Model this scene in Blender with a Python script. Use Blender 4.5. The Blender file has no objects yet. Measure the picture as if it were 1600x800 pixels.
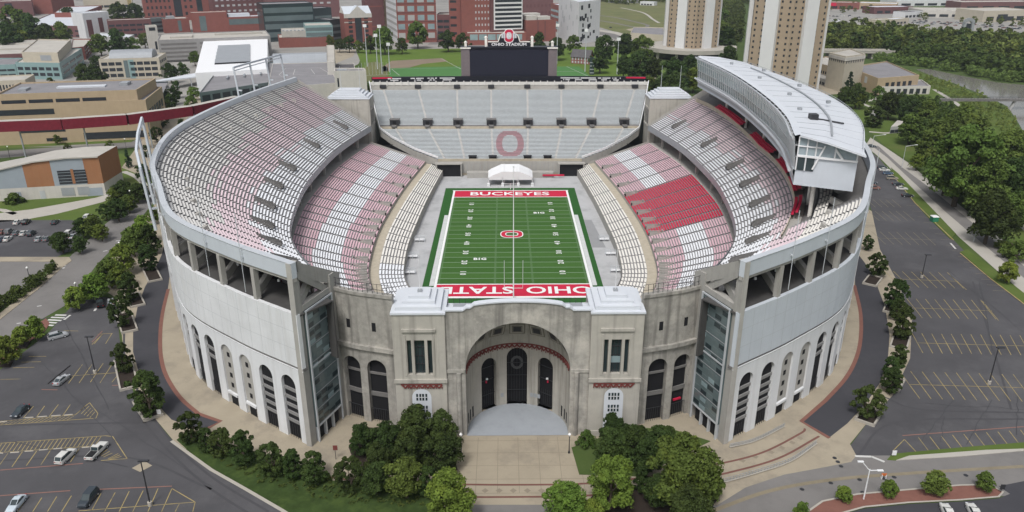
import bpy, bmesh, math, random
import numpy as np
from mathutils import Vector, Matrix
random.seed(7); rng = np.random.default_rng(7)
S = bpy.context.scene
COL = S.collection
G = 3.0            # outside ground level; the sunken playing field is z = 0

# ------------------------------------------------------------------ camera model (for measuring the place)
FPX, PITCH, YAW, CAMH, CAMX = 1200., math.radians(22), math.radians(0.57), 100., -2.6
def P(u, v, z=G):
    cp, sp = math.cos(PITCH), math.sin(PITCH)
    a, b = (u-800)/FPX, (v-400)/FPX
    Y, Z = cp-b*sp, -sp-b*cp
    c, s = math.cos(YAW), math.sin(YAW)
    t = (z-CAMH)/Z
    return (CAMX+t*(a*c+Y*s), t*(-a*s+Y*c), z)
def proj(x, y, z):
    cp, sp = math.cos(PITCH), math.sin(PITCH)
    x -= CAMX; z -= CAMH
    c, s = math.cos(YAW), math.sin(YAW)
    X, Y = x*c-y*s, x*s+y*c
    d = Y*cp-z*sp
    return 800+FPX*X/d, 400-FPX*(Y*sp+z*cp)/d, d
def hgt(x, y, v):
    lo, hi = -20., 99.
    for _ in range(50):
        m = (lo+hi)/2
        if proj(x, y, m)[1] > v: lo = m
        else: hi = m
    return lo

# ------------------------------------------------------------------ materials
MATS = {}
def mat(name, col, rough=.8, var=.12, scale=.3, metal=0., spec=.3, stain=None, stain_scale=.08, stain_amt=.5, streak=None, rnd=0.):
    if name in MATS: return MATS[name]
    m = bpy.data.materials.new(name); m.use_nodes = True
    nt = m.node_tree; b = nt.nodes['Principled BSDF']
    b.inputs['Roughness'].default_value = rough
    b.inputs['Metallic'].default_value = metal
    b.inputs['Specular IOR Level'].default_value = spec
    c = (*col, 1)
    geo = nt.nodes.new('ShaderNodeNewGeometry')
    n = nt.nodes.new('ShaderNodeTexNoise'); n.inputs['Scale'].default_value = scale
    n.inputs['Detail'].default_value = 6; n.inputs['Roughness'].default_value = .65
    nt.links.new(geo.outputs['Position'], n.inputs['Vector'])
    r = nt.nodes.new('ShaderNodeMapRange')
    r.inputs['From Min'].default_value = .25; r.inputs['From Max'].default_value = .75
    r.inputs['To Min'].default_value = 1-var; r.inputs['To Max'].default_value = 1+var
    nt.links.new(n.outputs['Fac'], r.inputs['Value'])
    mul = nt.nodes.new('ShaderNodeVectorMath'); mul.operation = 'SCALE'
    mul.inputs[0].default_value = col
    nt.links.new(r.outputs['Result'], mul.inputs['Scale'])
    out = mul.outputs['Vector']
    def mixin(fac_socket, col2, out):
        mx = nt.nodes.new('ShaderNodeMix'); mx.data_type = 'RGBA'
        nt.links.new(fac_socket, mx.inputs['Factor'])
        nt.links.new(out, mx.inputs['A']); mx.inputs['B'].default_value = (*col2, 1)
        return mx.outputs['Result']
    if stain:
        n2 = nt.nodes.new('ShaderNodeTexNoise'); n2.inputs['Scale'].default_value = stain_scale
        n2.inputs['Detail'].default_value = 9; n2.inputs['Roughness'].default_value = .7
        nt.links.new(geo.outputs['Position'], n2.inputs['Vector'])
        r2 = nt.nodes.new('ShaderNodeMapRange'); r2.inputs['From Min'].default_value = .5; r2.inputs['From Max'].default_value = .68
        r2.inputs['To Max'].default_value = stain_amt
        nt.links.new(n2.outputs['Fac'], r2.inputs['Value'])
        out = mixin(r2.outputs['Result'], stain, out)
    if streak:   # rain streaks running down a wall
        mp = nt.nodes.new('ShaderNodeMapping'); mp.inputs['Scale'].default_value = (.9, .9, .05)
        nt.links.new(geo.outputs['Position'], mp.inputs['Vector'])
        n3 = nt.nodes.new('ShaderNodeTexNoise'); n3.inputs['Scale'].default_value = 1.; n3.inputs['Detail'].default_value = 5
        nt.links.new(mp.outputs['Vector'], n3.inputs['Vector'])
        r3 = nt.nodes.new('ShaderNodeMapRange'); r3.inputs['From Min'].default_value = .5; r3.inputs['From Max'].default_value = .72
        r3.inputs['To Max'].default_value = streak[3]
        nt.links.new(n3.outputs['Fac'], r3.inputs['Value'])
        out = mixin(r3.outputs['Result'], streak[:3], out)
    if rnd:
        oi = nt.nodes.new('ShaderNodeObjectInfo')
        hs = nt.nodes.new('ShaderNodeHueSaturation')
        mr = nt.nodes.new('ShaderNodeMapRange'); mr.inputs['To Min'].default_value = 1-rnd; mr.inputs['To Max'].default_value = 1+rnd
        nt.links.new(oi.outputs['Random'], mr.inputs['Value']); nt.links.new(mr.outputs['Result'], hs.inputs['Value'])
        mh = nt.nodes.new('ShaderNodeMapRange'); mh.inputs['To Min'].default_value = .48; mh.inputs['To Max'].default_value = .52
        m7 = nt.nodes.new('ShaderNodeMath'); m7.operation = 'MULTIPLY'; m7.inputs[1].default_value = 7.31
        m8 = nt.nodes.new('ShaderNodeMath'); m8.operation = 'FRACT'
        nt.links.new(oi.outputs['Random'], m7.inputs[0]); nt.links.new(m7.outputs[0], m8.inputs[0]); nt.links.new(m8.outputs[0], mh.inputs['Value'])
        nt.links.new(mh.outputs['Result'], hs.inputs['Hue'])
        nt.links.new(out, hs.inputs['Color']); out = hs.outputs['Color']
    nt.links.new(out, b.inputs['Base Color'])
    MATS[name] = m
    return m

# stadium
mat('wall_paint', (.66,.675,.69), .8, .07, .15, stain=(.52,.53,.535), stain_scale=.06, stain_amt=.5, streak=(.50,.50,.49,.4))
mat('panel_metal', (.52,.56,.605), .6, .05, .2, streak=(.45,.485,.52,.3))
mat('old_concrete', (.32,.308,.28), .9, .26, .7, stain=(.52,.49,.44), stain_scale=.17, stain_amt=.9, streak=(.15,.142,.13,.75))
mat('tower_stone', (.41,.392,.35), .9, .10, .4, stain=(.46,.435,.38), stain_scale=.2, stain_amt=.4, streak=(.20,.19,.17,.7))
mat('raw_concrete', (.37,.36,.335), .9, .1, .4, streak=(.26,.245,.22,.4))
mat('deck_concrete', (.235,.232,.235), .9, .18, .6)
mat('shade_concrete', (.16,.155,.15), .9, .15, .5)  # dark concrete grey; shade of soffits, grooves and spandrels is in the colour
mat('garage_grey', (.22,.218,.215), .9, .1, .4)
mat('joint_grey', (.40,.42,.44), .8, .05)
mat('walk_tan', (.42,.375,.295), .9, .15, .6)
mat('roof_bright', (.80,.81,.82), .5, .03)
mat('deep_shade_concrete', (.07,.068,.066), .9, .15, .5)  # concrete with the darkness of the open storey and tunnels painted in
mat('panel_floor', (.31,.335,.365), .6, .06, .2, stain=(.25,.27,.29), stain_scale=.3, stain_amt=.5)
mat('roof_white', (.57,.60,.64), .5, .04, .2, stain=(.62,.64,.66), stain_scale=.3, stain_amt=.4)
mat('bench_white', (.78,.80,.83), .5, .06, .5)
mat('bench_cream', (.76,.735,.68), .5, .06, .5)
mat('bench_pink', (.62,.42,.465), .6, .14, .35)
mat('bench_pale', (.70,.565,.60), .6, .10, .35)
mat('bench_grey', (.62,.61,.585), .6, .1, .4)
mat('bench_red', (.52,.018,.06), .5, .12, .5)
mat('dark_void', (.012,.012,.014), .9, .1)  # near-black; on openings and gaps it stands in for their shade
mat('dark_metal', (.035,.036,.04), .5, .1)
mat('grey_metal', (.33,.35,.37), .5, .08, metal=.2)
mat('pale_metal', (.55,.58,.61), .45, .05, metal=.2)
mat('white_metal', (.74,.75,.76), .5, .04)
mat('glass_dark', (.03,.045,.05), .12, .2, .1, spec=.6)
mat('glass_teal', (.125,.165,.17), .15, .15, .1, spec=.6)
mat('glass_pale', (.25,.33,.35), .15, .2, .1, spec=.6)
mat('frieze_red', (.17,.045,.04), .8, .1)
mat('south_seat', (.60,.645,.66), .7, .09, .5, streak=(.46,.49,.50,.4))
mat('south_pink', (.50,.29,.32), .7, .1, .5)
# ------------------------------------------------------------------ mesh builder
class MB:
    def __init__(s): s.v = []; s.f = []; s.m = []
    def quad(s, a, b, c, d, m=0):
        n = len(s.v); s.v += [a, b, c, d]; s.f.append((n, n+1, n+2, n+3)); s.m.append(m)
    def poly(s, pts, m=0):
        n = len(s.v); s.v += list(pts); s.f.append(tuple(range(n, n+len(pts)))); s.m.append(m)
    def box(s, c, sz, m=0, rz=0., top=None):
        x, y, z = c; a, b, h = sz[0]/2, sz[1]/2, sz[2]/2
        cr, sr = math.cos(rz), math.sin(rz)
        P8 = []
        for dz in (-h, h):
            k = (top if (top and dz > 0) else (1, 1))
            for dx, dy in ((-a,-b),(a,-b),(a,b),(-a,b)):
                dx *= k[0]; dy *= k[1]
                P8.append((x+dx*cr-dy*sr, y+dx*sr+dy*cr, z+dz))
        n = len(s.v); s.v += P8
        for f in ((3,2,1,0),(4,5,6,7),(0,1,5,4),(1,2,6,5),(2,3,7,6),(3,0,4,7)):
            s.f.append(tuple(n+i for i in f)); s.m.append(m)
    def bar(s, a, b, w, h=None, m=0, seg=4):
        """beam of w x h (or round with seg sides) from a to b"""
        a, b = Vector(a), Vector(b); d = (b-a)
        if d.length < 1e-6: return
        d.normalize()
        up = Vector((0,0,1)) if abs(d.z) < .95 else Vector((0,1,0))
        x = d.cross(up).normalized(); y = x.cross(d).normalized()
        h = w if h is None else h
        ring = []
        if seg == 4: offs = [(-w/2,-h/2),(w/2,-h/2),(w/2,h/2),(-w/2,h/2)]
        else: offs = [(w/2*math.cos(2*math.pi*k/seg), h/2*math.sin(2*math.pi*k/seg)) for k in range(seg)]
        n = len(s.v); k = len(offs)
        for p in (a, b):
            for ox, oy in offs: s.v.append(tuple(p+x*ox+y*oy))
        for i in range(k):
            j = (i+1) % k
            s.f.append((n+i, n+j, n+k+j, n+k+i)); s.m.append(m)
        s.f.append(tuple(n+i for i in reversed(range(k)))); s.m.append(m)
        s.f.append(tuple(n+k+i for i in range(k))); s.m.append(m)
    def cyl(s, c, r0, r1, h, m=0, seg=16, cap=True):
        x, y, z = c; n = len(s.v)
        for r, zz in ((r0, z), (r1, z+h)):
            for k in range(seg):
                t = 2*math.pi*k/seg; s.v.append((x+r*math.cos(t), y+r*math.sin(t), zz))
        for i in range(seg):
            j = (i+1) % seg; s.f.append((n+i, n+j, n+seg+j, n+seg+i)); s.m.append(m)
        if cap:
            s.f.append(tuple(n+seg+i for i in range(seg))); s.m.append(m)
            s.f.append(tuple(n+i for i in reversed(range(seg)))); s.m.append(m)
    def prism(s, pts, z0, z1, m=0, mtop=None, bottom=True):
        """vertical prism on a plan polygon"""
        ar = sum(pts[i][0]*pts[(i+1)%len(pts)][1]-pts[(i+1)%len(pts)][0]*pts[i][1] for i in range(len(pts)))
        if ar < 0: pts = pts[::-1]
        k = len(pts)
        zt = z1 if isinstance(z1, (list, tuple)) else [z1]*k
        for i in range(k):
            j = (i+1) % k
            s.quad((pts[i][0],pts[i][1],z0),(pts[j][0],pts[j][1],z0),(pts[j][0],pts[j][1],zt[j]),(pts[i][0],pts[i][1],zt[i]), m)
        s.poly([(p[0],p[1],z) for p, z in zip(pts, zt)], m if mtop is None else mtop)
        if bottom: s.poly([(p[0],p[1],z0) for p in pts[::-1]], m)
    def build(s, name, mats, parent=None, org=None, smooth=False):
        o3 = ROOT.get(parent.name, Vector((0,0,0))) if parent is not None else Vector((0,0,0))
        if org is not None: o3 = o3+Vector(org)
        me = bpy.data.meshes.new(name)
        v = np.array(s.v, dtype=np.float64).reshape(-1, 3)-np.array(o3)
        me.from_pydata(v.tolist(), [], s.f)
        if not isinstance(mats, (list, tuple)): mats = [mats]
        for m in mats: me.materials.append(MATS[m] if isinstance(m, str) else m)
        me.polygons.foreach_set('material_index', np.array(s.m, dtype=np.int32))
        if smooth: me.polygons.foreach_set('use_smooth', np.ones(len(s.f), dtype=bool))
        me.update()
        return link(name, me, parent, org)
ROOT = {}
def link(name, me, parent=None, org=None):
    o = bpy.data.objects.new(name, me); COL.objects.link(o)
    if parent is not None:
        o.parent = parent; ROOT[o.name] = ROOT.get(parent.name, Vector((0,0,0)))
    if org is not None:
        o.location = org; ROOT[o.name] = ROOT.get(o.name, Vector((0,0,0)))+Vector(org)
    return o
def tag(o, label=None, cat=None, group=None, kind=None):
    if label: o['label'] = label
    if cat: o['category'] = cat
    if group: o['group'] = group
    if kind: o['kind'] = kind
    return o
def thing(name, label, cat, loc=(0,0,0), group=None, rz=0.):
    o = bpy.data.objects.new(name, None); COL.objects.link(o)
    o.location = loc; o.rotation_euler = (0,0,rz); o.empty_display_size = .5
    ROOT[o.name] = Vector(loc)
    return tag(o, label, cat, group)
def copy_tree(o, parent=None):
    c = o.copy(); COL.objects.link(c)
    if parent is not None: c.parent = parent
    for ch in list(o.children): copy_tree(ch, c)
    return c
def structure(name, mb, m, label=None):
    return tag(mb.build(name, m), label, None, None, 'structure')
def smooth_curve(keys):
    k = [Vector((a, b)) for a, b in keys]
    def fn(s):
        n = len(k)-1; s = max(0., min(n, s)); i = min(int(s), n-1); t = s-i
        p0 = k[i-1] if i > 0 else k[0]*2-k[1]
        p1, p2 = k[i], k[i+1]
        p3 = k[i+2] if i+2 <= n else k[n]*2-k[n-1]
        return .5*((2*p1)+(p2-p0)*t+(2*p0-5*p1+4*p2-p3)*t*t+(3*p1-p0-3*p2+p3)*t**3)
    return fn
FONT = None
def text_mesh(txt, size, bold=.0, xs=1., ext=0.):
    cu = bpy.data.curves.new('lettering', 'FONT'); cu.body = txt; cu.size = size
    cu.align_x = 'CENTER'; cu.align_y = 'CENTER'; cu.offset = bold; cu.extrude = ext
    cu.resolution_u = 3
    o = bpy.data.objects.new('lettering', cu); COL.objects.link(o)
    dg = bpy.context.evaluated_depsgraph_get(); dg.update()
    me = bpy.data.meshes.new_from_object(o.evaluated_get(dg))
    bpy.data.objects.remove(o); bpy.data.curves.remove(cu)
    if xs != 1.: me.transform(Matrix.Diagonal((xs,1,1,1)))
    return me
def put_text(txt, size, loc, rot, m, name, parent=None, bold=0., xs=1., ext=0., kind=None):
    me = text_mesh(txt, size, bold, xs, ext); me.name = name
    mx = Matrix.Translation(Vector(loc)) @ rot
    if parent is not None: mx = Matrix.Translation(-ROOT[parent.name]) @ mx
    me.transform(mx); me.materials.clear(); me.materials.append(MATS[m])
    o = bpy.data.objects.new(name, me); COL.objects.link(o)
    if parent is not None: o.parent = parent; ROOT[o.name] = ROOT[parent.name]
    if kind: o['kind'] = kind
    return o
RX90 = Matrix.Rotation(math.pi/2, 4, 'X')
def RZ(a): return Matrix.Rotation(a, 4, 'Z')
# ================================================================== THE STADIUM
stadium = thing('stadium', 'huge grey horseshoe football stadium with arched entrance tower and glass press box', 'stadium', (0, 255, G))
RIM = smooth_curve([(98.5,357),(108,312),(112,269),(110,240),(101.2,209),(91,188),(77.5,163),(60,146.5),(43,134)])
C0 = smooth_curve([(65.7,361),(72.6,318),(74.2,275),(72.3,248),(68.3,222.5),(62.5,204.5),(54,189),(45,177),(33.5,164)])
BB = smooth_curve([(66,358),(73,316),(74.6,274),(73,249),(69,223),(63.5,206),(55,190.5),(45.5,178),(34,167),(0,158)])
BF = smooth_curve([(39.5,351),(44.5,307),(46.8,271),(47,248),(45.5,225),(43.3,212.5),(39.5,201),(34.2,191.5),(26.5,185),(0,178)])
WK = smooth_curve([(36.8,349.5),(41.5,306),(43.8,270.5),(44,248),(42.6,226),(40.6,214),(37,203),(32,194),(25,188),(0,182)])
A0 = smooth_curve([(31,351),(34.3,305),(35.8,270),(36.2,250),(35.3,231),(33.8,221),(31,213),(27,207),(21,203),(0,199)])
def inset(fn, d):
    def g(s):
        e = 1e-3; t = (fn(min(s+e, 8))-fn(max(s-e, 0))).normalized()
        n = Vector((-t.y, t.x)); n = n if n.x < 0 else -n    # towards the field
        if s > 6 and n.y < 0: pass
        return fn(s)+n*d
    return g
RIMI = inset(RIM, 1.3)
def W3(p, z, side): return (side*p.x, p.y, z)
BENCH = ['bench_white','bench_cream','bench_pink','bench_pale','bench_grey','bench_red']

def deck(name, lo, hi, z0, z1, n, s0, s1, nsec, colour, side, parent, seg=5, gap=1.1, tilt=None, keep=None, bw=.66, bh=.36):
    """stepped concrete deck; benches row by row, one mesh per section between two aisles"""
    mb = MB(); N = nsec*seg
    ss = [s0+(s1-s0)*i/N for i in range(N+1)]
    LO = [lo(s) for s in ss]; HI = [hi(s) for s in ss]
    dz = (z1-z0)/n
    def pt(i, f): return LO[i]*(1-f)+HI[i]*f
    for i in range(N):
        for r in range(n):
            z = z0+dz*r
            if keep and not keep(ss[i], r/n): continue
            a, b = pt(i, r/n), pt(i+1, r/n); c, d = pt(i+1, (r+1)/n), pt(i, (r+1)/n)
            mb.quad(W3(a,z,side), W3(b,z,side), W3(c,z,side), W3(d,z,side))
            mb.quad(W3(d,z,side), W3(c,z,side), W3(c,z+dz,side), W3(d,z+dz,side))
        # soffit and front fascia
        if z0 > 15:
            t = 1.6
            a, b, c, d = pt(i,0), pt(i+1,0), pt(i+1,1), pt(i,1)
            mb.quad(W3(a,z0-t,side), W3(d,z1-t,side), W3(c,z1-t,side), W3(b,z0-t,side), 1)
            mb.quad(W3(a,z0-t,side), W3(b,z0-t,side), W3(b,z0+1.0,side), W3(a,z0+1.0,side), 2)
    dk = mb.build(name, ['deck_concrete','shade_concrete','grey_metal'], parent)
    for q in range(nsec):
        mb = MB()
        for r in range(n):
            sm = s0+(s1-s0)*(q+.5)/nsec
            if keep and not keep(sm, r/n): continue
            ci = BENCH.index(colour(sm, (r+.5)/n, q))
            z = z0+dz*r+bh
            f0, f1 = (r+.62-bw/2)/n, (r+.62+bw/2)/n
            row = []
            for k in range(seg+1):
                i = q*seg+k
                a, b = pt(i, f0), pt(i, f1)
                if k == 0 or k == seg:
                    nb = pt(i+(1 if k == 0 else -1), f0); d = (nb-a); L = d.length; a = a+d*(gap/2/L); b = b+d*(gap/2/L)
                row.append((a, b))
            for k in range(seg):
                (a, b), (a2, b2) = row[k], row[k+1]
                mb.quad(W3(a,z,side), W3(a2,z,side), W3(b2,z,side), W3(b,z,side), ci)
                mb.quad(W3(a,z-.16,side), W3(a2,z-.16,side), W3(a2,z,side), W3(a,z,side), ci)
        if mb.f: mb.build('bench_block', BENCH, dk)
    return dk, pt, ss

def col_C(side):
    def fn(s, f, q):
        j = .035*math.sin(q*2.3)+.025*math.sin(q*12.9898+f*378.233)
        if side < 0:
            w = .30+.05*max(0, 2-s)+.12*max(0, s-5.5); g = .60+.09*max(0, 2.2-s)+.30*max(0, s-5.2)
            if s < 1.2: g += .1
            return 'bench_white' if f < w+j else ('bench_pale' if f < g+j else 'bench_grey')
        w = .27+.05*max(0, s-3.5)
        if f < w+j: return 'bench_white'
        return 'bench_pale' if f < .62 else 'bench_cream'
    return fn
def col_B(side):
    def fn(s, f, q):
        if side > 0 and 1.2 < s < 2.82: return 'bench_red'
        e = .06*max(0, s-3); f = f+.022*math.sin(q*12.9898+f*378.233)
        if f < .34: return 'bench_pink'
        if f < .66+e: return 'bench_white'
        return 'bench_pink'
    return fn
def concourse_frac(s): return .62-.14*min(1, max(0, (s-.4)/1.5))
for side in (-1, 1):
    keepC = None
    if side > 0:
        keepC = lambda s, f: s > 5.25 or f < concourse_frac(s)-.01 or concourse_frac(s)+.16 < f < .74
    dk, pt, ss = deck('upper_deck', C0, RIMI, 20., 42.4, 40, 0, 8, 30, col_C(side), side, stadium, seg=4, keep=keepC)
    # stair tunnels opening in the white front rows
    for q in range(1, 16, 2):
        s = 8*q/20
        mb = MB()
        a = C0(s)*.86+RIMI(s)*.14; d = (RIMI(s)-C0(s)); L = d.length; d.normalize(); t = Vector((-d.y, d.x))
        z = 20+22.4*.14
        ang = math.atan2(d.y, side*d.x)
        c = a+d*2.6
        mb.box((side*c.x, c.y, z+.9), (6.0, 1.7, .9), 1, ang)
        for w in (-1, 1):
            p0 = a+t*w*1.0; p1 = p0+d*6
            mb.bar(W3(p0,z+1.0,side), W3(p1,z+4.2,side), .2, .9, 0)
            p2 = a+d*.4+t*w*3.0; p3 = a+d*3.2+t*w*1.2
            mb.bar(W3(p2,z+1.1,side), W3(p3,z+2.6,side), .16, .8, 0)
        p0, p1 = a+t*1.1, a-t*1.1
        mb.bar(W3(p0,z+1.1,side), W3(p1,z+1.1,side), .15, .9, 0)
        mb.build('stair_tunnel', ['shade_concrete','deep_shade_concrete'], dk)
    # lower bowl
    dkb, ptb, _ = deck('lower_deck', BF, BB, 6.0, 13.0, 30, 0, 9, 28, col_B(side), side, stadium, seg=3, gap=1.2)
    for q in range(1, 25):
        s = 9*q/28
        a = BF(s); d = (BB(s)-a); d.normalize(); t = Vector((-d.y, d.x)); ang = math.atan2(d.y, side*d.x)
        c = a+d*2.9
        mb = MB()
        mb.box((side*c.x, c.y, 6.75), (4.6, 1.7, .5), 1, ang)
        for w in (-1, 1):
            p = c+t*w*1.0; mb.box((side*p.x, p.y, 7.0), (4.8, .2, 1.5), 0, ang)
        p = c+d*2.4; mb.box((side*p.x, p.y, 7.5), (.25, 2.2, 1.6), 0, ang)
        mb.build('stair_tunnel', ['raw_concrete','dark_void'], dkb)
    deck('field_deck', A0, WK, 2.6, 5.2, 8, 0, 9, 28, lambda s, f, q: 'bench_cream' if side > 0 else ('bench_white' if s > 4 else 'bench_cream'), side, stadium, seg=3, gap=.6)
    mw, mf, mc = MB(), MB(), MB(); N = 72
    for i in range(N):
        s, s2 = 9*i/N, 9*(i+1)/N
        mw.quad(W3(WK(s),5.2,side), W3(WK(s2),5.2,side), W3(BF(s2),5.2,side), W3(BF(s),5.2,side), 0)
        mw.quad(W3(BF(s),5.2,side), W3(BF(s2),5.2,side), W3(BF(s2),6.6,side), W3(BF(s),6.6,side), 1)
        mf.quad(W3(A0(s),0,side), W3(A0(s2),0,side), W3(A0(s2),3.4,side), W3(A0(s),3.4,side), 0)
        # concourse behind the lower bowl and its back wall
        b, b2 = BB(s), BB(s2)
        kk = 9-6.5*max(0, s-7)/2; o = (b-A0(s)).normalized()*kk; o2 = (b2-A0(s2)).normalized()*kk
        mc.quad(W3(b,13,side), W3(b2,13,side), W3(b2+o2,13,side), W3(b+o,13,side), 0)
        mc.quad(W3(b+o,13,side), W3(b2+o2,13,side), W3(b2+o2,19.5,side), W3(b+o,19.5,side), 1 if (side < 0 and i % 3 == 0) or (side > 0 and s < 2.2 and i%2) else 0)
    mw.build('walkway', ['walk_tan','raw_concrete'], stadium); mf.build('field_wall', 'raw_concrete', stadium); mc.build('concourse', ['raw_concrete','bench_red'], stadium)
    for i in range(14):      # columns carrying the upper deck
        s = .3+i*.5
        p = C0(s)*.93+RIM(s)*.07
        mb = MB(); mb.box((side*p.x, p.y, 16.2), (.9, .9, 7.6)); mb.build('deck_column', 'raw_concrete', stadium)
    # end faces of the sloping decks at the open south end
    mb = MB()
    a, b = C0(8), RIMI(8); mb.poly([W3(a,18.4,side), W3(b,40.8,side), W3(b,42.4,side), W3(a,20.8,side)], 0)
    a, b = C0(0), RIMI(0)
    mb.poly([W3(a,18.4,side), W3(b,40.8,side), W3(b,43.6,side), W3(a,21.2,side)], 0)
    mb.poly([W3(BF(0),0,side), W3(BB(0),0,side), W3(BB(0),14,side), W3(BF(0),6.8,side)], 0)
    mb.poly([W3(A0(0),0,side), W3(BF(0),0,side), W3(BF(0),6.8,side), W3(A0(0),3.2,side)], 0)
    mb.build('end_wall', 'raw_concrete', stadium)

# ---- arcades: a wall with arched openings mapped on any plan curve
def arc_len_map(fn, side, s_from, s_to, n=400):
    ss = np.linspace(s_from, s_to, n); pts = [fn(s) for s in ss]
    L = [0.]
    for i in range(1, n): L.append(L[-1]+(pts[i]-pts[i-1]).length)
    L = np.array(L)
    X = np.array([p.x for p in pts]); Y = np.array([p.y for p in pts])
    def f(a, z, d=0.):
        x, y = np.interp(a, L, X), np.interp(a, L, Y)
        x2, y2 = np.interp(min(a+.3, L[-1]), L, X), np.interp(min(a+.3, L[-1]), L, Y)
        x1, y1 = np.interp(max(a-.3, 0), L, X), np.interp(max(a-.3, 0), L, Y)
        t = Vector((x2-x1, y2-y1)).normalized(); nrm = Vector((-t.y, t.x))
        nrm = nrm if nrm.dot(Vector((-x, 265-y))) > 0 else -nrm
        return (side*(x+nrm.x*d), y+nrm.y*d, z)
    return f, L[-1]
def arcade(mb, f, a0, a1, z0, z1, arches, depth=.9, m=0, top=None, step=2.2, mr=None, K=12):
    """arches: (centre, width, bottom, springing). top(a) may shape the upper edge"""
    top = top or (lambda a: z1); mr = m if mr is None else mr
    arches = sorted(arches); cur = a0
    def pier(x0, x1):
        n = max(1, int((x1-x0)/step+.5))
        for i in range(n):
            p, q = x0+(x1-x0)*i/n, x0+(x1-x0)*(i+1)/n
            mb.quad(f(p,z0), f(q,z0), f(q,top(q)), f(p,top(p)), m)
    for c, w, zb, zs in arches:
        if c-w/2 > cur+1e-4: pier(cur, c-w/2)
        if zb > z0+.01: mb.quad(f(c-w/2,z0), f(c+w/2,z0), f(c+w/2,zb), f(c-w/2,zb), m)
        P0 = None
        for k in range(K+1):
            a = c-w/2*math.cos(math.pi*k/K); z = zs+w/2*math.sin(math.pi*k/K)
            if P0:
                mb.quad(f(P0[0],P0[1]), f(a,z), f(a,top(a)), f(P0[0],top(P0[0])), m)
                mb.quad(f(P0[0],P0[1]), f(P0[0],P0[1],depth), f(a,z,depth), f(a,z), mr)
            P0 = (a, z)
        for e in (-1, 1):
            x = c+e*w/2; mb.quad(f(x,zb), f(x,zb,depth), f(x,zs,depth), f(x,zs), mr)
        mb.quad(f(c-w/2,zb), f(c+w/2,zb), f(c+w/2,zb,depth), f(c-w/2,zb,depth), mr)
        cur = c+w/2
    if a1 > cur+1e-4: pier(cur, a1)
def arch_pts(f, c, w, zb, zs, d, K=12):
    pts = [f(c-w/2,zb,d), f(c+w/2,zb,d)]
    for k in range(K+1):
        pts.append(f(c+w/2*math.cos(math.pi*k/K), zs+w/2*math.sin(math.pi*k/K), d))
    return pts
def strip(mb, f, a0, a1, z0, z1, d, m, n=2):
    for i in range(n):
        p, q = a0+(a1-a0)*i/n, a0+(a1-a0)*(i+1)/n
        mb.quad(f(p,z0,d), f(q,z0,d), f(q,z1,d), f(p,z1,d), m)
def slab(mb, f, a0, a1, z0, z1, d0, d1, m, step=2.5):
    """solid band following the curve between depths d0 (outer) and d1"""
    n = max(1, int((a1-a0)/step+.5))
    for i in range(n):
        p, q = a0+(a1-a0)*i/n, a0+(a1-a0)*(i+1)/n
        A, B, C_, D = f(p,z0,d0), f(q,z0,d0), f(q,z1,d0), f(p,z1,d0)
        E, F, H, I = f(p,z0,d1), f(q,z0,d1), f(q,z1,d1), f(p,z1,d1)
        mb.quad(A,B,C_,D,m); mb.quad(E,I,H,F,m); mb.quad(D,C_,H,I,m); mb.quad(A,E,F,B,m)
        if i == 0: mb.quad(A,D,I,E,m)
        if i == n-1: mb.quad(B,F,H,C_,m)

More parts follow.
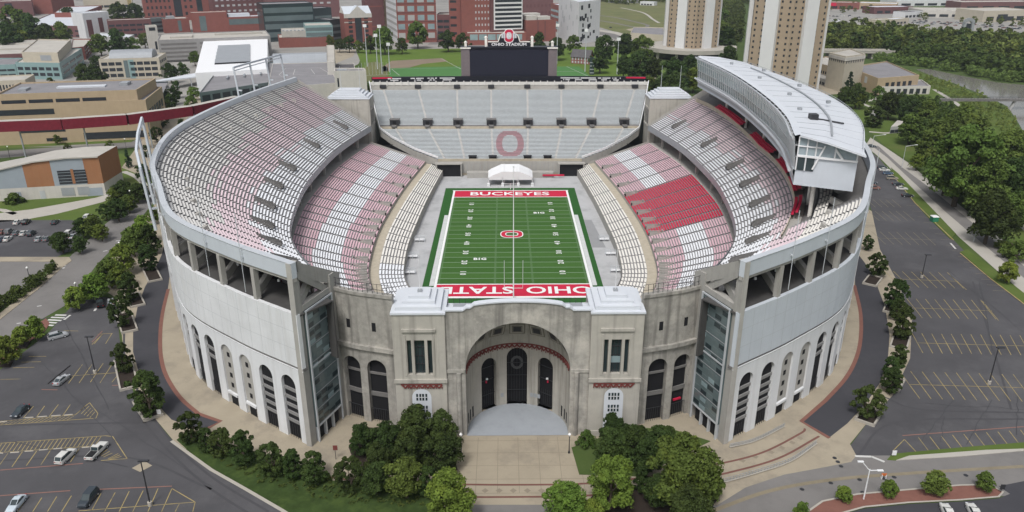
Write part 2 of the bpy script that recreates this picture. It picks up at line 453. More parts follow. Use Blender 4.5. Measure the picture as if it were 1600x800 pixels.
for side in (-1, 1):
    f, L = arc_len_map(RIM, side, 8, 0)
    ow = MB()
    cs = [5.2+7.15*i for i in range(34) if 5.2+7.15*i < L-3]
    arches = [(c, 4.3, G, 16.4) for c in cs]
    arcade(ow, f, 0, L, G, 20.9, arches, .7, 0)
    slab(ow, f, 0, L, 20.9, 21.6, .14, 1.2, 2); slab(ow, f, 0, L, 20.9, 21.0, -.08, .3, 0)
    slab(ow, f, 0, L, 21.6, 33.6, -.06, .8, 1 if side > 0 else 0)
    aj = 1.2
    while aj < L-1:
        slab(ow, f, aj, aj+.05, 21.7, 33.5, -.072, -.05, 3); aj += 3.58
    for zj in (25.6, 29.6): slab(ow, f, 0, L, zj, zj+.05, -.07, -.05, 3)
    outer = ow.build('outer_wall', ['wall_paint','panel_metal','shade_concrete','joint_grey'], stadium)
    if side < 0: outer['label'] = 'white painted outer wall with tall arches'
    else: outer['label'] = 'blue grey panelled outer wall with tall arches'
    for i, c in enumerate(cs):
        mb = MB(); w = 4.3
        if i in (2, 3):     # walled-up bays with small square windows and a door
            mb.poly(arch_pts(f, c, w, G, 16.4, .42), 0)
            for z in (7.6, 10.2, 12.8, 15.4):
                slab(mb, f, c-.45, c+.45, z, z+1.1, .34, .4, 1)
            slab(mb, f, c-1.2, c+1.2, G, 5.6, .34, .4, 1)
            slab(mb, f, c-1.9, c+1.9, 5.7, 6.3, -.1, .4, 2)
        else:
            mb.poly(arch_pts(f, c, w, G, 16.4, .68), 1)  # flat dark sheet stands in for the shaded inside of the arch
            for z in (6.8, 8.7, 10.6, 12.5, 14.6):
                if i in (0, 1) or z > 12: slab(mb, f, c-w/2, c+w/2, z, z+.7, .38, .66, 0)
            for k in range(1, 6):
                a = c-w/2+w*k/6; p, q = f(a,G,.3), f(a,6.2,.3); mb.bar(p, q, .08, .08, 3)
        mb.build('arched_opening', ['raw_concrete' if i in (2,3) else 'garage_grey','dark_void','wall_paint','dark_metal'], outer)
    # top parapet band, columns and raker beams in the open storey
    pb = MB(); slab(pb, f, 0, L, 41.2, 44.3, 0., 1.2, 0); slab(pb, f, 0, L, 40.4, 41.2, .35, 1.1, 1); slab(pb, f, 0, L, 44.3, 44.4, -.1, 1.3, 2)
    pb.build('parapet', ['panel_metal' ,'raw_concrete','pale_metal'], stadium)
    n = int(L/11.8)
    for i in range(0, n):
        a = min(.8+11.8*i, L-1)
        p = f(a, 0, .75); mb = MB()
        q = f(a, 0, 10)
        ang = math.atan2(q[1]-p[1], q[0]-p[0])
        mb.box((p[0], p[1], 37.), (1.1, 1.0, 6.9), 0, ang)
        mb.build('column', 'raw_concrete', stadium)
        mb = MB(); q = f(min(a+4.5,L-.5), 0, 9); mb.bar((q[0],q[1],37.5), (p[0],p[1],34.8), 1.0, 1.8, 0)
        mb.build('raker_beam', 'raw_concrete', stadium)
    # inner wall and floor of the open storey, shade painted as dark colour
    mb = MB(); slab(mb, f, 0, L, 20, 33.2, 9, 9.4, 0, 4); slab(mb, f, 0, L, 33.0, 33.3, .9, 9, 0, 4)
    mb.build('concourse_floor', 'deep_shade_concrete', stadium)
    for a in (2.5, 9.6, 16.8, 24, 31, 38.2):
        p = f(a+1.2, 36.6, 5); mb = MB(); mb.cyl((p[0],p[1],36.3), .28, .28, .5, 0, 8); mb.build('lamp', 'white_metal', stadium)
    for a in (14.5, 27.5, 52., 76.):
        mb = MB(); mb.bar(f(a,35,-.5), f(a,52,-.5), .16,.16, 0, 6); mb.bar(f(a,42.5,-.5), f(a,42.5,.3), .3,.3); mb.build('flagpole', 'pale_metal', stadium)
    # end tower: glass stair panel between the outer ring and the old wall
    p0, p1 = Vector((side*43., 134.)), Vector((side*38.3, 146.2))
    d = (p1-p0).normalized(); n2 = Vector((d.y, -d.x))
    if n2.x*side > 0: n2 = -n2       # outward = towards the rotunda axis
    def ef(a, z, dd=0.): 
        q = p0+d*a-n2*dd; return (q.x, q.y, z)
    Lp = (p1-p0).length
    st = MB()
    slab(st, ef, 0, 2.0, G, 44.3, 0, 1.2, 0); slab(st, ef, Lp-1.6, Lp, G, 37.5, -.3, 1.2, 0)
    slab(st, ef, 2.0, Lp-1.6, 33.6, 34.8, -.1, 1.4, 0)
    # sloping end beam under the last rows of the upper deck
    zt_ = lambda a: 44.3-(44.3-36.4)*max(0, a-1.5)/(Lp+1.0)
    for dd in (0, 1.2): st.poly([ef(1.5,44.3,dd), ef(1.5,41.0,dd), ef(Lp+2.5,33.4,dd), ef(Lp+2.5,zt_(Lp+2.5),dd)], 0)
    st.quad(ef(1.5,44.3), ef(Lp+2.5,zt_(Lp+2.5)), ef(Lp+2.5,zt_(Lp+2.5),1.2), ef(1.5,44.3,1.2), 0)
    st.quad(ef(1.5,41.0), ef(Lp+2.5,33.4), ef(Lp+2.5,33.4,1.2), ef(1.5,41.0,1.2), 0)
    st.quad(ef(Lp+2.5,33.4), ef(Lp+2.5,zt_(Lp+2.5)), ef(Lp+2.5,zt_(Lp+2.5),1.2), ef(Lp+2.5,33.4,1.2), 0)
    stw = st.build('stair_tower', ['raw_concrete'], stadium)
    g = MB(); a0, a1 = 2.2, Lp-1.8
    slab(g, ef, a0, a1, 6.6, 33.4, -.45, .2, 0)
    for z in (6.6, 20.6, 33.3): slab(g, ef, a0-.15, a1+.15, z, z+.35, -.6, -.4, 1)
    for a in (a0-.15, a1-.15): slab(g, ef, a, a+.4, G, 33.6, -.65, -.4, 1)
    rnd = random.Random(5+side)
    nc, nr = 4, 14
    for r in range(nr):
        z = 7.2+r*1.86
        for c in range(nc):
            aa = a0+.25+(a1-a0-.4)*c/nc
            k = rnd.random()
            slab(g, ef, aa, aa+(a1-a0-.4)/nc-.2, z+.25*(c%2), z+.95+.3*(c%2), -.5, -.44, 3 if k < .45 else (4 if k < .58 else 2))
        if r % 2 == 0: slab(g, ef, a0, a1, z-.3, z-.15, -.52, -.44, 5)
    for c in range(3):
        aa = a0+.3+(a1-a0-.6)*c/3; slab(g, ef, aa+.1, aa+(a1-a0-.6)/3-.4, G, 6.3, .1, .2, 6); slab(g, ef, aa-.25, aa+.1, G, 6.6, -.45, .3, 1)
    g.build('glass_panel', ['glass_teal','pale_metal','glass_teal','glass_dark','glass_pale','grey_metal','dark_void'], stw)
    # the dark stair shaft between stair tower and old wall
    mb = MB(); slab(mb, ef, Lp, Lp+1.8, G, 34, 1.5, 2.0, 0)
    for z in (11.5, 21.5): slab(mb, ef, Lp-.2, Lp+1.9, z, z+1.3, -1.2, 1.5, 1)
    mb.build('stair_landing', ['dark_void','raw_concrete'], stadium)
    # the old perimeter wall beside the entrance towers
    OW = smooth_curve([(25.5,141.2),(30,142.5),(34,143.8),(38.6,146.2),(42,149)])
    fo, Lo = arc_len_map(OW, side, 0, 4)
    wl = MB()
    arcade(wl, fo, 0, Lo, G, 21.2, [(4.6, 4.4, G, 16.6), (10.6, 4.2, G, 16.6)], 1.2, 0)
    slab(wl, fo, 0, Lo, 21.2, 22.1, -.7, .8, 0); slab(wl, fo, 0, Lo, 22.1, 33.6, 0, .8, 0); slab(wl, fo, 0, Lo, 33.6, 34.3, -.25, 1.0, 0)
    pw = wl.build('perimeter_wall', 'old_concrete', stadium)
    for c in (4.6, 10.6):
        mb = MB(); mb.poly(arch_pts(fo, c, 4.3, G, 16.6, 1.15), 1)
        slab(mb, fo, c-2.15, c+2.15, 9.4, 10.4, .8, 1.12, 4); slab(mb, fo, c-2.15, c+2.15, 14.8, 15.3, .8, 1.12, 4)  # spandrels coloured dark to carry the shade of the recess
        if side > 0 and c > 8: slab(mb, fo, c-1.0, c+1.0, 7.0, 7.4, .5, .9, 3)
        for k in range(9):
            a = c-2.1+4.2*k/8; mb.bar(fo(a,G,.5), fo(a,6.4,.5), .07, .07, 2)
        mb.bar(fo(c-2.1,6.4,.5), fo(c+2.1,6.4,.5), .1, .1, 2)
        mb.build('arched_opening', ['raw_concrete','dark_void','dark_metal','bench_red','shade_concrete'], pw)
        mb = MB(); slab(mb, fo, c-.5, c+.4, 25.6, 27.6, -.03, .1, 0); mb.build('window', 'dark_void', pw)
    mb = MB(); N = 16
    for i in range(N+1):
        a = Lo*i/N*.95; mb.bar(fo(a,34.3,.2), fo(a,36.4,.2), .09, .09)
    for z in (35.2, 36.4):
        for i in range(N): mb.bar(fo(Lo*i/N*.95,z,.2), fo(Lo*(i+1)/N*.95,z,.2), .07, .07)
    mb.build('railing', 'dark_metal', stadium)
# ---- entrance towers and arch
def stepped_roof(mb, cx, cy, w, d, z, m, steps=((.86,.8),(.62,.65),(.40,.65))):
    mb.box((cx, cy, z+.2), (w+.4, d+.5, .4), m)
    z += .4
    for k, h in steps:
        mb.box((cx, cy, z+h/2), (w*k, d*k, h), m); z += h
YF, YB = 137.4, 148.6
for side in (-1, 1):
    x0, x1 = 14.7, 25.3; xc = (x0+x1)/2
    tw = MB()
    def ft(a, z, d=0., side=side): return (side*(x0+a), YF+d, z)
    W = x1-x0
    # front wall with three tall slots
    slots = [(3.2, .9), (5.3, 2.1), (7.4, .9)]
    zb, zt = 18.2, 26.2
    cur = 0
    for c, w in slots:
        tw.quad(ft(cur,G), ft(c-w/2,G), ft(c-w/2,32), ft(cur,32))
        tw.quad(ft(c-w/2,G), ft(c+w/2,G), ft(c+w/2,zb), ft(c-w/2,zb)); tw.quad(ft(c-w/2,zt), ft(c+w/2,zt), ft(c+w/2,32), ft(c-w/2,32))
        for e in (-1,1): tw.quad(ft(c+e*w/2,zb), ft(c+e*w/2,zb,.9), ft(c+e*w/2,zt,.9), ft(c+e*w/2,zt))
        tw.quad(ft(c-w/2,zb), ft(c+w/2,zb), ft(c+w/2,zb,.9), ft(c-w/2,zb,.9)); tw.quad(ft(c-w/2,zt), ft(c+w/2,zt), ft(c+w/2,zt,.9), ft(c-w/2,zt,.9))
        cur = c+w/2
    tw.quad(ft(cur,G), ft(W,G), ft(W,32), ft(cur,32))
    for xx in (0, W): tw.quad(ft(xx,G), ft(xx,G,YB-YF), ft(xx,32,YB-YF), ft(xx,32))
    tw.quad(ft(0,G,YB-YF), ft(W,G,YB-YF), ft(W,32,YB-YF), ft(0,32,YB-YF))
    tw.quad(ft(0,32), ft(W,32), ft(W,32,YB-YF), ft(0,32,YB-YF))
    # plinth, string course, hood moulding and corner piers
    slab(tw, ft, -.15, W+.15, 16.4, 17.2, -.35, .1, 0, 20); slab(tw, ft, 1.9, 8.7, 28.2, 28.8, -.4, .1, 0, 20)
    slab(tw, ft, 2.2, 2.55, 18.0, 27.4, -.15, .05, 0); slab(tw, ft, 8.05, 8.4, 18.0, 27.4, -.15, .05, 0)
    slab(tw, ft, -.1, W+.1, G, 4.4, -.25, .1, 0, 20)
    tower = tw.build('entrance_tower', 'tower_stone', stadium)
    for c, w in slots:
        mb = MB(); mb.quad(ft(c-w/2,zb,.88), ft(c+w/2,zb,.88), ft(c+w/2,zt,.88), ft(c-w/2,zt,.88), 0)
        if w > 2:
            for z in (20.3, 22.2, 24.2): slab(mb, ft, c-w/2, c+w/2, z, z+.15, .75, .85, 1)
            for a in (c-.4, c+.4): slab(mb, ft, a-.05, a+.05, zb, zt, .75, .85, 1)
            slab(mb, ft, c-1, c+1, 20.5, 22.0, .7, .74, 2) if side > 0 else None
        mb.build('window', ['glass_dark','dark_metal','glass_pale'], tower)
    mb = MB()                                  # white infilled arch with three little window groups
    def arch_panel(c, w, zb, zs, d): return [ft(c-w/2,zb,d), ft(c+w/2,zb,d)]+[ft(c+w/2*math.cos(math.pi*k/12), zs+w/2*math.sin(math.pi*k/12), d) for k in range(13)]
    mb.poly(arch_panel(5.3, 4.0, 4.4, 12.9, -.06), 0)
    mb.build('window_niche', 'roof_white', tower)
    for z in (6.3, 9.2, 12.1):
        mb = MB()
        for a, w in ((-.95,.4),(0,1.0),(.95,.4)):
            slab(mb, ft, 5.3+a-w/2, 5.3+a+w/2, z, z+1.6, -.12, -.06, 0, 9)
            slab(mb, ft, 5.3+a-w/2, 5.3+a+w/2, z+.75, z+.87, -.15, -.12, 1, 9)
        slab(mb, ft, 5.24, 5.36, z, z+1.6, -.15, -.12, 1, 9)
        mb.build('window', ['glass_dark','white_metal'], tower)
    mb = MB()                                  # dark red swag frieze
    x = 1.0
    while x < 9.0:
        p, q, r_, = ft(x,15.9,-.14), ft(x+.62,15.1,-.14), ft(x+1.24,15.9,-.14)
        mb.bar(p, q, .16, .3); mb.bar(q, r_, .16, .3); mb.bar(p, ft(x,15.0,-.14), .14, .25)
        x += 1.16
    slab(mb, ft, 1.0, 9.5, 15.85, 16.1, -.2, -.08, 0, 20)
    mb.build('frieze', 'frieze_red', tower)
    mb = MB(); stepped_roof(mb, side*xc, (YF+YB)/2, W, YB-YF, 32., 0); mb.box((side*xc, (YF+YB)/2, 34.7), (.9,.9,.5), 1)
    mb.build('roof', ['roof_white','grey_metal'], tower)
    mb = MB(); mb.cyl((side*xc,(YF+YB)/2,34.7), .07, .04, 9, 0, 8); mb.build('flagpole', 'white_metal', tower)
    # tower at the open end of the horseshoe
    xr, yr = 76.2, 369.5
    mb = MB(); mb.box((side*xr, yr, 17.), (20, 12.5, 32), 0); 
    for a in (-3.2, 0, 3.2): mb.box((side*(xr-10.02), yr+a, 24), (.1, 1.1, 6.5), 1)
    mb.box((side*(xr-10.1), yr, 28.2), (.5, 9, .6), 0); mb.box((side*(xr-10.1), yr, 20.0), (.6, 9, .6), 0)
    mb.box((side*(xr-3), yr-6.4, 12), (12, 2.0, 18), 0)
    rt = mb.build('end_tower', ['tower_stone','dark_void'], stadium)
    mb = MB(); stepped_roof(mb, side*xr, yr, 20, 12.5, 33., 0, ((.94,.8),(.80,.9),(.66,.9),(.52,.9)))
    mb.build('roof', 'roof_white', rt)
    for dx in (-4, 5):
        mb = MB(); mb.cyl((side*xr+dx, yr, 36.5), .14, .07, 11, 0, 8); mb.build('flagpole', 'pale_metal', rt)

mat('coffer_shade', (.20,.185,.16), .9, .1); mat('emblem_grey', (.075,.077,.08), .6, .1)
# arch screen
arch = MB()
def fa(a, z, d=0.): return (a, YF+.5+d, z)
def ptop(a): return 32.2 + (2.2*math.sqrt(max(0, 1-(a/12.0)**2)) if abs(a) < 9.2 else (.9 if abs(a) < 10.8 else .3))
arcade(arch, fa, -14.7, 14.7, G, 34, [(0, 21.6, G, 19.0)], 1.3, 0, top=ptop, step=.4, K=32)
for e in (-1, 1):
    slab(arch, fa, min(e*10.9,e*14.7), max(e*10.9,e*14.7), 18.4, 19.1, -.25, .1, 0, 9)
    arch.cyl((e*12.2, YF+.45, G), .55, .55, 15.4, 0, 14)
archw = arch.build('entrance_arch', 'old_concrete', stadium)
mb = MB()
for i in range(40):
    a, b = -14.7+29.4*i/40, -14.7+29.4*(i+1)/40
    mb.quad(fa(a,ptop(a)+.02,-.25), fa(b,ptop(b)+.02,-.25), fa(b,ptop(b)+.3,-.25), fa(a,ptop(a)+.3,-.25), 0)
    mb.quad(fa(a,ptop(a)+.3,-.25), fa(b,ptop(b)+.3,-.25), fa(b,ptop(b)+.3,1.3), fa(a,ptop(a)+.3,1.3), 0)
    mb.quad(fa(a,ptop(a)-.3,1.3), fa(b,ptop(b)-.3,1.3), fa(b,ptop(b)+.3,1.3), fa(a,ptop(a)+.3,1.3), 0)
mb.build('coping', 'roof_white', archw)
mb = MB()
mb.quad((-14.7,YF+1.85,31.2),(14.7,YF+1.85,31.2),(14.7,143.6,31.2),(-14.7,143.6,31.2),0)
mb.box((0,143.7,31.0),(29.4,.3,.8),0)
mb.build('flat_roof', 'roof_white', archw)
for e in (-1, 1):
    mb = MB(); mb.box((e*11.0,YF+3.6,31.6),(4.4,3.0,.8),0); mb.build('roof_plant', 'grey_metal', archw)
mb = MB()
for i in range(23):
    a = -13.2+1.2*i; mb.bar((a,143.4,31.2),(a,143.4,32.7),.08,.08)
mb.bar((-13.2,143.4,32.7),(13.2,143.4,32.7),.08,.08)
mb.build('railing', 'dark_metal', archw)
fz = hgt(-.9, 141.2, 262)
mb = MB(); mb.cyl((-.9,141.2,31.2),.13,.07,fz-31.2,0,8); mb.cyl((-.9,141.2,fz),.16,.16,.3,0,8); mb.build('flagpole', 'white_metal', archw)
# apse: half cylinder with three tall doorways, half dome with coffers
RA, YA = 10.8, YF+1.8
def fap(a, z, d=0.):
    t = math.pi-a/RA; r = RA+d
    return (r*math.cos(t), YA+r*math.sin(t), z)
LA = math.pi*RA
ap = MB()
doors = [(LA*.30, 4.0, G, 15.0-1.0), (LA*.5, 4.6, G, 15.2), (LA*.70, 4.0, G, 14.0)]
arcade(ap, fap, 0, LA, G, 19.0, doors, 1.3, 0, step=.9, K=14)
NT, NPH = 28, 10
for i in range(NT):
    for j in range(NPH):
        def dm(i, j, r=RA):
            t, ph = math.pi*i/NT, math.pi/2*j/NPH
            return (r*math.cos(ph)*math.cos(t), YA+r*math.cos(ph)*math.sin(t), 19.0+r*math.sin(ph))
        ap.quad(dm(i,j), dm(i,j+1), dm(i+1,j+1), dm(i+1,j), 0)
apse = ap.build('rotunda', 'tower_stone', stadium)
for c, w, zb, zs in doors:
    mb = MB(); mb.poly(arch_pts(fap, c, w, zb, zs, 1.25), 0)
    for k in range(1, 8):
        a = c-w/2+w*k/8; mb.bar(fap(a,G,.9), fap(a,7.4 if w < 4.3 else 17,.9), .07, .07, 1)
    for z in (6.4, 10.2, 13.4): mb.bar(fap(c-w/2,z,.9), fap(c+w/2,z,.9), .12, .12, 1)
    if w > 4.3:
        put_me = text_mesh('O', 4.6, .12, .8); put_me.transform(Matrix.Translation((0, YA+RA+.7, 13.2)) @ RX90)
        put_me.materials.clear(); put_me.materials.append(MATS['emblem_grey'])
    else:
        mb.box(fap(c, 10.5, .6), (.5,.3,.35), 2); mb.box(fap(c, 9.6, .9), (.35,.1,.6), 3)
    d = mb.build('doorway', ['dark_void','dark_metal','white_metal','bench_red'], apse)
    if w > 4.3:
        put_me.transform(Matrix.Translation(-ROOT[d.name])); o = bpy.data.objects.new('letter_emblem', put_me); COL.objects.link(o); o.parent = d
mb = MB()
for a in (LA*.40, LA*.60, LA*.625, LA*.65): slab(mb, fap, a-.35, a+.35, 5.2, 6.2, -.06, .02, 0, 9)
for a in (LA*.06, LA*.10, LA*.14, LA*.86, LA*.90, LA*.94): slab(mb, fap, a-.25, a+.25, 3.8, 6.4, -.06, .02, 1, 9)
mb.build('vent', ['grey_metal','dark_void'], apse)
mb = MB()                                      # swag frieze round the apse
n = 30
for i in range(n):
    a, b = LA*i/n, LA*(i+1)/n; m_ = (a+b)/2
    mb.bar(fap(a,18.5,-.15), fap(m_,17.7,-.15), .14, .3); mb.bar(fap(m_,17.7,-.15), fap(b,18.5,-.15), .14, .3); mb.bar(fap(a,18.5,-.15), fap(a,17.4,-.15), .16, .22)
slab(mb, fap, 0, LA, 18.5, 18.75, -.18, 0, 0, 1.)
mb.build('frieze', 'frieze_red', apse)
for i in range(7):                             # square dome coffers; nested darker squares paint the shade of their recesses
    t = math.pi*(i+.5)/7
    ph = math.radians(21); n_ = Vector((math.cos(ph)*math.cos(t), math.cos(ph)*math.sin(t), math.sin(ph)))
    ctr = Vector((0, YA, 19.0))+n_*(RA-.3); tx = Vector((-math.sin(t), math.cos(t), 0)); tz = n_.cross(tx)
    mb = MB()
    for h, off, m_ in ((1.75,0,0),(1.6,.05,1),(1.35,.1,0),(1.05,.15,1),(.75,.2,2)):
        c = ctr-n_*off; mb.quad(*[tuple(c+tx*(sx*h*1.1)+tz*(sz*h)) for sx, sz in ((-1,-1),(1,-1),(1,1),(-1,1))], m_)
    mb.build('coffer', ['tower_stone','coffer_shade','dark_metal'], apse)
mb = MB(); pts = [fap(LA*i/24, G+.12) for i in range(25)]+[(RA, YF+.2, G+.12), (-RA, YF+.2, G+.12)]
mb.poly(pts); mb.build('rotunda_floor', 'panel_floor', stadium)

# ---- right side: concourse, red club benches and press box on the upper tier
cs_ = np.linspace(.1, 5.7, 60)
mb = MB()
for i in range(59):
    s, s2 = cs_[i], cs_[i+1]
    def cp(s, f): return C0(s)*(1-f)+RIMI(s)*f
    f1, f2 = concourse_frac(s), concourse_frac(s2)
    za, zb_ = 20+22.4*f1, 20+22.4*f2
    A, B = cp(s,f1-.02), cp(s2,f2-.02); Cc, D = cp(s2,f2+.16), cp(s,f1+.16)
    mb.quad((A.x,A.y,za),(B.x,B.y,zb_),(Cc.x,Cc.y,zb_),(D.x,D.y,za),0)
    mb.quad((D.x,D.y,za),(Cc.x,Cc.y,zb_),(Cc.x,Cc.y,zb_+3.8),(D.x,D.y,za+3.8),1)
    A2, B2 = cp(s,f1-.012), cp(s2,f2-.012)
    mb.quad((A.x,A.y,za-1),(B.x,B.y,zb_-1),(B.x,B.y,zb_+1.1),(A.x,A.y,za+1.1),2)
    mb.quad((A.x,A.y,za+1.1),(B.x,B.y,zb_+1.1),(B2.x,B2.y,zb_+1.1),(A2.x,A2.y,za+1.1),2)
mb.build('concourse', ['raw_concrete','shade_concrete','walk_tan'], stadium)
for s0, s1 in ((.55,1.25),(1.55,2.25),(2.55,3.2),(3.35,3.9),(4.15,5.0)):
    mb = MB()
    for r in range(2):
        for k in range(8):
            s, s2 = s0+(s1-s0)*k/8, s0+(s1-s0)*(k+1)/8
            f1 = concourse_frac(s)-.018+.034*r; f2 = concourse_frac(s2)-.018+.034*r
            z = 20+22.4*concourse_frac(s)+1.5+.75*r; z2 = 20+22.4*concourse_frac(s2)+1.5+.75*r
            a, b, c, d = cp(s,f1), cp(s2,f2), cp(s2,f2+.024), cp(s,f1+.024)
            mb.quad((a.x,a.y,z),(b.x,b.y,z2),(c.x,c.y,z2),(d.x,d.y,z)); mb.quad((a.x,a.y,z-.8),(b.x,b.y,z2-.8),(b.x,b.y,z2),(a.x,a.y,z))
            mb.quad((d.x,d.y,z),(c.x,c.y,z2),(c.x,c.y,z2+.35),(d.x,d.y,z+.35))
    mb.build('club_bench', 'bench_red', stadium)
IN = smooth_curve([(84.0,347),(86.3,300),(84.3,256),(80,221),(73.6,194.5)])
OUT = smooth_curve([(103,348),(107.6,300),(107.8,258),(100.8,222),(86.6,188)])
pbx = MB(); NP = 48
ss = [4*i/NP for i in range(NP+1)]
ZB, ZI, ZO = 41.5, 54.4, 51.4
def ip(s, z, off=0.):
    a, b = IN(s), OUT(s); d = (a-b).normalized(); p = a+d*off; return (p.x, p.y, z)
def op(s, z, off=0.):
    a, b = IN(s), OUT(s); d = (b-a).normalized(); p = b+d*off; return (p.x, p.y, z)
def zbi(s): k = min(1, max(0, (s-3.55)/.45)); return ZB
for i in range(NP):
    s, t = ss[i], ss[i+1]
    pbx.quad(ip(s,zbi(s)), ip(t,zbi(t)), op(t,ZB), op(s,ZB), 1)
    pbx.quad(op(s,ZB), op(t,ZB), op(t,ZO), op(s,ZO), 0)
    pbx.quad(ip(s,zbi(s)), ip(t,zbi(t)), ip(t,42.4), ip(s,42.4), 0)
def endquad(s, f0, f1, z0, z1, d=0., z0b=None, z1b=None):
    a, b = IN(s), OUT(s); t = (IN(min(s+.01,4))-IN(max(s-.01,0))).normalized()*d
    p, q = a*(1-f0)+b*f0+t, a*(1-f1)+b*f1+t
    return [(p.x,p.y,z0),(q.x,q.y,z0 if z0b is None else z0b),(q.x,q.y,z1 if z1b is None else z1b),(p.x,p.y,z1)]
pbx.quad(*endquad(0,0,1,ZB,ZI,0,None,ZO), 0)
press = pbx.build('press_box', ['panel_metal','shade_concrete'], stadium)
press['label'] = 'white curved glass fronted press box'
# glazed inner front in bands
bands = [(42.4,43.8,'grey_metal',0.0),(43.8,45.6,'pale_metal',.5),(45.6,48.6,'glass_teal',.1),(48.6,48.9,'pale_metal',.35),(48.9,51.6,'glass_pale',.5),(51.6,51.9,'pale_metal',.75),(51.9,53.9,'glass_pale',.9)]
for z0, z1, m_, off in bands:
    if 'glass' in m_:
        for k in range(12):          # bays of glazing
            mb = MB()
            for j in range(4):
                i = k*4+j; s, t = ss[i], ss[i+1]
                mb.quad(ip(s,z0,off), ip(t,z0,off), ip(t,z1,off+.25), ip(s,z1,off+.25), 0)
            for j in range(6):
                s = ss[k*4]+(ss[k*4+4]-ss[k*4])*j/6
                mb.bar(ip(s,z0,off+.06), ip(s,z1,off+.32), .11, .11, 1)
            mb.build('window_bay', [m_,'white_metal'], press)
    else:
        mb = MB()
        for i in range(NP):
            s, t = ss[i], ss[i+1]
            mb.quad(ip(s,z0,off), ip(t,z0,off), ip(t,z1,off+.05), ip(s,z1,off+.05)); mb.quad(ip(s,z1,off+.05), ip(t,z1,off+.05), ip(t,z1,0), ip(s,z1,0))
        mb.build('fascia', m_, press)
mb, m2 = MB(), MB()       # white tube that runs along the front and sweeps down round the near corner
for i in range(NP):
    m2.bar(ip(ss[i],45.2,1.4), ip(ss[i+1],45.2,1.4), .8, .8, 0, 8)
    mb.bar(ip(ss[i],54.3,2.1), ip(ss[i+1],54.3,2.1), .45, .45, 0, 6); mb.bar(ip(ss[i],53.7,1.7), ip(ss[i+1],53.7,1.7), .35, .35, 0, 6)
    if i % 2 == 0: mb.bar(ip(ss[i],54.2,2.1), ip(ss[i],54.7,-1.5), .2, .2, 0)
mb.build('roof_rail', 'pale_metal', press); m2.build('front_rail', 'pale_metal', press)
rf = MB()
for i in range(NP):
    s, t = ss[i], ss[i+1]
    for (o0, z0, o1, z1) in ((1.2, 54.5, 0, 54.9),):
        rf.quad(ip(s,z0,o0), ip(t,z0,o0), ip(t,z1,o1), ip(s,z1,o1))
    # two planes, inner flat then falling outwards
    def mp(s, f, z): a, b = IN(s), OUT(s); p = a*(1-f)+b*f; return (p.x,p.y,z)
    e = .9 if i == NP-1 else 0
    rf.quad(mp(s,0,54.9), mp(t,0,54.9), mp(t,.45,54.3), mp(s,.45,54.3)); rf.quad(mp(s,.45,54.3), mp(t,.45,54.3), op(t,ZO+.6,1.2), op(s,ZO+.6,1.2))
    rf.quad(op(s,ZO+.1,1.2), op(t,ZO+.1,1.2), op(t,ZO+.6,1.2), op(s,ZO+.6,1.2))
# overhanging near edge
a4, b4 = Vector(mp(4,0,54.9)), Vector(op(4,ZO+.6,1.2)); t4 = (IN(4)-IN(3.97)).normalized()*2.6; t4 = Vector((t4.x,t4.y,0))
m4 = Vector(mp(4,.45,54.3))
rf.quad(tuple(a4), tuple(m4), tuple(m4+t4+Vector((0,0,-.2))), tuple(a4+t4*.3)); rf.quad(tuple(m4), tuple(b4), tuple(b4+t4*1.2+Vector((0,0,-.2))), tuple(m4+t4+Vector((0,0,-.2))))
rf.quad(tuple(a4+t4*.3), tuple(m4+t4+Vector((0,0,-.2))), tuple(m4+t4+Vector((0,0,-.7))), tuple(a4+t4*.3+Vector((0,0,-.5))))
rf.quad(tuple(m4+t4+Vector((0,0,-.2))), tuple(b4+t4*1.2+Vector((0,0,-.2))), tuple(b4+t4*1.2+Vector((0,0,-.7))), tuple(m4+t4+Vector((0,0,-.7))))
rf.build('roof', 'roof_white', press)
mb = MB()
for i in range(8, NP-2):
    p, q = mp(ss[i],.55,54.25), mp(ss[i+1],.55,54.25); mb.bar(p, q, .5, .3, 0)
for f, s in ((.15,3.0),(.2,3.05)):
    pass
p = mp(3.2,.3,55.2); mb.box(p, (2.2,2.2,1.6), 1); q = mp(3.25,.75,54.); mb.bar((p[0],p[1],54.8), (q[0],q[1],53.6), .4,.4,1)
for i in range(NP):
    p, q = op(ss[i],ZO+1.3,.8), op(ss[i+1],ZO+1.3,.8); mb.bar(p, q, .12,.12, 0)
    mb.bar(op(ss[i],ZO+.5,.8), op(ss[i],ZO+1.3,.8), .1,.1,0)
for i in range(2, NP, 3):
    mb.bar(mp(ss[i],.03,54.93), mp(ss[i],.45,54.36), .07,.06,0); mb.bar(mp(ss[i],.45,54.34), op(ss[i],ZO+.64,1.0), .07,.06,0)
for k, (s_, f_) in enumerate(((.5,.3),(.9,.6),(1.3,.25),(1.7,.65),(2.1,.3),(2.5,.7),(2.8,.2))):
    pp = mp(s_,f_,54.9); mb.box(pp, (1.1,1.1,.9), 0)
mb.build('roof_plant', ['grey_metal','dark_metal'], press)
mat('end_glass', (.30,.36,.39), .2, .2, .4, spec=.5)
ew = MB()                                       # near end wall: cladding below, glass above with a slanted brace
ew.quad(*endquad(4,.0,1,ZB,49.4,.05), 0)
ew.quad(*endquad(4,.0,.30,45.6,49.4,.25), 3)
ew.quad(*endquad(4,.0,1,49.4,ZI,.05,None,ZO), 1)
for f_ in (0,.15,.30,.62,.98): 
    a, b = endquad(4,f_,f_+.02,45.6 if f_ < .2 else 49.4,ZI-(ZI-ZO)*f_,.3)[0::3]; ew.bar(a, b, .28,.3,2)
qz = endquad(4,0,.4,52.0,52.0,.3); ew.bar(qz[0], qz[1], .3,.3,2); qz = endquad(4,0,1,49.4,49.4,.3); ew.bar(qz[0], qz[1], .5,.5,2)
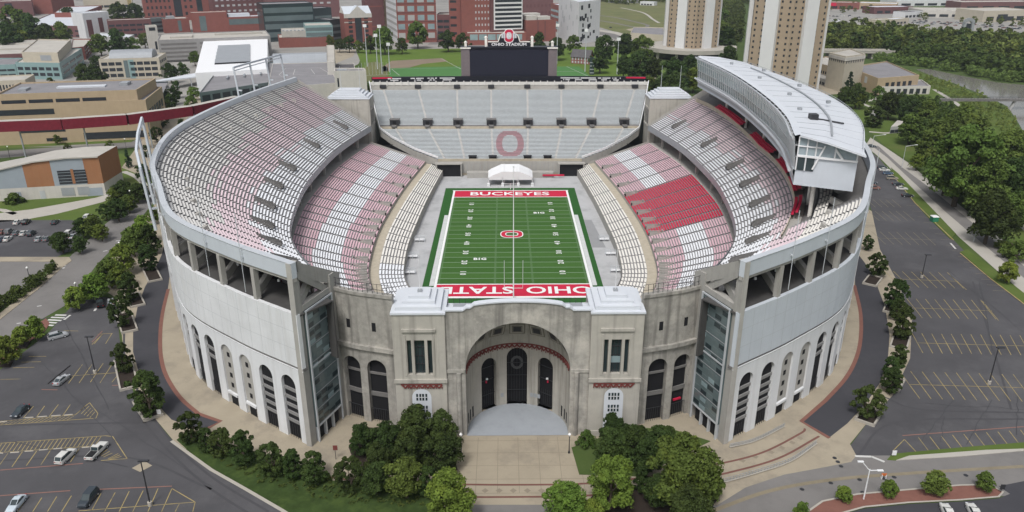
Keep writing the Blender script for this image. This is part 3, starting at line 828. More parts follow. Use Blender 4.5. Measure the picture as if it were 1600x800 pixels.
q1 = endquad(4,.28,.44,46.2,52.6,.35); ew.bar(q1[0], q1[2], .5,.4,2); q1 = endquad(4,.62,.76,49.5,52.0,.35); ew.bar(q1[3], q1[1], .6,.5,2)
ew.build('end_facade', ['panel_metal','end_glass','white_metal','glass_dark'], press)
for s in (.4,.9,1.4,1.9,2.4,2.9,3.4,3.85):
    p = mp(s,.38,0); mb = MB(); mb.cyl((p[0],p[1],28), .55,.55,13.6,0,12); mb.build('column', 'bench_cream', press)

# ================================================================== SOUTH GRANDSTAND
mat('pale_aisle', (.66,.65,.62), .9, .1, .5)
stand = thing('grandstand', 'grey bleacher grandstand behind the far end zone under a long dark sign board', 'grandstand', (0, 380, 0))
YS0, YS1, ZS0, ZS1 = 349., 413., 7., 31.6
def zs_(y): return ZS0+(ZS1-ZS0)*(y-YS0)/(YS1-YS0)
EDGE = [(349,33.5),(356,45.5),(365,57),(372,63.5),(392,69),(413,74.2)]
def hw(y): return float(np.interp(y, [e[0] for e in EDGE], [e[1] for e in EDGE]))
# aisle lines converge with the front
mb = MB(); rows = 62; ncol = 10
dyr = (YS1-YS0)/rows; dzr = (ZS1-ZS0)/rows
WALKROW = 24
for r in range(rows):
    y, y2 = YS0+dyr*r, YS0+dyr*(r+1); z = ZS0+dzr*r
    h, h2 = hw(y), hw(y2)
    m_ = 1 if r in (WALKROW, WALKROW+1) else (3 if r >= rows-5 else 0)
    mb.quad((-h,y,z),(h,y,z),(h2,y2,z),(-h2,y2,z),m_); mb.quad((-h2,y2,z),(h2,y2,z),(h2,y2,z+dzr),(-h2,y2,z+dzr),m_)
    for e in (-1,1): mb.quad((e*h,y,z-2.5),(e*h2,y2,z-2.5+dzr),(e*h2,y2,z+.9),(e*h,y,z+.5),3)
mb.quad((-33.5,YS0,0),(33.5,YS0,0),(33.5,YS0,ZS0+1.),(-33.5,YS0,ZS0+1.),1)
mb.quad((-74.2,YS1,G),(74.2,YS1,G),(74.2,YS1,ZS1+1),(-74.2,YS1,ZS1+1),1)
for e in (-1,1): mb.poly([(e*h_,y_,G) for y_,h_ in EDGE]+[(e*h_,y_,zs_(y_)-2) for y_,h_ in EDGE[::-1]],2)  # dark sheet painted where the gap under the stand lies in shade
sd = mb.build('terrace', ['deck_concrete','walk_tan','dark_void','raw_concrete'], stand)
AXS = [(7.8,9.0,9.6),(21.,25.3,27.8),(30.,39.5,49.),(44.,55.5,67.6)]
AIS = [-4,-3,-2,-1,1,2,3,4]
def ax(k, y):
    if abs(k) == 5: return math.copysign(hw(y)-.3, k)
    v = float(np.interp(y, (349.,373.,413.), AXS[abs(k)-1])); return math.copysign(min(v, hw(y)-.4), k)
edges = [-5]+AIS+[5]
for lo_r, hi_r in ((1,WALKROW),(WALKROW+3,rows-5)):
    for q in range(len(edges)-1):
        mb = MB()
        for r in range(lo_r, hi_r):
            y = YS0+dyr*(r+.45); z = ZS0+dzr*r+.36
            x0, x1 = ax(edges[q],y)+.5, ax(edges[q+1],y)-.5
            if x1-x0 < .8: continue
            segs = [(x0,x1,0)]
            if 3 <= r < 22:     # the letter O picked out in red seats
                xx = (r-12.)/9.6; ro = 6.7*math.sqrt(max(0,1-xx*xx))**.6; xi = (r-12.)/6.2; ri = 3.7*math.sqrt(max(0,1-xi*xi))**.6 if abs(xi) < 1 else 0
                cuts = sorted(set([x0,x1]+[c for c in (-ro,-ri,ri,ro) if x0 < c < x1]))
                segs = [(a,b,1 if ri <= abs((a+b)/2) <= ro else 0) for a,b in zip(cuts, cuts[1:])]
            for a, b, m_ in segs:
                mb.quad((a,y-.34,z),(b,y-.34,z),(b,y+.34,z),(a,y+.34,z),m_); mb.quad((a,y-.34,z-.2),(b,y-.34,z-.2),(b,y-.34,z),(a,y-.34,z),m_)
        if mb.f: mb.build('bench_block', ['south_seat','south_pink'], sd)
for e in AIS:
    mb = MB()
    for r in range(0, rows-5):
        y = YS0+dyr*(r+.5); (mb.box((ax(e,y), y, ZS0+dzr*r+.15), (1.0, dyr*.55, .3)) if abs(ax(e,y)) < hw(y)-.9 else None)
    mb.build('aisle_steps', 'pale_aisle', sd)
    y = YS0+dyr*(WALKROW+3.5); z = zs_(y)
    mb = MB(); x = ax(e,y)
    mb.box((x, y+.5, z+1.2), (4.6, 3.2, 2.6), 0); mb.box((x, y-1.2, z+.9), (1.7,.3,2.0), 1)
    mb.box((x, y+.5, z+2.6), (5.0, 3.4, .3), 2); mb.box((x, y-2.6, z-.2), (2.4, 2.6, .7), 2)
    mb.build('stair_tunnel', ['dark_metal','dark_void','shade_concrete'], sd)
    y = YS1-3.5; x = ax(e,y)
    mb = MB(); mb.box((x, y, zs_(y)+.9), (3.2, 2, 1.6), 0); mb.build('stair_tunnel', 'dark_metal', sd)
for x in (-14, -6.5, 6.5, 14):
    mb = MB(); mb.box((x*1.25, YS0+1.2, 7.9), (3.4,2.2,2.2), 0); mb.box((x*1.25, YS0+1.2, 9.1), (3.9,2.6,.25), 1); mb.build('stair_tunnel', ['dark_void','dark_metal'], sd)
mb = MB()
for i in range(40):
    x = -72+144*i/39; mb.box((x, YS1-1.2, ZS1+.9), (.5,.5,2.4), 0)
mb.box((0, YS1-.6, ZS1+.6), (148,.4,1.6), 0)
mb.build('back_wall', 'pale_aisle', stand)
mb = MB()
for (ya,ha),(yb,hb) in zip(EDGE, EDGE[1:]):
    for e in (-1,1):
        mb.bar((e*ha,ya,zs_(ya)+1.6),(e*hb,yb,zs_(yb)+1.6),.35,1.0)
mb.build('side_rail', 'white_metal', stand)
mb = MB(); mb.box((0,YS0-3.2,1.3),(40,3.2,2.6),0,0); mb.box((0,YS0-.15,4.0),(66,.3,5.5),0)
for i in range(33): mb.box((-32+2*i, YS0-.35, 4.2), (.12,.1,2.6), 1)
mb.build('front_wall', ['raw_concrete','grey_metal'], stand)
for e in (-1,1):
    mb = MB(); mb.box((e*28.5, YS0-1.0, 2.9), (11,2.,5.8), 0); mb.box((e*22.8,YS0-1.5,3.),(.5,2.6,6),1); mb.box((e*34.2,YS0-1.5,3.),(.5,2.6,6),1); mb.box((e*28.5,YS0-1.5,6.1),(12.5,2.8,.5),1)
    mb.build('tunnel_gate', ['dark_void','raw_concrete'], stand)
mb = MB(); mb.box((20.,YS0-5.2,1.4),(10,.2,.8),0); mb.build('red_banner', 'bench_red', stand)

mat('board_black', (.016,.017,.024), .35, .05)
mat('screen_black', (.018,.019,.032), .3, .05)
mat('brick_frame', (.16,.135,.14), .8, .12, 1.)
ribbon = thing('ribbon_board', 'long curved black advertising board along the top of the grey grandstand', 'sign', (0, 414.5, 31.6))
mb = MB(); NR = 40
def rb(x, z, d=0.): return (x, 416.5-(x/73)**2*3.0+d, z)
for i in range(NR):
    a, b = -73+146*i/NR, -73+146*(i+1)/NR
    mb.quad(rb(a,32.0), rb(b,32.0), rb(b,35.4), rb(a,35.4)); mb.quad(rb(a,32,.8), rb(a,35.4,.8), rb(b,35.4,.8), rb(b,32,.8)); mb.quad(rb(a,35.4), rb(b,35.4), rb(b,35.4,.8), rb(a,35.4,.8))
for i in range(15): mb.box((rb(-70+10*i,0)[0], rb(-70+10*i,0)[1]+.9, 29), (.5,.5,7))
board = mb.build('panel', 'board_black', ribbon)
for x, w in ((-61,7),(-49,7),(-41,5),(-33,8),(-24,0),(31,7),(37,6),(44,9),(51,6),(57,5)):
    if w == 0: continue
    mb = MB()
    for r, (ww, zz) in enumerate(((w,34.5),(w*.6,33.6))):
        n = int(ww/.55); rr = random.Random(int(x*7)+r)
        for k in range(n):
            if rr.random() < .14: continue
            xx = x-ww/2+ww*(k+.5)/n; p = rb(xx, zz, -.06); mb.box(p, (ww/n*.78,.06,.62))
    mb.build('lettering', 'white_metal', board)
for e in (-1,1):
    mb = MB(); p = rb(e*66.5,34.9,-.07); mb.box(p, (12,.1,.8), 0, -e*.1); mb.build('red_stripe', 'bench_red', board)

sb = thing('scoreboard', 'giant black scoreboard screen topped by a round red letter O emblem', 'scoreboard', (0, 420, G))
mb = MB(); mb.box((0,418.5,41.6),(42,1.6,15.6)); mb.build('screen', 'screen_black', sb)
mb = MB(); mb.box((0,421.5,41.6),(50.5,4.2,16.2),0); mb.box((0,419.,33.0),(51.5,3,1.2),1); mb.box((0,419.8,50.1),(51.5,5.4,.7),1)
for e in (-1,1):
    mb.box((e*23.2,418.9,41.8),(4.6,3.0,15.6),2); mb.box((e*23.0,418.7,33.9),(5.4,3.4,.7),3); mb.box((e*23.0,418.7,49.9),(5.6,3.6,.7),3)
    mb.box((e*15,422,20),(3,3,36),0)
fr = mb.build('frame', ['grey_metal','board_black','brick_frame','bench_cream'], sb)
for e in (-1,1):
    for x, z, h in ((23.0,50.3,2.2),(12.2,50.4,4.6)):
        mb = MB(); mb.box((e*x,419.4,z+h/2),(1.3,1.3,h),0); mb.cyl((e*x,419.4,z+h),.95,.95,.35,0,10); mb.cyl((e*x,419.4,z+h+.35),.7,.35,.5,0,10); mb.build('pillar', 'bench_cream', fr)
mb = MB()
mb.poly([(-11.2,419.2,50.4),(11.2,419.2,50.4),(11.2,419.2,52.9),(5.8,419.2,52.9),(4.6,419.2,56.2),(2.5,419.2,57.5),(-2.5,419.2,57.5),(-4.6,419.2,56.2),(-5.8,419.2,52.9),(-11.2,419.2,52.9)],0)
for a, b in (((-11.2,52.9),(-5.8,52.9)),((-5.8,52.9),(-4.6,56.2)),((-4.6,56.2),(-2.5,57.5)),((11.2,52.9),(5.8,52.9)),((5.8,52.9),(4.6,56.2)),((4.6,56.2),(2.5,57.5))):
    mb.bar((a[0],419.15,a[1]),(b[0],419.15,b[1]),.5,.5,1)
mb.box((0,419.9,54.0),(7,.8,4),0)
sg = mb.build('sign', ['board_black','bench_cream'], sb)
put_text('OHIO STADIUM', 2.1, (0,419.0,51.5), RX90, 'white_metal', 'lettering', sg, .06, 1.25)
def oval(mb, cx, y, cz, ro, ri, zs, m, n=28):
    for k in range(n):
        t0, t1 = 2*math.pi*k/n, 2*math.pi*(k+1)/n
        e = lambda t, r, q: (cx+r*math.copysign(abs(math.cos(t))**.75, math.cos(t)), y, cz+r*q*math.copysign(abs(math.sin(t))**.75, math.sin(t)))
        mb.quad(e(t0,ri,zs), e(t0,ro,zs), e(t1,ro,zs), e(t1,ri,zs), m)
mb = MB(); oval(mb,0,419.0,56.0,2.75,.02,1.32,0); oval(mb,0,418.95,56.0,2.4,1.35,1.33,1)
for x in (-3.5,-2.4,2.4,3.5): mb.box((x,418.85,56.0),(.95,.2,2.7-.2*abs(x)+.4),2)
mb.box((0,418.85,56.0),(1.5,.2,3.0),3); 
em = mb.build('letter_emblem', ['white_metal','bench_red','pale_metal','pale_metal'], sg)
put_text('S', 2.8, (0,418.7,56.0), RX90, 'white_metal', 'lettering', sg, .05, 1.)
# ================================================================== PLAYING FIELD
mat('turf', (.046,.112,.025), .95, .10, .9, spec=.1)
mat('turf_light', (.054,.126,.029), .95, .10, .9, spec=.1)
mat('turf_edge', (.03,.10,.026), .95, .1, .6, spec=.1)
mat('line_white', (.74,.75,.74), .8, .06)
mat('line_worn', (.52,.54,.53), .85, .1, .5)
mat('line_faint', (.20,.30,.19), .9, .05)
mat('endzone_red', (.50,.025,.06), .9, .08, .5, spec=.1)
mat('apron_grey', (.42,.425,.43), .85, .08, .12, stain=(.27,.275,.28), stain_scale=.11, stain_amt=.7)
mat('mat_grey', (.27,.275,.28), .85, .05)
FY = 269.2
gy0, gy1, ey0, ey1 = FY-45.72, FY+45.72, FY-54.86, FY+54.86
SW = 24.38
mb = MB()
n = 48; ring = [(88*math.cos(2*math.pi*k/n), 262+108*math.sin(2*math.pi*k/n), 0.) for k in range(n)]
mb.poly(ring); structure('field_apron', mb, 'apron_grey')
mb = MB(); mb.quad((-28.8,ey0-7,.03),(27.9+.6,ey0-7,.03),(28.5,ey1+4.2,.03),(-28.8,ey1+4.2,.03)); structure('turf_border', mb, 'turf_edge')
mb = MB()
for k in range(20):
    y0 = gy0+4.572*k; mb.quad((-SW,y0,.045),(SW,y0,.045),(SW,y0+4.572,.045),(-SW,y0+4.572,.045), k%2)
structure('playing_field', mb, ['turf','turf_light'])
mb = MB()
for a, b in ((ey0,gy0),(gy1,ey1)): mb.quad((-SW,a,.045),(SW,a,.045),(SW,b,.045),(-SW,b,.045))
structure('end_zone', mb, 'endzone_red')
mb = MB(); Z = .06
def ln(x0, y0, x1, y1, m=0, z=Z): mb.quad((x0,y0,z),(x1,y0,z),(x1,y1,z),(x0,y1,z),m)
for k in range(21):
    y = gy0+4.572*k; w = .16 if k not in (0,20) else .3; ln(-SW,y-w,SW,y+w,1 if k not in (0,20) else 0, Z)
for k in range(1,100):
    y = gy0+.9144*k
    for x in (-SW+.3,-6.1,6.1,SW-.9): ln(x-.1,y-.1,x+.6,y+.1,1,Z+.005)
for e in (-1,1): ln(e*SW-.1,ey0,e*SW+.1,ey1,0,Z+.008)
for e in (-1,1):
    a, b = sorted((e*SW,e*(SW+.75))); ln(a,ey0,b,ey1,0)
    a, b = sorted((e*(SW+.8),e*(SW+2.3))); ln(a,ey0+8,b,FY+22,4)
ln(-SW-1,ey0-1.2,SW+1,ey0,0); ln(-SW-1,ey1,SW+1,ey1+.7,0)
mb.poly([(28.6,FY-14,.02),(33.5,FY-14,.02),(31.5,FY+16,.02),(28.6,FY+16,.02)],3)
structure('field_markings', mb, ['line_white','line_faint','line_white','mat_grey','line_worn'])
for k, t in enumerate(('10','20','30','40','50','40','30','20','10')):
    y = gy0+9.144*(k+1)
    for e in (-1,1):
        put_text(t[0]+' '+t[1], 2.7, (e*16.5,y,.08), RZ(-e*math.pi/2 if e < 0 else math.pi/2) if False else RZ(e*math.pi/2), 'line_white', 'field_number', None, .07, .95, kind='structure')
put_text('BUCKEYES', 6.6, (-.5,(gy1+ey1)/2,.08), RZ(0), 'line_white', 'end_zone_lettering', None, .12, 1.12, kind='structure')
put_text('OHIO', 7.2, (14.4,(gy0+ey0)/2+.2,.08), RZ(math.pi), 'line_white', 'end_zone_lettering', None, .13, 1.12, kind='structure')
put_text('STATE', 7.2, (-11.3,(gy0+ey0)/2+.2,.08), RZ(math.pi), 'line_white', 'end_zone_lettering', None, .13, 1.12, kind='structure')
for x, y in ((-11.2,FY-24.5),(11.2,FY+24.5)):
    put_text('B1G', 2.5, (x,y,.08), RZ(0), 'line_white', 'field_emblem', None, .1, 1., kind='structure')
mb = MB()
def ovalf(cx, cy, ro, ri, q, m, z):
    N = 32
    for k in range(N):
        t0, t1 = 2*math.pi*k/N, 2*math.pi*(k+1)/N
        e = lambda t, r, qq: (cx+r*math.copysign(abs(math.cos(t))**.7, math.cos(t)), cy+qq*math.copysign(abs(math.sin(t))**.7, math.sin(t)), z)
        mb.quad(e(t0,ri,q[1]), e(t0,ro,q[0]), e(t1,ro,q[0]), e(t1,ri,q[1]), m)
ovalf(0,FY,4.3,2.1,(4.0,1.6),0,.08); ovalf(0,FY,3.95,2.45,(3.6,2.0),1,.09)
structure('midfield_emblem', mb, ['line_white','endzone_red'])
for y, lab in ((ey0-.6,'near'),(ey1+.6,'far')):
    s = -1 if lab == 'far' else 1
    gp = thing('goal_post', f'slim white goal post at the {lab} end of the field, over the '+('OHIO STATE' if lab == 'near' else 'BUCKEYES')+' lettering', 'goal post', (0,y,0), 'goal posts of the football field')
    mb = MB(); mb.cyl((0,y-s*1.6,0),.18,.18,2.6,0,10); mb.bar((0,y-s*1.6,2.6),(0,y,3.05),.3,.3,0,8); mb.build('base', 'white_metal', gp)
    mb = MB(); mb.bar((-2.82,y,3.05),(2.82,y,3.05),.16,.16,0,8); mb.build('crossbar', 'white_metal', gp)
    for e in (-1,1):
        mb = MB(); mb.bar((e*2.82,y,3.0),(e*2.82,y,12.2),.12,.12,0,8); mb.build('upright', 'white_metal', gp)
tent = thing('white_tent', 'large white canopy tent behind the far end zone', 'tent', (0,336,0))
mb = MB()
prof = [(-10,4.2),(-8.5,5.2),(-4,7.2),(4,7.2),(8.5,5.2),(10,4.2)]
for (a,za),(b,zb_) in zip(prof, prof[1:]): mb.quad((a,331.5,za-.6),(b,331.5,zb_-.6),(b,340,zb_+.6),(a,340,za+.6))
mb.poly([(a,331.5,z-.6) for a,z in prof]+[(10,331.5,2.8),(-10,331.5,2.8)]); mb.poly([(a,340,z+.6) for a,z in prof]+[(10,340,2.8),(-10,340,2.8)])
for e in (-1,1): mb.quad((e*10,331.5,2.8),(e*10,340,2.8),(e*10,340,4.8),(e*10,331.5,3.6))
mb.build('canopy', 'white_metal', tent)
for x in (-9.8,-3.5,3.5,9.8):
    for y in (331.6,339.8):
        mb = MB(); mb.bar((x,y,0),(x,y,4),.2,.2); 
        if y < 335: mb.box((x,y-.4,.7),(1.2,1.2,1.4))
        mb.build('leg', 'white_metal', tent)
# white field access ramps at the foot of the stands
i = 0
for side, spots in ((-1,((-33.6,262),(-34.4,246),(-33.8,232))),(1,((33.6,262),(34.2,248),(33.9,233)))):
    for (x, y), w in zip(spots, ('farthest','middle','nearest')):
        t = thing('access_ramp', f'{w} of the three small white railed ramps at the foot of the {"left" if side<0 else "right"} stand', 'ramp', (x,y,0), 'field access ramps')
        mb = MB(); mb.box((x,y,.8),(3.6,1.4,.25)); mb.build('deck', 'white_metal', t)
        mb = MB()
        for e in (-1,1):
            mb.bar((x-1.8,y+e*.7,1.9),(x+1.8,y+e*.7,1.9),.12,.12)
            for xx in (-1.8,0,1.8): mb.bar((x+xx,y+e*.7,0),(x+xx,y+e*.7,1.9),.12,.12)
        mb.build('railing', 'pale_metal', t)
# ================================================================== GROUND, ROADS, PAVING
EXPO = 0.04
mat('grass', (.062,.095,.028), .95, .25, .04, spec=.1, stain=(.10,.115,.04), stain_scale=.02, stain_amt=.5)
mat('grass_dark', (.038,.062,.018), .95, .35, .5, spec=.1, stain=(.065,.095,.024), stain_scale=.25, stain_amt=.7)
mat('lawn', (.085,.125,.03), .95, .18, .08, spec=.1, stain=(.13,.13,.05), stain_scale=.05, stain_amt=.5)
mat('sports_turf', (.10,.158,.030), .95, .12, .05, spec=.1, stain=(.125,.165,.04), stain_scale=.05, stain_amt=.5)
mat('synthetic_turf', (.075,.185,.06), .95, .06, .05, spec=.1)
mat('dirt', (.21,.165,.12), .95, .15, .05)
mat('meadow', (.135,.14,.055), .95, .2, .03, stain=(.085,.12,.035), stain_scale=.02, stain_amt=.7)
mat('asphalt', (.073,.072,.077), .9, .24, .05, spec=.25, stain=(.115,.113,.117), stain_scale=.035, stain_amt=.8)
mat('asphalt_dark', (.050,.050,.057), .9, .08, .1, spec=.25, stain=(.072,.071,.078), stain_scale=.08, stain_amt=.5)
mat('asphalt_old', (.18,.172,.165), .9, .10, .08, stain=(.13,.125,.12), stain_scale=.09, stain_amt=.6)
mat('concrete_tan', (.33,.288,.218), .9, .10, .15, stain=(.21,.185,.15), stain_scale=.12, stain_amt=.75)
mat('concrete_pale', (.40,.38,.34), .9, .1, .1, stain=(.31,.29,.26), stain_scale=.1, stain_amt=.5)
mat('pavement', (.28,.27,.25), .9, .15, .03, stain=(.18,.175,.165), stain_scale=.02, stain_amt=.7)
mat('brick_paving', (.19,.088,.068), .9, .12, .8)
mat('paint_yellow', (.33,.26,.115), .85, .25, .5, stain=(.10,.098,.10), stain_scale=.35, stain_amt=.8)
mat('paint_white', (.55,.55,.53), .8, .15, .4)
mat('paint_red', (.22,.12,.10), .8, .15, .4)
mat('mulch', (.030,.022,.017), .95, .2, .6)
mat('kerb', (.38,.355,.31), .9, .1, .3)
mat('river', (.19,.18,.165), .12, .08, .02, spec=.5)
mb = MB(); n = 72
for k in range(n):
    t0, t1 = 2*math.pi*k/n, 2*math.pi*(k+1)/n
    e = lambda t: (86*math.cos(t), 258+102*math.sin(t)); q = lambda t: (2600*math.cos(t), 258+2600*math.sin(t))
    a, b, c, d = e(t0), e(t1), q(t0), q(t1)
    prev = None
    for fr in (0,.01,.03,.08,.2,.45,1):
        u, v = (a[0]+(c[0]-a[0])*fr, a[1]+(c[1]-a[1])*fr), (b[0]+(d[0]-b[0])*fr, b[1]+(d[1]-b[1])*fr)
        if prev: mb.quad((*prev[0],G),(*u,G),(*v,G),(*prev[1],G))
        prev = (u, v)
structure('ground', mb, 'grass')
def area(name, pts, m, lev, kerb=0.):
    """flat ground area through the measured outline; kerb lifts it as a real step"""
    q = [P(u, v, G) for u, v in pts]
    z = G+.012*lev+kerb
    mb = MB()
    if kerb: mb.prism([(p[0],p[1]) for p in q], G, z, 0, bottom=False)
    else:
        a = sum(q[i][0]*q[(i+1)%len(q)][1]-q[(i+1)%len(q)][0]*q[i][1] for i in range(len(q)))
        if a < 0: q = q[::-1]
        mb.poly([(p[0],p[1],z) for p in q])
    return structure(name, mb, m)
def ribbon_mb(mb, pts, w, z, m=0, world=False):
    q = [Vector(p[:2]) if world else Vector(P(*p, G)[:2]) for p in pts]
    L = []
    for i, p in enumerate(q):
        t = (q[min(i+1,len(q)-1)]-q[max(i-1,0)]).normalized(); n_ = Vector((-t.y,t.x))*w/2
        L.append((p+n_, p-n_))
    for (a,b),(c,d) in zip(L, L[1:]): mb.quad((b.x,b.y,z),(d.x,d.y,z),(c.x,c.y,z),(a.x,a.y,z),m)
def ribbon(name, pts, w, m, lev, dz=0.):
    mb = MB(); ribbon_mb(mb, pts, w, G+.012*lev+dz); return structure(name, mb, m)
def spl(pts, k=6):
    f_ = smooth_curve(pts); n_ = len(pts)-1
    return [tuple(f_(i/k)) for i in range(n_*k+1)]
# campus ground far left and behind
area('campus_pavement', [(-500,240),(150,228),(250,208),(460,150),(560,100),(570,78),(1000,72),(1000,30),(800,-25),(-500,-25)], 'pavement', 1)
area('lawn', [(-60,227),(240,217),(232,207),(150,211),(-60,220)], 'lawn', 2) if False else None
area('lawn', [(-60,235),(205,222),(210,214),(-60,224)], 'lawn', 3)
area('street', [(-60,252),(240,228),(262,205),(240,206),(205,222),(-60,240)], 'asphalt_old', 2)
area('lawn', [(-60,350),(160,345),(230,285),(215,250),(190,240),(-60,300)], 'lawn', 2)
area('footpath', [(-40,338),(50,327),(150,309),(180,300),(186,304),(160,316),(90,334),(30,345),(-40,350)], 'concrete_pale', 4)
area('footpath', [(-40,322),(10,327),(28,333),(20,336),(0,330),(-40,330)], 'concrete_pale', 4)
ribbon('footpath', spl([(193,268),(212,276),(225,288),(226,297)]), 2.6, 'concrete_pale', 4)
area('street_plaza', [(190,262),(232,205),(330,133),(345,133),(262,215),(245,262),(215,272)], 'concrete_tan', 3)
area('sports_lawn', [(556,78),(1000,72),(1040,112),(1010,128),(575,128)], 'sports_turf', 4)
area('dirt_track', [(596,106),(612,95),(690,91),(700,96),(660,100),(625,110),(596,112)], 'dirt', 6)
area('meadow', [(560,128),(606,126),(606,106),(590,96),(575,98)], 'meadow', 6)
area('synthetic_pitch', [(608,118),(608,107),(660,105),(720,104),(905,104),(925,122),(608,130)], 'synthetic_turf', 8)
mb = MB()
for a, b in (((612,108),(624,118)),((690,92),(720,108)),((612,108),(720,106)),((885,104),(925,122)),((868,112),(905,112))): ribbon_mb(mb, [a,b], .35, G+.13)
structure('pitch_lines', mb, 'paint_white')
area('construction_yard', [(523,100),(552,88),(556,78),(522,78)], 'concrete_tan', 4)
area('street', [(545,75),(1000,72),(1000,67),(700,68),(545,69)], 'pavement', 6)
area('street', [(668,70),(705,69),(690,58),(680,58)], 'asphalt_old', 8)
# road and lots on the left
road_l = [(-60,545),(0,497),(60,449),(105,405),(165,350),(215,308),(238,286),(252,262),(272,255),(262,290),(243,312),(225,335),(192,372),(150,415),(108,474),(72,495),(40,512),(0,542),(-60,590)]
area('road', road_l, 'asphalt_old', 4)
area('parking_lot', [(-60,344),(112,344),(140,352),(112,392),(88,402),(-60,402)], 'asphalt', 4)
area('parking_lot', [(-60,408),(86,408),(60,432),(0,482),(-60,520)], 'asphalt_old', 3)
area('footpath', [(-60,402),(90,402),(108,402),(112,408),(98,418),(60,452),(0,500),(-60,545),(-60,535),(0,490),(60,442),(88,414),(84,409),(-60,409)], 'concrete_tan', 5, .1)
area('parking_lot', [(-320,930),(520,850),(440,800),(385,768),(330,737),(268,692),(238,655),(208,612),(194,575),(187,530),(183,490),(178,466),(140,462),(112,478),(76,520),(40,548),(0,578),(-320,800)], 'asphalt', 3)
area('planting_strip', [(-20,560),(10,540),(72,498),(78,506),(70,518),(30,545),(-20,585)], 'brick_paving', 5, .1)
for c in ((62,520),(38,541),(12,570)):
    u, v = c; area('planting_bed', [(u-14,v+4),(u-6,v-6),(u+10,v-7),(u+4,v+4)], 'mulch', 7, .11)
# forecourt round the stadium, ring drives and their brick edging
area('forecourt', [(250,262),(272,255),(330,300),(360,470),(440,560),(520,600),(620,640),(990,640),(1080,600),(1165,560),(1240,470),(1285,400),(1310,300),(1362,330),(1375,390),(1402,440),(1425,500),(1422,560),(1395,618),(1362,652),(1328,694),(1338,712),(1330,722),(1290,730),(1225,742),(1165,762),(1120,790),(930,789),(730,789),(690,800),(600,790),(520,778),(430,762),(335,730),(272,690),(243,655),(212,612),(198,575),(191,530),(187,490),(182,466),(160,452),(150,430),(192,378),(228,338),(245,315)], 'concrete_tan', 5)
area('ring_drive', [(262,455),(254,490),(251,525),(253,560),(262,590),(283,622),(310,646),(344,659),(321,671),(295,667),(268,656),(240,626),(219,590),(208,550),(208,515),(215,480),(226,450),(240,425),(252,400),(258,380),(272,380)], 'asphalt_dark', 7)
area('ring_drive', [(1336,450),(1344,490),(1344,530),(1336,562),(1320,592),(1290,625),(1253,659),(1296,684),(1324,662),(1352,632),(1374,600),(1387,562),(1390,525),(1383,480),(1368,440),(1352,412),(1335,390)], 'asphalt_dark', 7)
mb = MB()
for pts in ([(263,452),(254,490),(250.5,525),(252,560),(261,590),(282,622),(310,647),(345,659),(322,671)], [(1335,446),(1344.5,490),(1344.5,530),(1337,562),(1320,593),(1290,626),(1252,659),(1296,685)]):
    ribbon_mb(mb, spl(pts[:-2])+pts[-2:], .95, G+.11)
structure('brick_edging', mb, 'brick_paving')
mb = MB()
for pts in ([(440,728),(520,747),(620,755),(700,757),(800,758),(915,756),(1010,746),(1115,727),(1190,708),(1250,678),(1258,670)], [(440,758),(520,769),(620,776),(700,777),(800,777),(915,775),(1020,765),(1130,741),(1215,717),(1280,682)]):
    ribbon_mb(mb, spl(pts), .5, G+.09)
mat('band_red', (.16,.075,.062), .9, .12, .5)
structure('paving_bands', mb, 'band_red')
mat('concrete_seam', (.24,.205,.155), .9, .1)
mb = MB()
for k in range(-6, 7):
    ribbon_mb(mb, [(4.2*k, 137, 0), (4.2*k, 119, 0)], .12, G+.08, world=True)
for k in range(5): ribbon_mb(mb, [(-26, 119+4.2*k, 0), (26, 119+4.2*k, 0)], .12, G+.084, world=True)
for k in range(9): 
    u = 736+22*k; c = P(u, 767, G); mb.poly([(c[0]-.7,c[1],G+.085),(c[0],c[1]-.7,G+.085),(c[0]+.7,c[1],G+.085),(c[0],c[1]+.7,G+.085)], 0)
for u, v in ((1205,707),(1222,700),(1238,692),(1180,714),(1250,685),(1160,720)):
    c = P(u, v, G); mb.poly([(c[0]-.7,c[1],G+.085),(c[0],c[1]-.7,G+.085),(c[0]+.7,c[1],G+.085),(c[0],c[1]+.7,G+.085)], 0)
structure('paving_seams', mb, 'concrete_seam')
area('planting_bed', [(276,688),(292,676),(345,690),(430,716),(515,740),(520,752),(610,752),(720,757),(735,790),(690,830),(520,850),(440,800),(385,768),(330,737)], 'grass_dark', 9, .05)
area('planting_bed', [(545,700),(570,668),(700,680),(715,735),(560,742)], 'mulch', 9, .06)
area('planting_bed', [(905,742),(893,700),(985,668),(1052,672),(1110,690),(1000,745)], 'grass', 9, .05)
area('planting_bed', [(905,800),(930,770),(1050,752),(1120,745),(1125,775),(1108,800),(1090,840),(905,840)], 'mulch', 9, .05)
mb = MB(); ribbon_mb(mb, [(268,690),(330,735),(385,766),(440,798),(520,848)], .7, G+.2)
structure('kerb_strip', mb, 'kerb')
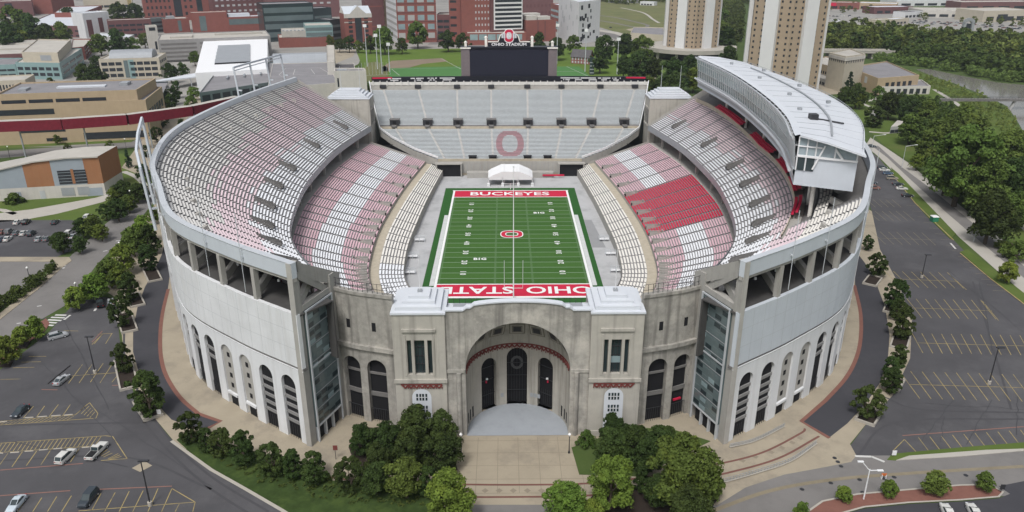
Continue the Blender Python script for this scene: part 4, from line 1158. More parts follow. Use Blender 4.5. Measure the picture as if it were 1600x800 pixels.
# planters of the ring rows
plant_px = [(231,640,26,20),(197,585,15,32),(198,505,14,20),(211,470,13,13),(238,430,14,14),(1363,440,14,9),(1396,478,14,17),(1408,530,14,22),(1395,600,14,12),(1357,652,18,14)]
for i, (u, v, du, dv) in enumerate(plant_px):
    sgn = 1 if u < 800 else -1
    c = Vector(P(u, v, G)); a = Vector(P(u-sgn*du*.35, v-dv*.7, G)); b = Vector(P(u+sgn*du*.35, v+dv*.7, G))
    d = (b-a); L = d.length; ang = math.atan2(d.y, d.x)
    t = thing('planter', ['dark mulch planter beside the left ring drive, closest to the hedge row','second nearest mulch planter along the left ring drive','mulch planter mid way up the left ring drive','small mulch planter below the top of the left ring drive','farthest mulch planter on the left ring drive','farthest mulch planter on the right ring drive','second farthest mulch planter on the right ring drive','long mulch planter in the middle of the right ring row','short mulch planter under three bushes right of the stadium','mulch planter at the near tip of the right ring drive'][i], 'planter', tuple(c), 'kerbed planters along the ring drives')
    mb = MB()
    for w_, h_, m_ in ((0,0,0),):
        for sx, sy, lx, ly in ((0,1.9,L,.4),(0,-1.9,L,.4),(L/2,0,.4,4.2),(-L/2,0,.4,4.2)):
            x, y = sx*math.cos(ang)-sy*math.sin(ang), sx*math.sin(ang)+sy*math.cos(ang)
            mb.box((c.x+x,c.y+y,G+.32),(lx,ly,.64),0,ang)
    mb.build('kerb', 'kerb', t)
    mb = MB(); mb.box((c.x,c.y,G+.2),(L-.3,3.5,.4),0,ang); mb.build('soil', 'mulch', t)
# right hand side
area('parking_lot', [(1328,697),(1340,716),(1352,722),(1384,722),(1388,713),(1600,692),(1760,680),(1760,600),(1640,500),(1545,432),(1490,375),(1430,318),(1392,270),(1374,248),(1352,230),(1352,300),(1362,330),(1375,390),(1402,440),(1425,500),(1422,560),(1395,618),(1362,652)], 'asphalt', 3)
area('road', [(1352,228),(1374,246),(1400,272),(1445,318),(1500,372),(1560,425),(1640,492),(1760,590),(1760,540),(1600,402),(1530,345),(1470,297),(1420,255),(1380,228),(1360,215)], 'concrete_pale', 4)
area('road_lane', [(1362,228),(1386,246),(1424,282),(1476,330),(1540,385),(1640,468),(1760,570),(1760,548),(1640,450),(1560,382),(1500,332),(1452,293),(1410,262),(1372,228)], 'asphalt_old', 6)
area('verge', [(1392,262),(1404,272),(1452,322),(1494,366),(1485,374),(1448,338),(1404,288)], 'lawn', 7, .08)
area('verge', [(1500,394),(1512,390),(1570,435),(1640,490),(1760,588),(1760,604),(1640,506),(1560,445)], 'lawn', 7, .08)
mb = MB()
for pts in ([(1392,270),(1430,318),(1490,376)], [(1500,396),(1545,434),(1640,506)]): ribbon_mb(mb, pts, .4, G+.18)
structure('kerb_strip', mb, 'paint_yellow')
area('road', [(640,860),(690,790),(730,778),(930,778),(1115,780),(1165,752),(1228,730),(1300,718),(1345,712),(1400,712),(1500,708),(1600,699),(1760,687),(1760,750),(1600,762),(1585,775),(1545,776),(1420,780),(1335,790),(1285,800),(1262,812),(1245,860)], 'asphalt_old', 4)
mat('paint_worn', (.215,.185,.13), .9, .2, .3)
ribbon('centre_line', spl([(1110,800),(1200,768),(1300,750),(1420,740),(1600,729)]), .9, 'paint_worn', 6)
area('parking_lot', [(1285,860),(1310,806),(1350,795),(1420,788),(1500,784),(1560,779),(1578,772),(1560,760),(1600,752),(1760,740),(1760,860)], 'asphalt_dark', 5)
area('brick_island', [(1240,830),(1256,806),(1285,785),(1340,774),(1430,766),(1500,760),(1545,759),(1566,770),(1560,777),(1500,782),(1420,786),(1350,793),(1310,804),(1290,830)], 'brick_paving', 7, .12)
mb = MB(); ribbon_mb(mb, [(1250,812),(1256,805),(1285,784.5),(1340,773.5),(1430,765.5),(1500,759.5),(1545,758.5),(1567,770),(1560,777.5),(1500,782.5),(1420,786.5),(1350,793.5),(1310,804.5),(1295,825)], .4, G+.26)
structure('kerb_strip', mb, 'kerb')
area('verge', [(1386,719),(1394,710),(1500,700),(1600,692),(1760,681),(1760,692),(1600,704),(1500,713),(1400,720)], 'lawn', 7, .08)
area('dry_bank', [(1400,720),(1420,713),(1540,704),(1600,702),(1600,705),(1500,714)], 'concrete_pale', 9, .08)
# ---- painted markings of the lots
def pxl(cx, cy, *lines): return [((cx+a/4, cy+b/4), (cx+c/4, cy+d/4)) for a, b, c, d in lines]
yl = pxl(0,600,(170,710,110,800),(262,712,205,800),(355,705,297,800),(447,700,385,800),(632,685,575,790),(720,680,655,798),(808,672,745,800),(895,668,830,800),(988,655,925,800),(1075,655,1010,800),(490,795,1220,740),
   (50,435,0,505),(140,425,75,520),(230,420,165,512),(318,412,255,508),(495,405,440,490),(0,372,660,325),(660,325,705,330),(705,330,795,468),(795,468,630,480),(0,430,600,388),
   (210,140,145,215),(280,138,228,210),(365,130,308,205),(440,130,392,200),(0,235,470,195),(470,195,560,118),(560,118,612,185),(612,185,600,215),(600,215,0,258),(1120,752,1095,800),(1075,655,1220,740),(1220,740,1205,800))
for k in range(24): yl += pxl(0,600,(14+27*k,371-2*k,-40+27*k+14,428-1.9*k+1))
for k in range(7): yl += pxl(0,600,(655+16*k*1.0,400+11*k,610+12*k,440+6*k) if k < 4 else (700+10*k,400+9*k,650+6*k,462+2*k))
for k in range(17): yl += pxl(0,600,(30+27*k,230-1.7*k,-20+27*k,254-1.5*k))
for k in range(5): yl += pxl(0,600,(490+18*k,180+8*k,545+12*k,128+12*k))
yl += pxl(0,400,(515,680,428,798),(575,680,495,795),(645,672,565,790),(700,680,625,795),(745,735,700,790),(450,750,745,730),(700,485,660,550),(640,490,590,550),(605,490,705,485),(575,555,640,490),(490,470,400,468),(290,628,180,630),(260,662,130,665),(215,697,80,700),(130,770,0,773))
def rowpx(x0, x1, dx, top, bot, slope=0.):
    out = []; x = x0
    while x < x1:
        d = slope*(x-x0); out.append(((x+top[0], top[1]+d), (x+bot[0], bot[1]+d))); x += dx
    return out
yl += rowpx(1405,1740,17.8,(0,580),(32,623),.03)+[((1420,601),(1740,610))]
yl += rowpx(1435,1740,17.7,(0,684),(16,705),-.075)
yl += rowpx(1425,1740,15.3,(0,521),(17,552),.02)+[((1432,536),(1740,545))]
yl += rowpx(1417,1535,14.4,(0,467),(24,497),.02)+[((1417,481),(1550,486)),((1535,471),(1560,501))]
yl += rowpx(1382,1490,14,(0,424),(26,449),.02)+[((1400,436),(1497,440)),((1484,430),(1510,453))]
yl += [((1395,705),(1413,687)),((1413,687),(1432,707))]
fl_ = rowpx(1362,1450,13,(0,362),(22,382),.02)+[((1362,372),(1462,375))]+rowpx(1356,1420,11,(0,330),(18,345),.0)+rowpx(1354,1400,10,(0,312),(14,324))
for k in range(16):
    t = k/16; u, v = 1432+t*150, 322+t*142; fl_.append(((u,v),(u-16-6*t,v-1)))
def lines_obj(name, L, w, m, lev):
    mb = MB()
    for a, b in L: ribbon_mb(mb, [a, b], w, G+.012*lev)
    return structure(name, mb, m)
lines_obj('parking_lines', yl, .17, 'paint_yellow', 6)
lines_obj('parking_lines', fl_, .16, 'paint_worn', 6)
lines_obj('parking_lines', pxl(0,600,(0,540,520,498),(0,700,440,668),(620,660,1075,640),(260,36,360,38),(700,10,790,8))+[((1410,681),(1600,667)),((440/4,400+685/4),(300/4,600))]+pxl(0,400,(440,685,300,800),(640,470,575,540)), .3, 'paint_red', 6)
lines_obj('parking_lines', [((1382,722),(1362,714)),((1336,713),(1362,714))]+pxl(0,400,(400,400,440,370),(590,345,600,330))+[((1485,380),(1493,389))], .6, 'paint_white', 6)
mb = MB()
for k in range(5):
    (a1,a2,a3,a4) = ((345,370,415,372),(320,385,405,388),(300,400,385,405),(285,415,355,420),(275,432,335,436))[k]; ribbon_mb(mb, [(a1/4,400+a2/4),(a3/4,400+a4/4)], .75, G+.09)
    (a1,a2,a3,a4) = ((375,345,432,342),(365,358,425,355),(358,370,418,370),(352,382,410,383),(345,395,405,396))[k]; ribbon_mb(mb, [(a1/4,320+a2/4),(a3/4,320+a4/4)], .8, G+.09)
for u, v in ((62,479),(30,506),(165,393),(185,377)): ribbon_mb(mb, [(u-4,v),(u+3,v-1)], .5, G+.09)
structure('crosswalk', mb, 'paint_white')
mat('tar_seal', (.050,.050,.055), .7, .1); mat('tyre_wear', (.062,.061,.066), .9, .1)
mb = MB(); rs = random.Random(9)
for (u0, v0, u1, v1) in ((1490,625,1440,690),(1475,650,1470,690),(1550,625,1510,695),(1590,620,1588,680),(1530,440,1555,560),(1430,630,1600,640),(60,560,180,690),(20,690,200,730),(150,640,330,760),(100,500,170,640),(1480,420,1600,520)):
    pts = [(u0+(u1-u0)*k/9+rs.uniform(-2,2)*(k%9 > 0), v0+(v1-v0)*k/9+rs.uniform(-1.5,1.5)*(k%9 > 0)) for k in range(10)]; ribbon_mb(mb, pts, rs.uniform(.08,.18), G+.078)
structure('tar_cracks', mb, 'tar_seal')
mb = MB()
for pts in ([(205,560),(215,610),(260,680),(330,745),(420,800)],[(190,590),(205,630),(250,690),(320,757),(400,810)],[(0,720),(200,715),(330,765)],[(0,665),(230,660)],[(1520,440),(1545,520),(1580,640)],[(1340,712),(1400,660),(1600,655)],[(1380,620),(1440,640),(1600,645)],[(60,500),(180,480),(195,560)]):
    ribbon_mb(mb, spl(pts), .5, G+.066); 
structure('tyre_marks', mb, 'tyre_wear')
mb = MB()
for u, v in ((1253,765),(1298,755),(1343,750),(1397,746),(1380,748),(1509,743),(1304,716),(1309,722),(1314,729),(1348,770)):
    c = P(u, v, G); mb.cyl((c[0],c[1],G+.085), .45, .45, .01, 0, 10)
structure('manhole_covers', mb, 'dark_metal')
# ================================================================== RIVER, PATHS AND ROADS FAR AWAY
area('river', [(1430,108),(1452,108),(1500,118),(1560,129),(1700,142),(1900,160),(1900,300),(1640,236),(1604,214),(1590,190),(1574,166),(1540,150),(1490,130),(1452,117)], 'river', 3)
area('riverbank', [(1385,110),(1430,112),(1455,119),(1492,133),(1540,153),(1572,168),(1588,192),(1600,218),(1700,262),(1700,420),(1600,400),(1560,360),(1500,300),(1440,240),(1380,190)], 'lawn', 2)
ribbon('footpath', spl([(1460,140),(1496,163),(1522,190),(1540,215)]), 3, 'concrete_pale', 5)
ribbon('footpath', spl([(1540,208),(1568,218),(1575,235),(1560,262)]), 3, 'concrete_pale', 5)
ribbon('footpath', spl([(1572,328),(1600,356),(1660,410)]), 2.4, 'concrete_pale', 5)
ribbon('footpath', spl([(1300,158),(1340,160),(1360,167),(1385,172)]), 3, 'concrete_pale', 5)
ribbon('footpath', spl([(1340,160),(1365,156),(1375,150)]), 3, 'concrete_pale', 5)
ribbon('footpath', spl([(1358,206),(1385,208),(1400,206)]), 3, 'concrete_pale', 5)
area('lawn', [(1355,200),(1385,190),(1420,215),(1450,250),(1420,252),(1380,226)], 'lawn', 3)
area('lawn', [(1300,158),(1385,160),(1390,186),(1350,198)], 'lawn', 3)
area('terrace_paving', [(1268,118),(1310,124),(1318,146),(1275,150),(1262,138)], 'concrete_tan', 4)
area('parkland', [(935,0),(1045,0),(1045,60),(1030,70),(935,42)], 'meadow', 3)
area('road', [(935,46),(965,50),(1005,63),(1040,78),(1060,82),(1040,90),(1000,74),(950,58),(935,56)], 'concrete_pale', 5)
area('road_lane', [(935,49),(960,53),(1000,66),(1035,80),(1030,84),(985,69),(945,56),(935,54)], 'asphalt_old', 7)
ribbon('footpath', spl([(935,24),(965,28),(1000,36),(1012,40),(1000,44),(960,36),(935,32)]), 5, 'asphalt_old', 6)
ribbon('footpath', spl([(970,12),(1005,20),(1020,30),(1030,36)]), 4, 'concrete_pale', 6)
area('building_plot', [(978,46),(1000,42),(1040,43),(1040,62),(1010,58)], 'concrete_tan', 7)
ribbon('footpath', spl([(1012,105),(1022,115),(1020,124),(1010,128)]), 3.5, 'concrete_tan', 9)
area('far_car_park', [(1278,40),(1278,12),(1420,16),(1620,30),(1760,40),(1760,62),(1620,52),(1450,46),(1380,37)], 'pavement', 3)
ribbon('far_road', [(1275,34),(1330,37),(1400,43),(1455,47)], 9, 'concrete_pale', 6)
area('far_lawn', [(1505,50),(1580,53),(1580,60),(1512,58)], 'meadow', 5)
# ================================================================== TREES AND BUSHES
def leaf_mat(name, c, r=.22):
    return mat(name, c, .85, .35, .9, spec=.15, rnd=r, stain=(c[0]*1.7,c[1]*1.5,c[2]*1.25), stain_scale=.07 if 'wood' in name else .25, stain_amt=.75)
leaf_mat('leaf_dark', (.036,.058,.015)); leaf_mat('leaf_mid', (.076,.114,.024)); leaf_mat('leaf_light', (.105,.155,.026)); leaf_mat('leaf_conifer', (.028,.05,.024))
mat('bark', (.10,.08,.06), .95, .2, 2.)
def crown_mesh(kind, seed, lod=1.):
    """unit crown: radius about 1, base at z = 0; many leaf-sized faces spread over clumps"""
    r = np.random.default_rng(seed)
    if kind == 'cone': H, ncl = 2.9, 70
    elif kind == 'column': H, ncl = 2.3, 70
    elif kind == 'bush': H, ncl = 1.1, 36
    else: H, ncl = 1.75, 66
    ncl = max(8, int(ncl*min(1, lod)))
    C_, R_ = [], []
    lob = r.uniform(.62, 1.15, 7); ph = r.uniform(0, 6.28)
    while len(C_) < ncl:
        z = r.uniform(.0, 1.); t = r.uniform(0, 2*math.pi)
        if kind == 'cone': env = (1-z)**.8*.95+.05
        elif kind == 'column': env = max(.05, min(1, 2.6*z+.35))*math.sqrt(max(.02, 1-(max(0, z-.35)/.66)**2.4))
        elif kind == 'bush': env = math.sqrt(max(.02, 1-z**2))
        else: env = math.sqrt(max(.02, 1-((z-.40)/.62)**2))
        env *= np.interp((t+ph) % 6.283, np.linspace(0, 6.283, 8), np.append(lob, lob[0]))
        q = r.uniform(.15, 1)**.45
        cr = r.uniform(.13, .31)*(.7 if kind in ('cone','column') else 1.)
        rr = max(0, env*q-cr*.45)
        C_.append((rr*math.cos(t), rr*math.sin(t), z*H*(.93)+.03)); R_.append(cr)
    C_, R_ = np.array(C_), np.array(R_)
    m = max(6, int(44*lod)) if lod >= 1 else max(7, int(44*lod))
    n = len(C_)*m
    idx = np.repeat(np.arange(len(C_)), m)
    d = r.normal(size=(n,3)); d /= np.linalg.norm(d, axis=1)[:,None]; d[:,2] = np.where(d[:,2] < -.35, -d[:,2], d[:,2])
    p = C_[idx]+d*R_[idx][:,None]*r.uniform(.72, 1.12, n)[:,None]
    nn = d*.8+r.normal(size=(n,3))*.55; nn /= np.linalg.norm(nn, axis=1)[:,None]
    a = np.cross(nn, r.normal(size=(n,3))); a /= np.linalg.norm(a, axis=1)[:,None]; b = np.cross(nn, a)
    s = r.uniform(.045, .085, n)[:,None]*(min(1, math.sqrt(1.5/lod)) if lod >= 1 else 1.0/math.sqrt(lod))
    v = np.stack([p-a*s-b*s*.6, p+a*s*.2-b*s, p+a*s+b*s*.6, p-a*s*.2+b*s], 1).reshape(-1, 3)
    return v, n
def mesh_from_quads(name, v, n, m):
    me = bpy.data.meshes.new(name)
    me.vertices.add(n*4); me.vertices.foreach_set('co', v.astype(np.float32).ravel())
    me.loops.add(n*4); me.loops.foreach_set('vertex_index', np.arange(n*4, dtype=np.int32))
    me.polygons.add(n); me.polygons.foreach_set('loop_start', np.arange(0, n*4, 4, dtype=np.int32)); me.polygons.foreach_set('loop_total', np.full(n, 4, dtype=np.int32))
    me.materials.append(MATS[m]); me.update(); me.validate()
    return me
TREES = {}
def trunk_mesh(kind):
    mb = MB()
    h = {'cone': .5, 'column': .6, 'bush': .12}.get(kind, .85)
    mb.cyl((0,0,-.5), .075, .05, h+.4, 0, 7, False)
    rr = random.Random(3)
    for k in range(5):
        t = 2*math.pi*k/5+rr.random(); mb.bar((0,0,h*.35), (.45*math.cos(t), .45*math.sin(t), h*.35+.5+.3*rr.random()), .045, .045, 0, 5)
    me = bpy.data.meshes.new('trunk'); me.from_pydata(mb.v, [], mb.f); me.materials.append(MATS['bark']); me.update()
    return me
NAMES_T = {'D': ('column','leaf_dark','leafy_tree'), 'M': ('round','leaf_mid','leafy_tree'), 'L': ('round','leaf_light','leafy_tree'), 'C': ('cone','leaf_conifer','conifer'), 'R': ('round','leaf_dark','leafy_tree'), 'B': ('bush','leaf_mid','bush')}
def tree_proto(k, i, lod):
    key = (k, i, lod)
    if key not in TREES:
        kind, m, nm = NAMES_T[k]
        v, n = crown_mesh(kind, i*17+len(kind)*101, lod)
        TREES[key] = (mesh_from_quads('crown', v, n, m), TREES.setdefault(('trunk', kind), trunk_mesh(kind)))
    return TREES[key]
tcount = [0]
def tree_at(x, y, z, r, k, label, group=None, hs=1., lod=None):
    """a tree with trunk and crown; r = crown radius in metres"""
    tcount[0] += 1
    dist = math.hypot(x, y)
    r *= (1.15 if k == 'D' else 1.08) if dist < 235 else (.97 if dist < 420 else .86); pr = r*768/dist; lod = lod or (5. if pr > 26 else (3. if pr > 15 else (1.7 if pr > 8 else .8)))
    cm, tm = tree_proto(k, tcount[0] % 4, lod)
    o = bpy.data.objects.new(NAMES_T[k][2], None); COL.objects.link(o)
    rr = random.Random(tcount[0])
    o.location = (x, y, z); o.rotation_euler = (0,0,rr.uniform(0,6.28)); o.scale = (r*rr.uniform(.93,1.07), r*rr.uniform(.93,1.07), r*hs)
    tag(o, label, {'C':'conifer','B':'bush'}.get(k, 'tree'), group)
    c = bpy.data.objects.new('crown', cm); COL.objects.link(c); c.parent = o
    lift = {'D': .12, 'C': .1, 'B': 0.}.get(k, .42)
    c.location = (0,0,lift)
    t = bpy.data.objects.new('trunk', tm); COL.objects.link(t); t.parent = o; t.location = (0,0,.45)
    return o
def tree(u, vc, w, k, label, group=None, hs=1.):
    """crown centre pixel and width measured in the photograph"""
    h = 5.
    for _ in range(3):
        x, y, z = P(u, vc, G+h); d = proj(x, y, z)[2]; r = w/2*d/FPX
        h = r*hs*{'D':1.2,'C':1.4,'B':.45}.get(k, 1.25)
    return tree_at(x, y, G, r, k, label, group, hs)
front_bed = 'dark leafy trees in the bed before the left arcade'
T = [
 # left ring row
 (231,620,56,'D','dark bushy tree in the planter nearest the hedge, left of the ring drive',None,1),
 (192,563,34,'D','narrow dark tree on the left edge of the ring drive beside a black lamp post',None,1.1),
 (188,490,30,'D','tall narrow dark tree next to the parked silver and black cars',None,1.3),
 (203,452,36,'D','round topped dark tree halfway along the left ring drive',None,1),
 (229,402,38,'D','dark tree leaning over the top of the left ring drive',None,1),
 (232,374,42,'D','very dark tree close to the left outer wall',None,1),
 (222,356,40,'L','bright green tree beside the left outer wall, above the dark trees',None,1),
 (206,376,44,'M','mid green spreading tree between the street and the dark trees',None,1),
 (190,402,44,'L','light green tree overhanging the street, second from the top',None,1),
 (170,424,46,'M','wide mid green tree beside the street above the black mulch bed',None,1),
 (182,430,40,'L','light green tree behind the black pickup truck',None,.9),
 (148,446,42,'L','pale green tree at the corner bed of the parking lot',None,1),
 (117,464,36,'L','pale green tree at the tip of the parking lot by the crosswalk',None,1),
 (130,458,26,'M','low mid green tree filling the corner bed of the lot',None,.8),
 (240,335,26,'L','light green tree half hidden by the left outer wall',None,1),
 (228,300,22,'D','dark tree where the street meets the left outer wall',None,1),
 # street trees beyond the street
 (182,326,34,'R','dark street tree right of the terracotta building',None,1),(164,330,28,'R','dark street tree below the terracotta building corner',None,.9),(200,317,30,'M','mid green street tree next to a white lamp globe',None,.9),
 (214,300,30,'R','dark street tree closest to the terracotta building end wall',None,1),(192,298,34,'R','dark rounded tree by the terracotta building entrance',None,1),(178,306,28,'M','mid green tree against the stone base of the terracotta building',None,1),
 (145,352,36,'M','mid green tree hiding white cars at the edge of the upper lot',None,1),(128,354,30,'R','dark tree on the upper lot edge',None,1),(157,362,26,'L','light green tree at the bend of the upper lot kerb',None,1),
 (95,377,36,'R','dark low tree at the lower corner of the upper lot',None,.9),(122,381,28,'R','small dark tree beside the upper crosswalk',None,1),
 (199,248,20,'C','conical evergreen between the terracotta building and the street',None,1),(222,268,26,'R','dark tree right of the conical evergreen',None,1),(228,236,14,'D','narrow dark tree behind the steel frame',None,1.2),
 (54,513,34,'L','light green street tree, third from the left picture edge',None,1),(31,526,28,'L','light green street tree, second from the left picture edge',None,1),(7,548,40,'L','light green street tree cut by the left picture edge',None,1),
 (30,215,14,'M','small young tree before the long tan building, farthest left',None,1),(88,216,16,'M','small young tree before the middle of the long tan building',None,1),(54,217,10,'L','tiny sapling before the long tan building',None,1),(181,205,14,'M','small tree at the right end of the long tan building',None,1),(172,225,18,'B','bright round bush behind the grey curved roof',None,1),(105,229,16,'B','low bush behind the grey curved roof',None,1),(22,312,40,'B','dark shrub patch at the left end of the terracotta building',None,.7),
 # front left bed
 (297,671,40,'D','dark tree at the left end of the front hedge row',front_bed,1),(322,690,32,'D','second dark tree from the left end of the front hedge row',front_bed,1),(347,694,36,'D','third dark tree from the left end of the front hedge row',front_bed,1),
 (380,703,42,'D','middle dark tree of the front hedge row',front_bed,1.1),(425,722,44,'D','third last dark tree of the front hedge row',front_bed,1),(456,729,38,'D','second last dark tree of the front hedge row',front_bed,1),(490,734,42,'D','last dark tree of the front hedge row beside the paving bands',front_bed,1),
 (565,686,42,'R','dark tree at the left rear of the clump before the left entrance tower',None,1),(603,690,56,'R','dark tree second from left in the clump before the entrance',None,1),(650,668,62,'R','tall dark tree directly before the left entrance tower',None,1),(690,672,56,'R','dark tree at the right rear of the left clump, next to the lamp',None,1),
 (640,700,60,'R','dark tree in the heart of the left entrance clump',None,1),(688,708,60,'R','dark tree at the right front of the left entrance clump',None,1),(590,715,44,'R','shadowed dark tree in the left front of the entrance clump',None,1),
 (548,744,44,'D','dark tree at the lower left of the left clump',None,1),(588,748,48,'R','dark low tree in the front line of the left clump',None,1),(634,748,60,'M','greener tree in the front line of the left clump',None,1),(668,755,40,'D','dark tree ending the front line of the left clump',None,1),
 (700,780,86,'L','bright green tree cut by the bottom edge left of the entrance path',None,1),(884,790,66,'L','bright green tree cut by the bottom edge right of the entrance path',None,1),(922,800,40,'L','small bright tree top at the bottom edge beside the larger bright tree',None,1),
 # front right
 (916,688,30,'B','rounded dark shrub right of the entrance path lamp',None,1.3),(956,672,48,'R','dark tree before the right entrance tower window niche',None,1),(958,700,56,'R','dark tree at the front left of the right clump',None,1),(990,690,50,'R','dark tree in the middle of the right clump',None,1),(1030,688,46,'R','dark tree at the back right of the right clump',None,1),(1012,712,52,'R','deep shaded dark tree in front of the right clump',None,1),(1044,678,24,'R','small dark tree nearest the right glass stair tower',None,1),
 (955,756,78,'L','bright green tree on the lower middle right, left of the biggest tree',None,1),(1070,738,112,'M','biggest mid green tree in the lower right foreground',None,1),(1003,752,28,'D','narrow dark tree between the two green foreground trees',None,1.2),(1026,768,44,'R','dark low tree below the biggest foreground tree',None,1),(1108,760,46,'M','mid green tree at the right side of the biggest foreground tree',None,1),(1075,800,80,'R','dark tree at the bottom edge below the biggest foreground tree',None,1),
 # right ring row
 (1371,413,34,'D','dark tree in the farthest planter right of the ring drive',None,1),(1356,379,22,'D','small dark tree tucked behind the right outer wall',None,1),(1399,463,34,'D','dark pointed tree in the second planter right of the ring drive',None,1.1),(1411,508,40,'D','broad dark tree in the middle planter right of the ring drive',None,1),(1404,486,26,'D','small dark tree between the two planters on the right',None,1),(1406,556,28,'D','green bush tree above the two lower planter trees on the right',None,.9),(1393,577,32,'D','dark bush tree in the lower planter on the right, upper one',None,.9),(1394,598,34,'D','dark bush tree in the lower planter on the right, lower one',None,.9),(1357,631,42,'D','dark tree at the near tip of the right ring drive',None,1),
 (1319,772,24,'L','small pale tree on the brick island beside the white street lamp',None,1),(1391,764,26,'L','small round tree second on the brick island',None,1),(1463,755,40,'M','largest round tree on the brick island',None,.9),(1539,752,30,'M','round tree near the right tip of the brick island',None,.9),(1253,798,24,'L','small tree at the left tip of the brick island',None,1),(1577,424,32,'L','small tree on the verge by the right hand road',None,1),
 # riverside right
 (1505,255,120,'M','huge spreading tree beside the right hand road',None,1),(1480,270,60,'M','broad tree on the left side of the huge roadside tree',None,1),(1456,226,50,'M','mid green tree above the long parked car row',None,1),(1478,205,64,'M','mid green tree behind the huge roadside tree',None,1),(1420,166,46,'R','wide dark tree beside the tan theatre',None,1),(1450,170,42,'M','tree at the footbridge end',None,1),(1392,160,44,'R','dark tree in front of the theatre entrance',None,1),(1368,180,40,'D','dark clipped tree beside the small grey roof',None,.8),(1328,128,24,'C','pointed conifer before the theatre',None,1.1),(1340,145,40,'R','low dark tree at the foot of the pointed conifer',None,1),(1322,148,34,'R','dark tree by the theatre terrace',None,1),(1372,145,30,'M','pale tree before the theatre low wing',None,1),(1345,155,26,'M','small tree on the path below the theatre',None,1),
 (1548,290,84,'M','large tree right of the huge roadside tree',None,1),(1575,235,66,'M','tree by the bend of the river path',None,1),(1597,272,60,'R','dark tree near the right picture edge above the bushes',None,1),(1592,326,56,'M','tree at the right picture edge above the lower path',None,1),(1550,335,80,'R','very dark rounded tree above the road bend',None,1),(1520,200,60,'M','tree beside the river path',None,1),(1505,180,50,'M','tree just below the footbridge',None,1),(1540,235,60,'M','tree left of the curved river path',None,1),(1490,240,70,'M','crown merging with the back of the huge roadside tree',None,1),(1425,195,50,'M','tree by the small grey roof',None,1),(1434,252,24,'L','pale young tree at the foot of the huge roadside tree',None,1),(1590,395,60,'B','brownish bush below the very dark rounded tree',None,.8),(1568,385,34,'B','low bush by the road lamp arm',None,.7),(1615,300,80,'R','tree crown cut by the right picture edge',None,1),
 # beyond the far stand
 (652,50,42,'M','big round tree before the red striped tower',None,1),(600,58,44,'M','pale tree cluster left of the striped tower',None,1),(578,66,28,'R','dark tree left of the pale trees by the sports lawn',None,1),(628,68,26,'R','dark low tree at the sports lawn edge',None,1),(700,60,34,'R','dark tree in the street gap right of the red tower',None,1),(722,62,30,'R','dark tree left of the scoreboard top',None,1),
 (842,66,40,'R','dark tree right of the scoreboard top',None,1),(868,72,36,'R','dark tree between scoreboard and white building',None,1),(896,66,30,'M','tree at the foot of the white building',None,1),(945,72,46,'R','dark tree behind the small red house',None,1),(938,90,40,'R','tree right of the small red house',None,1),(975,68,40,'R','dark tree beside the curving road',None,1),(1002,72,44,'M','open crowned tree left of the pale residential tower',None,1),(998,98,50,'R','dark tree above the red end of the sign board',None,1),(975,100,36,'R','darker tree at the sports lawn corner',None,1),(1020,104,40,'R','dark tree by the curved path',None,1),(1052,112,56,'R','large dark tree below the pale residential tower',None,1),(1078,98,36,'R','dark tree at the tower podium',None,1),(1055,130,50,'R','low dark tree behind the right end tower',None,.9),(1085,120,40,'L','bright green tree beside the press box end',None,1),(1030,135,36,'R','dark bush tree beside the flagpoles',None,.8),(1012,128,30,'M','tree at the grandstand right corner',None,.9),
 (565,118,20,'M','thin tree at the sports lawn left corner',None,1),(577,140,26,'R','bushy tree left of the grandstand corner',None,1),(550,112,18,'M','small tree beside the pale stair block',None,1),
 (1125,45,36,'M','tree between the two pale residential towers, upper',None,1),(1135,60,44,'R','dark tree between the two pale residential towers',None,1),(1140,85,36,'R','dark tree at the foot of the nearer pale tower',None,1),(1128,25,30,'M','far tree between the two pale towers',None,1),
 # campus left
 (20,35,60,'M','big tree at the far upper left corner',None,1),(48,42,50,'R','dark tree beside the far upper left brick block',None,1),(10,55,50,'R','dark tree at the left edge among far buildings',None,1),(30,58,34,'L','bright tree at the left edge among far buildings',None,1),(72,52,40,'R','tree before the brick gallery',None,1),(95,48,36,'M','tree against the brick gallery wall',None,1),(105,22,30,'R','dark tree behind the gallery roof',None,1),(185,20,40,'R','dark tree left of the big brick tower',None,1),(210,18,34,'R','dark tree at the foot of the big brick tower',None,1),
 (182,62,44,'R','dark round tree behind the beige office',None,1),(155,66,34,'M','mid green tree behind the beige office',None,1),(207,68,26,'L','bright tree behind the beige office',None,1),(225,60,24,'M','tree beside the concrete stair tower',None,1),(148,116,42,'R','dark tree left of the beige office',None,1),(128,112,34,'R','dark tree beside the teal glass block',None,1),(150,98,30,'R','tree at the left rear corner of the beige office',None,1),(265,110,32,'R','dark tree right of the beige office',None,1),(284,106,24,'R','second dark tree right of the beige office',None,1),(303,88,24,'M','tree before the parking garage',None,1),(78,128,16,'D','small dark shrub before the teal glass block',None,1),
 (275,138,26,'D','clipped dark tree at the top of the path avenue',None,1),(270,148,26,'D','second clipped tree of the path avenue',None,1),(265,158,27,'D','third clipped tree of the path avenue',None,1),(258,168,28,'D','fourth clipped tree of the path avenue',None,1),(251,182,30,'D','nearest clipped tree of the path avenue above the red bridge',None,1),(243,208,24,'D','dark tree under the red bridge',None,1),
 (302,143,22,'L','pale tree right of the path avenue, upper',None,1),(298,158,24,'M','pale tree right of the path avenue, lower',None,1),(283,195,24,'D','dark hedge tree under the red bridge, right of the path',None,.9),
 (515,62,20,'M','small tree at the brick hall beside the sports decks',None,1),(530,68,22,'R','small dark tree beside the gabled tower',None,1),(545,66,26,'R','dark tree before the gabled tower',None,1),(560,70,20,'M','small tree right of the gabled tower base',None,1)]
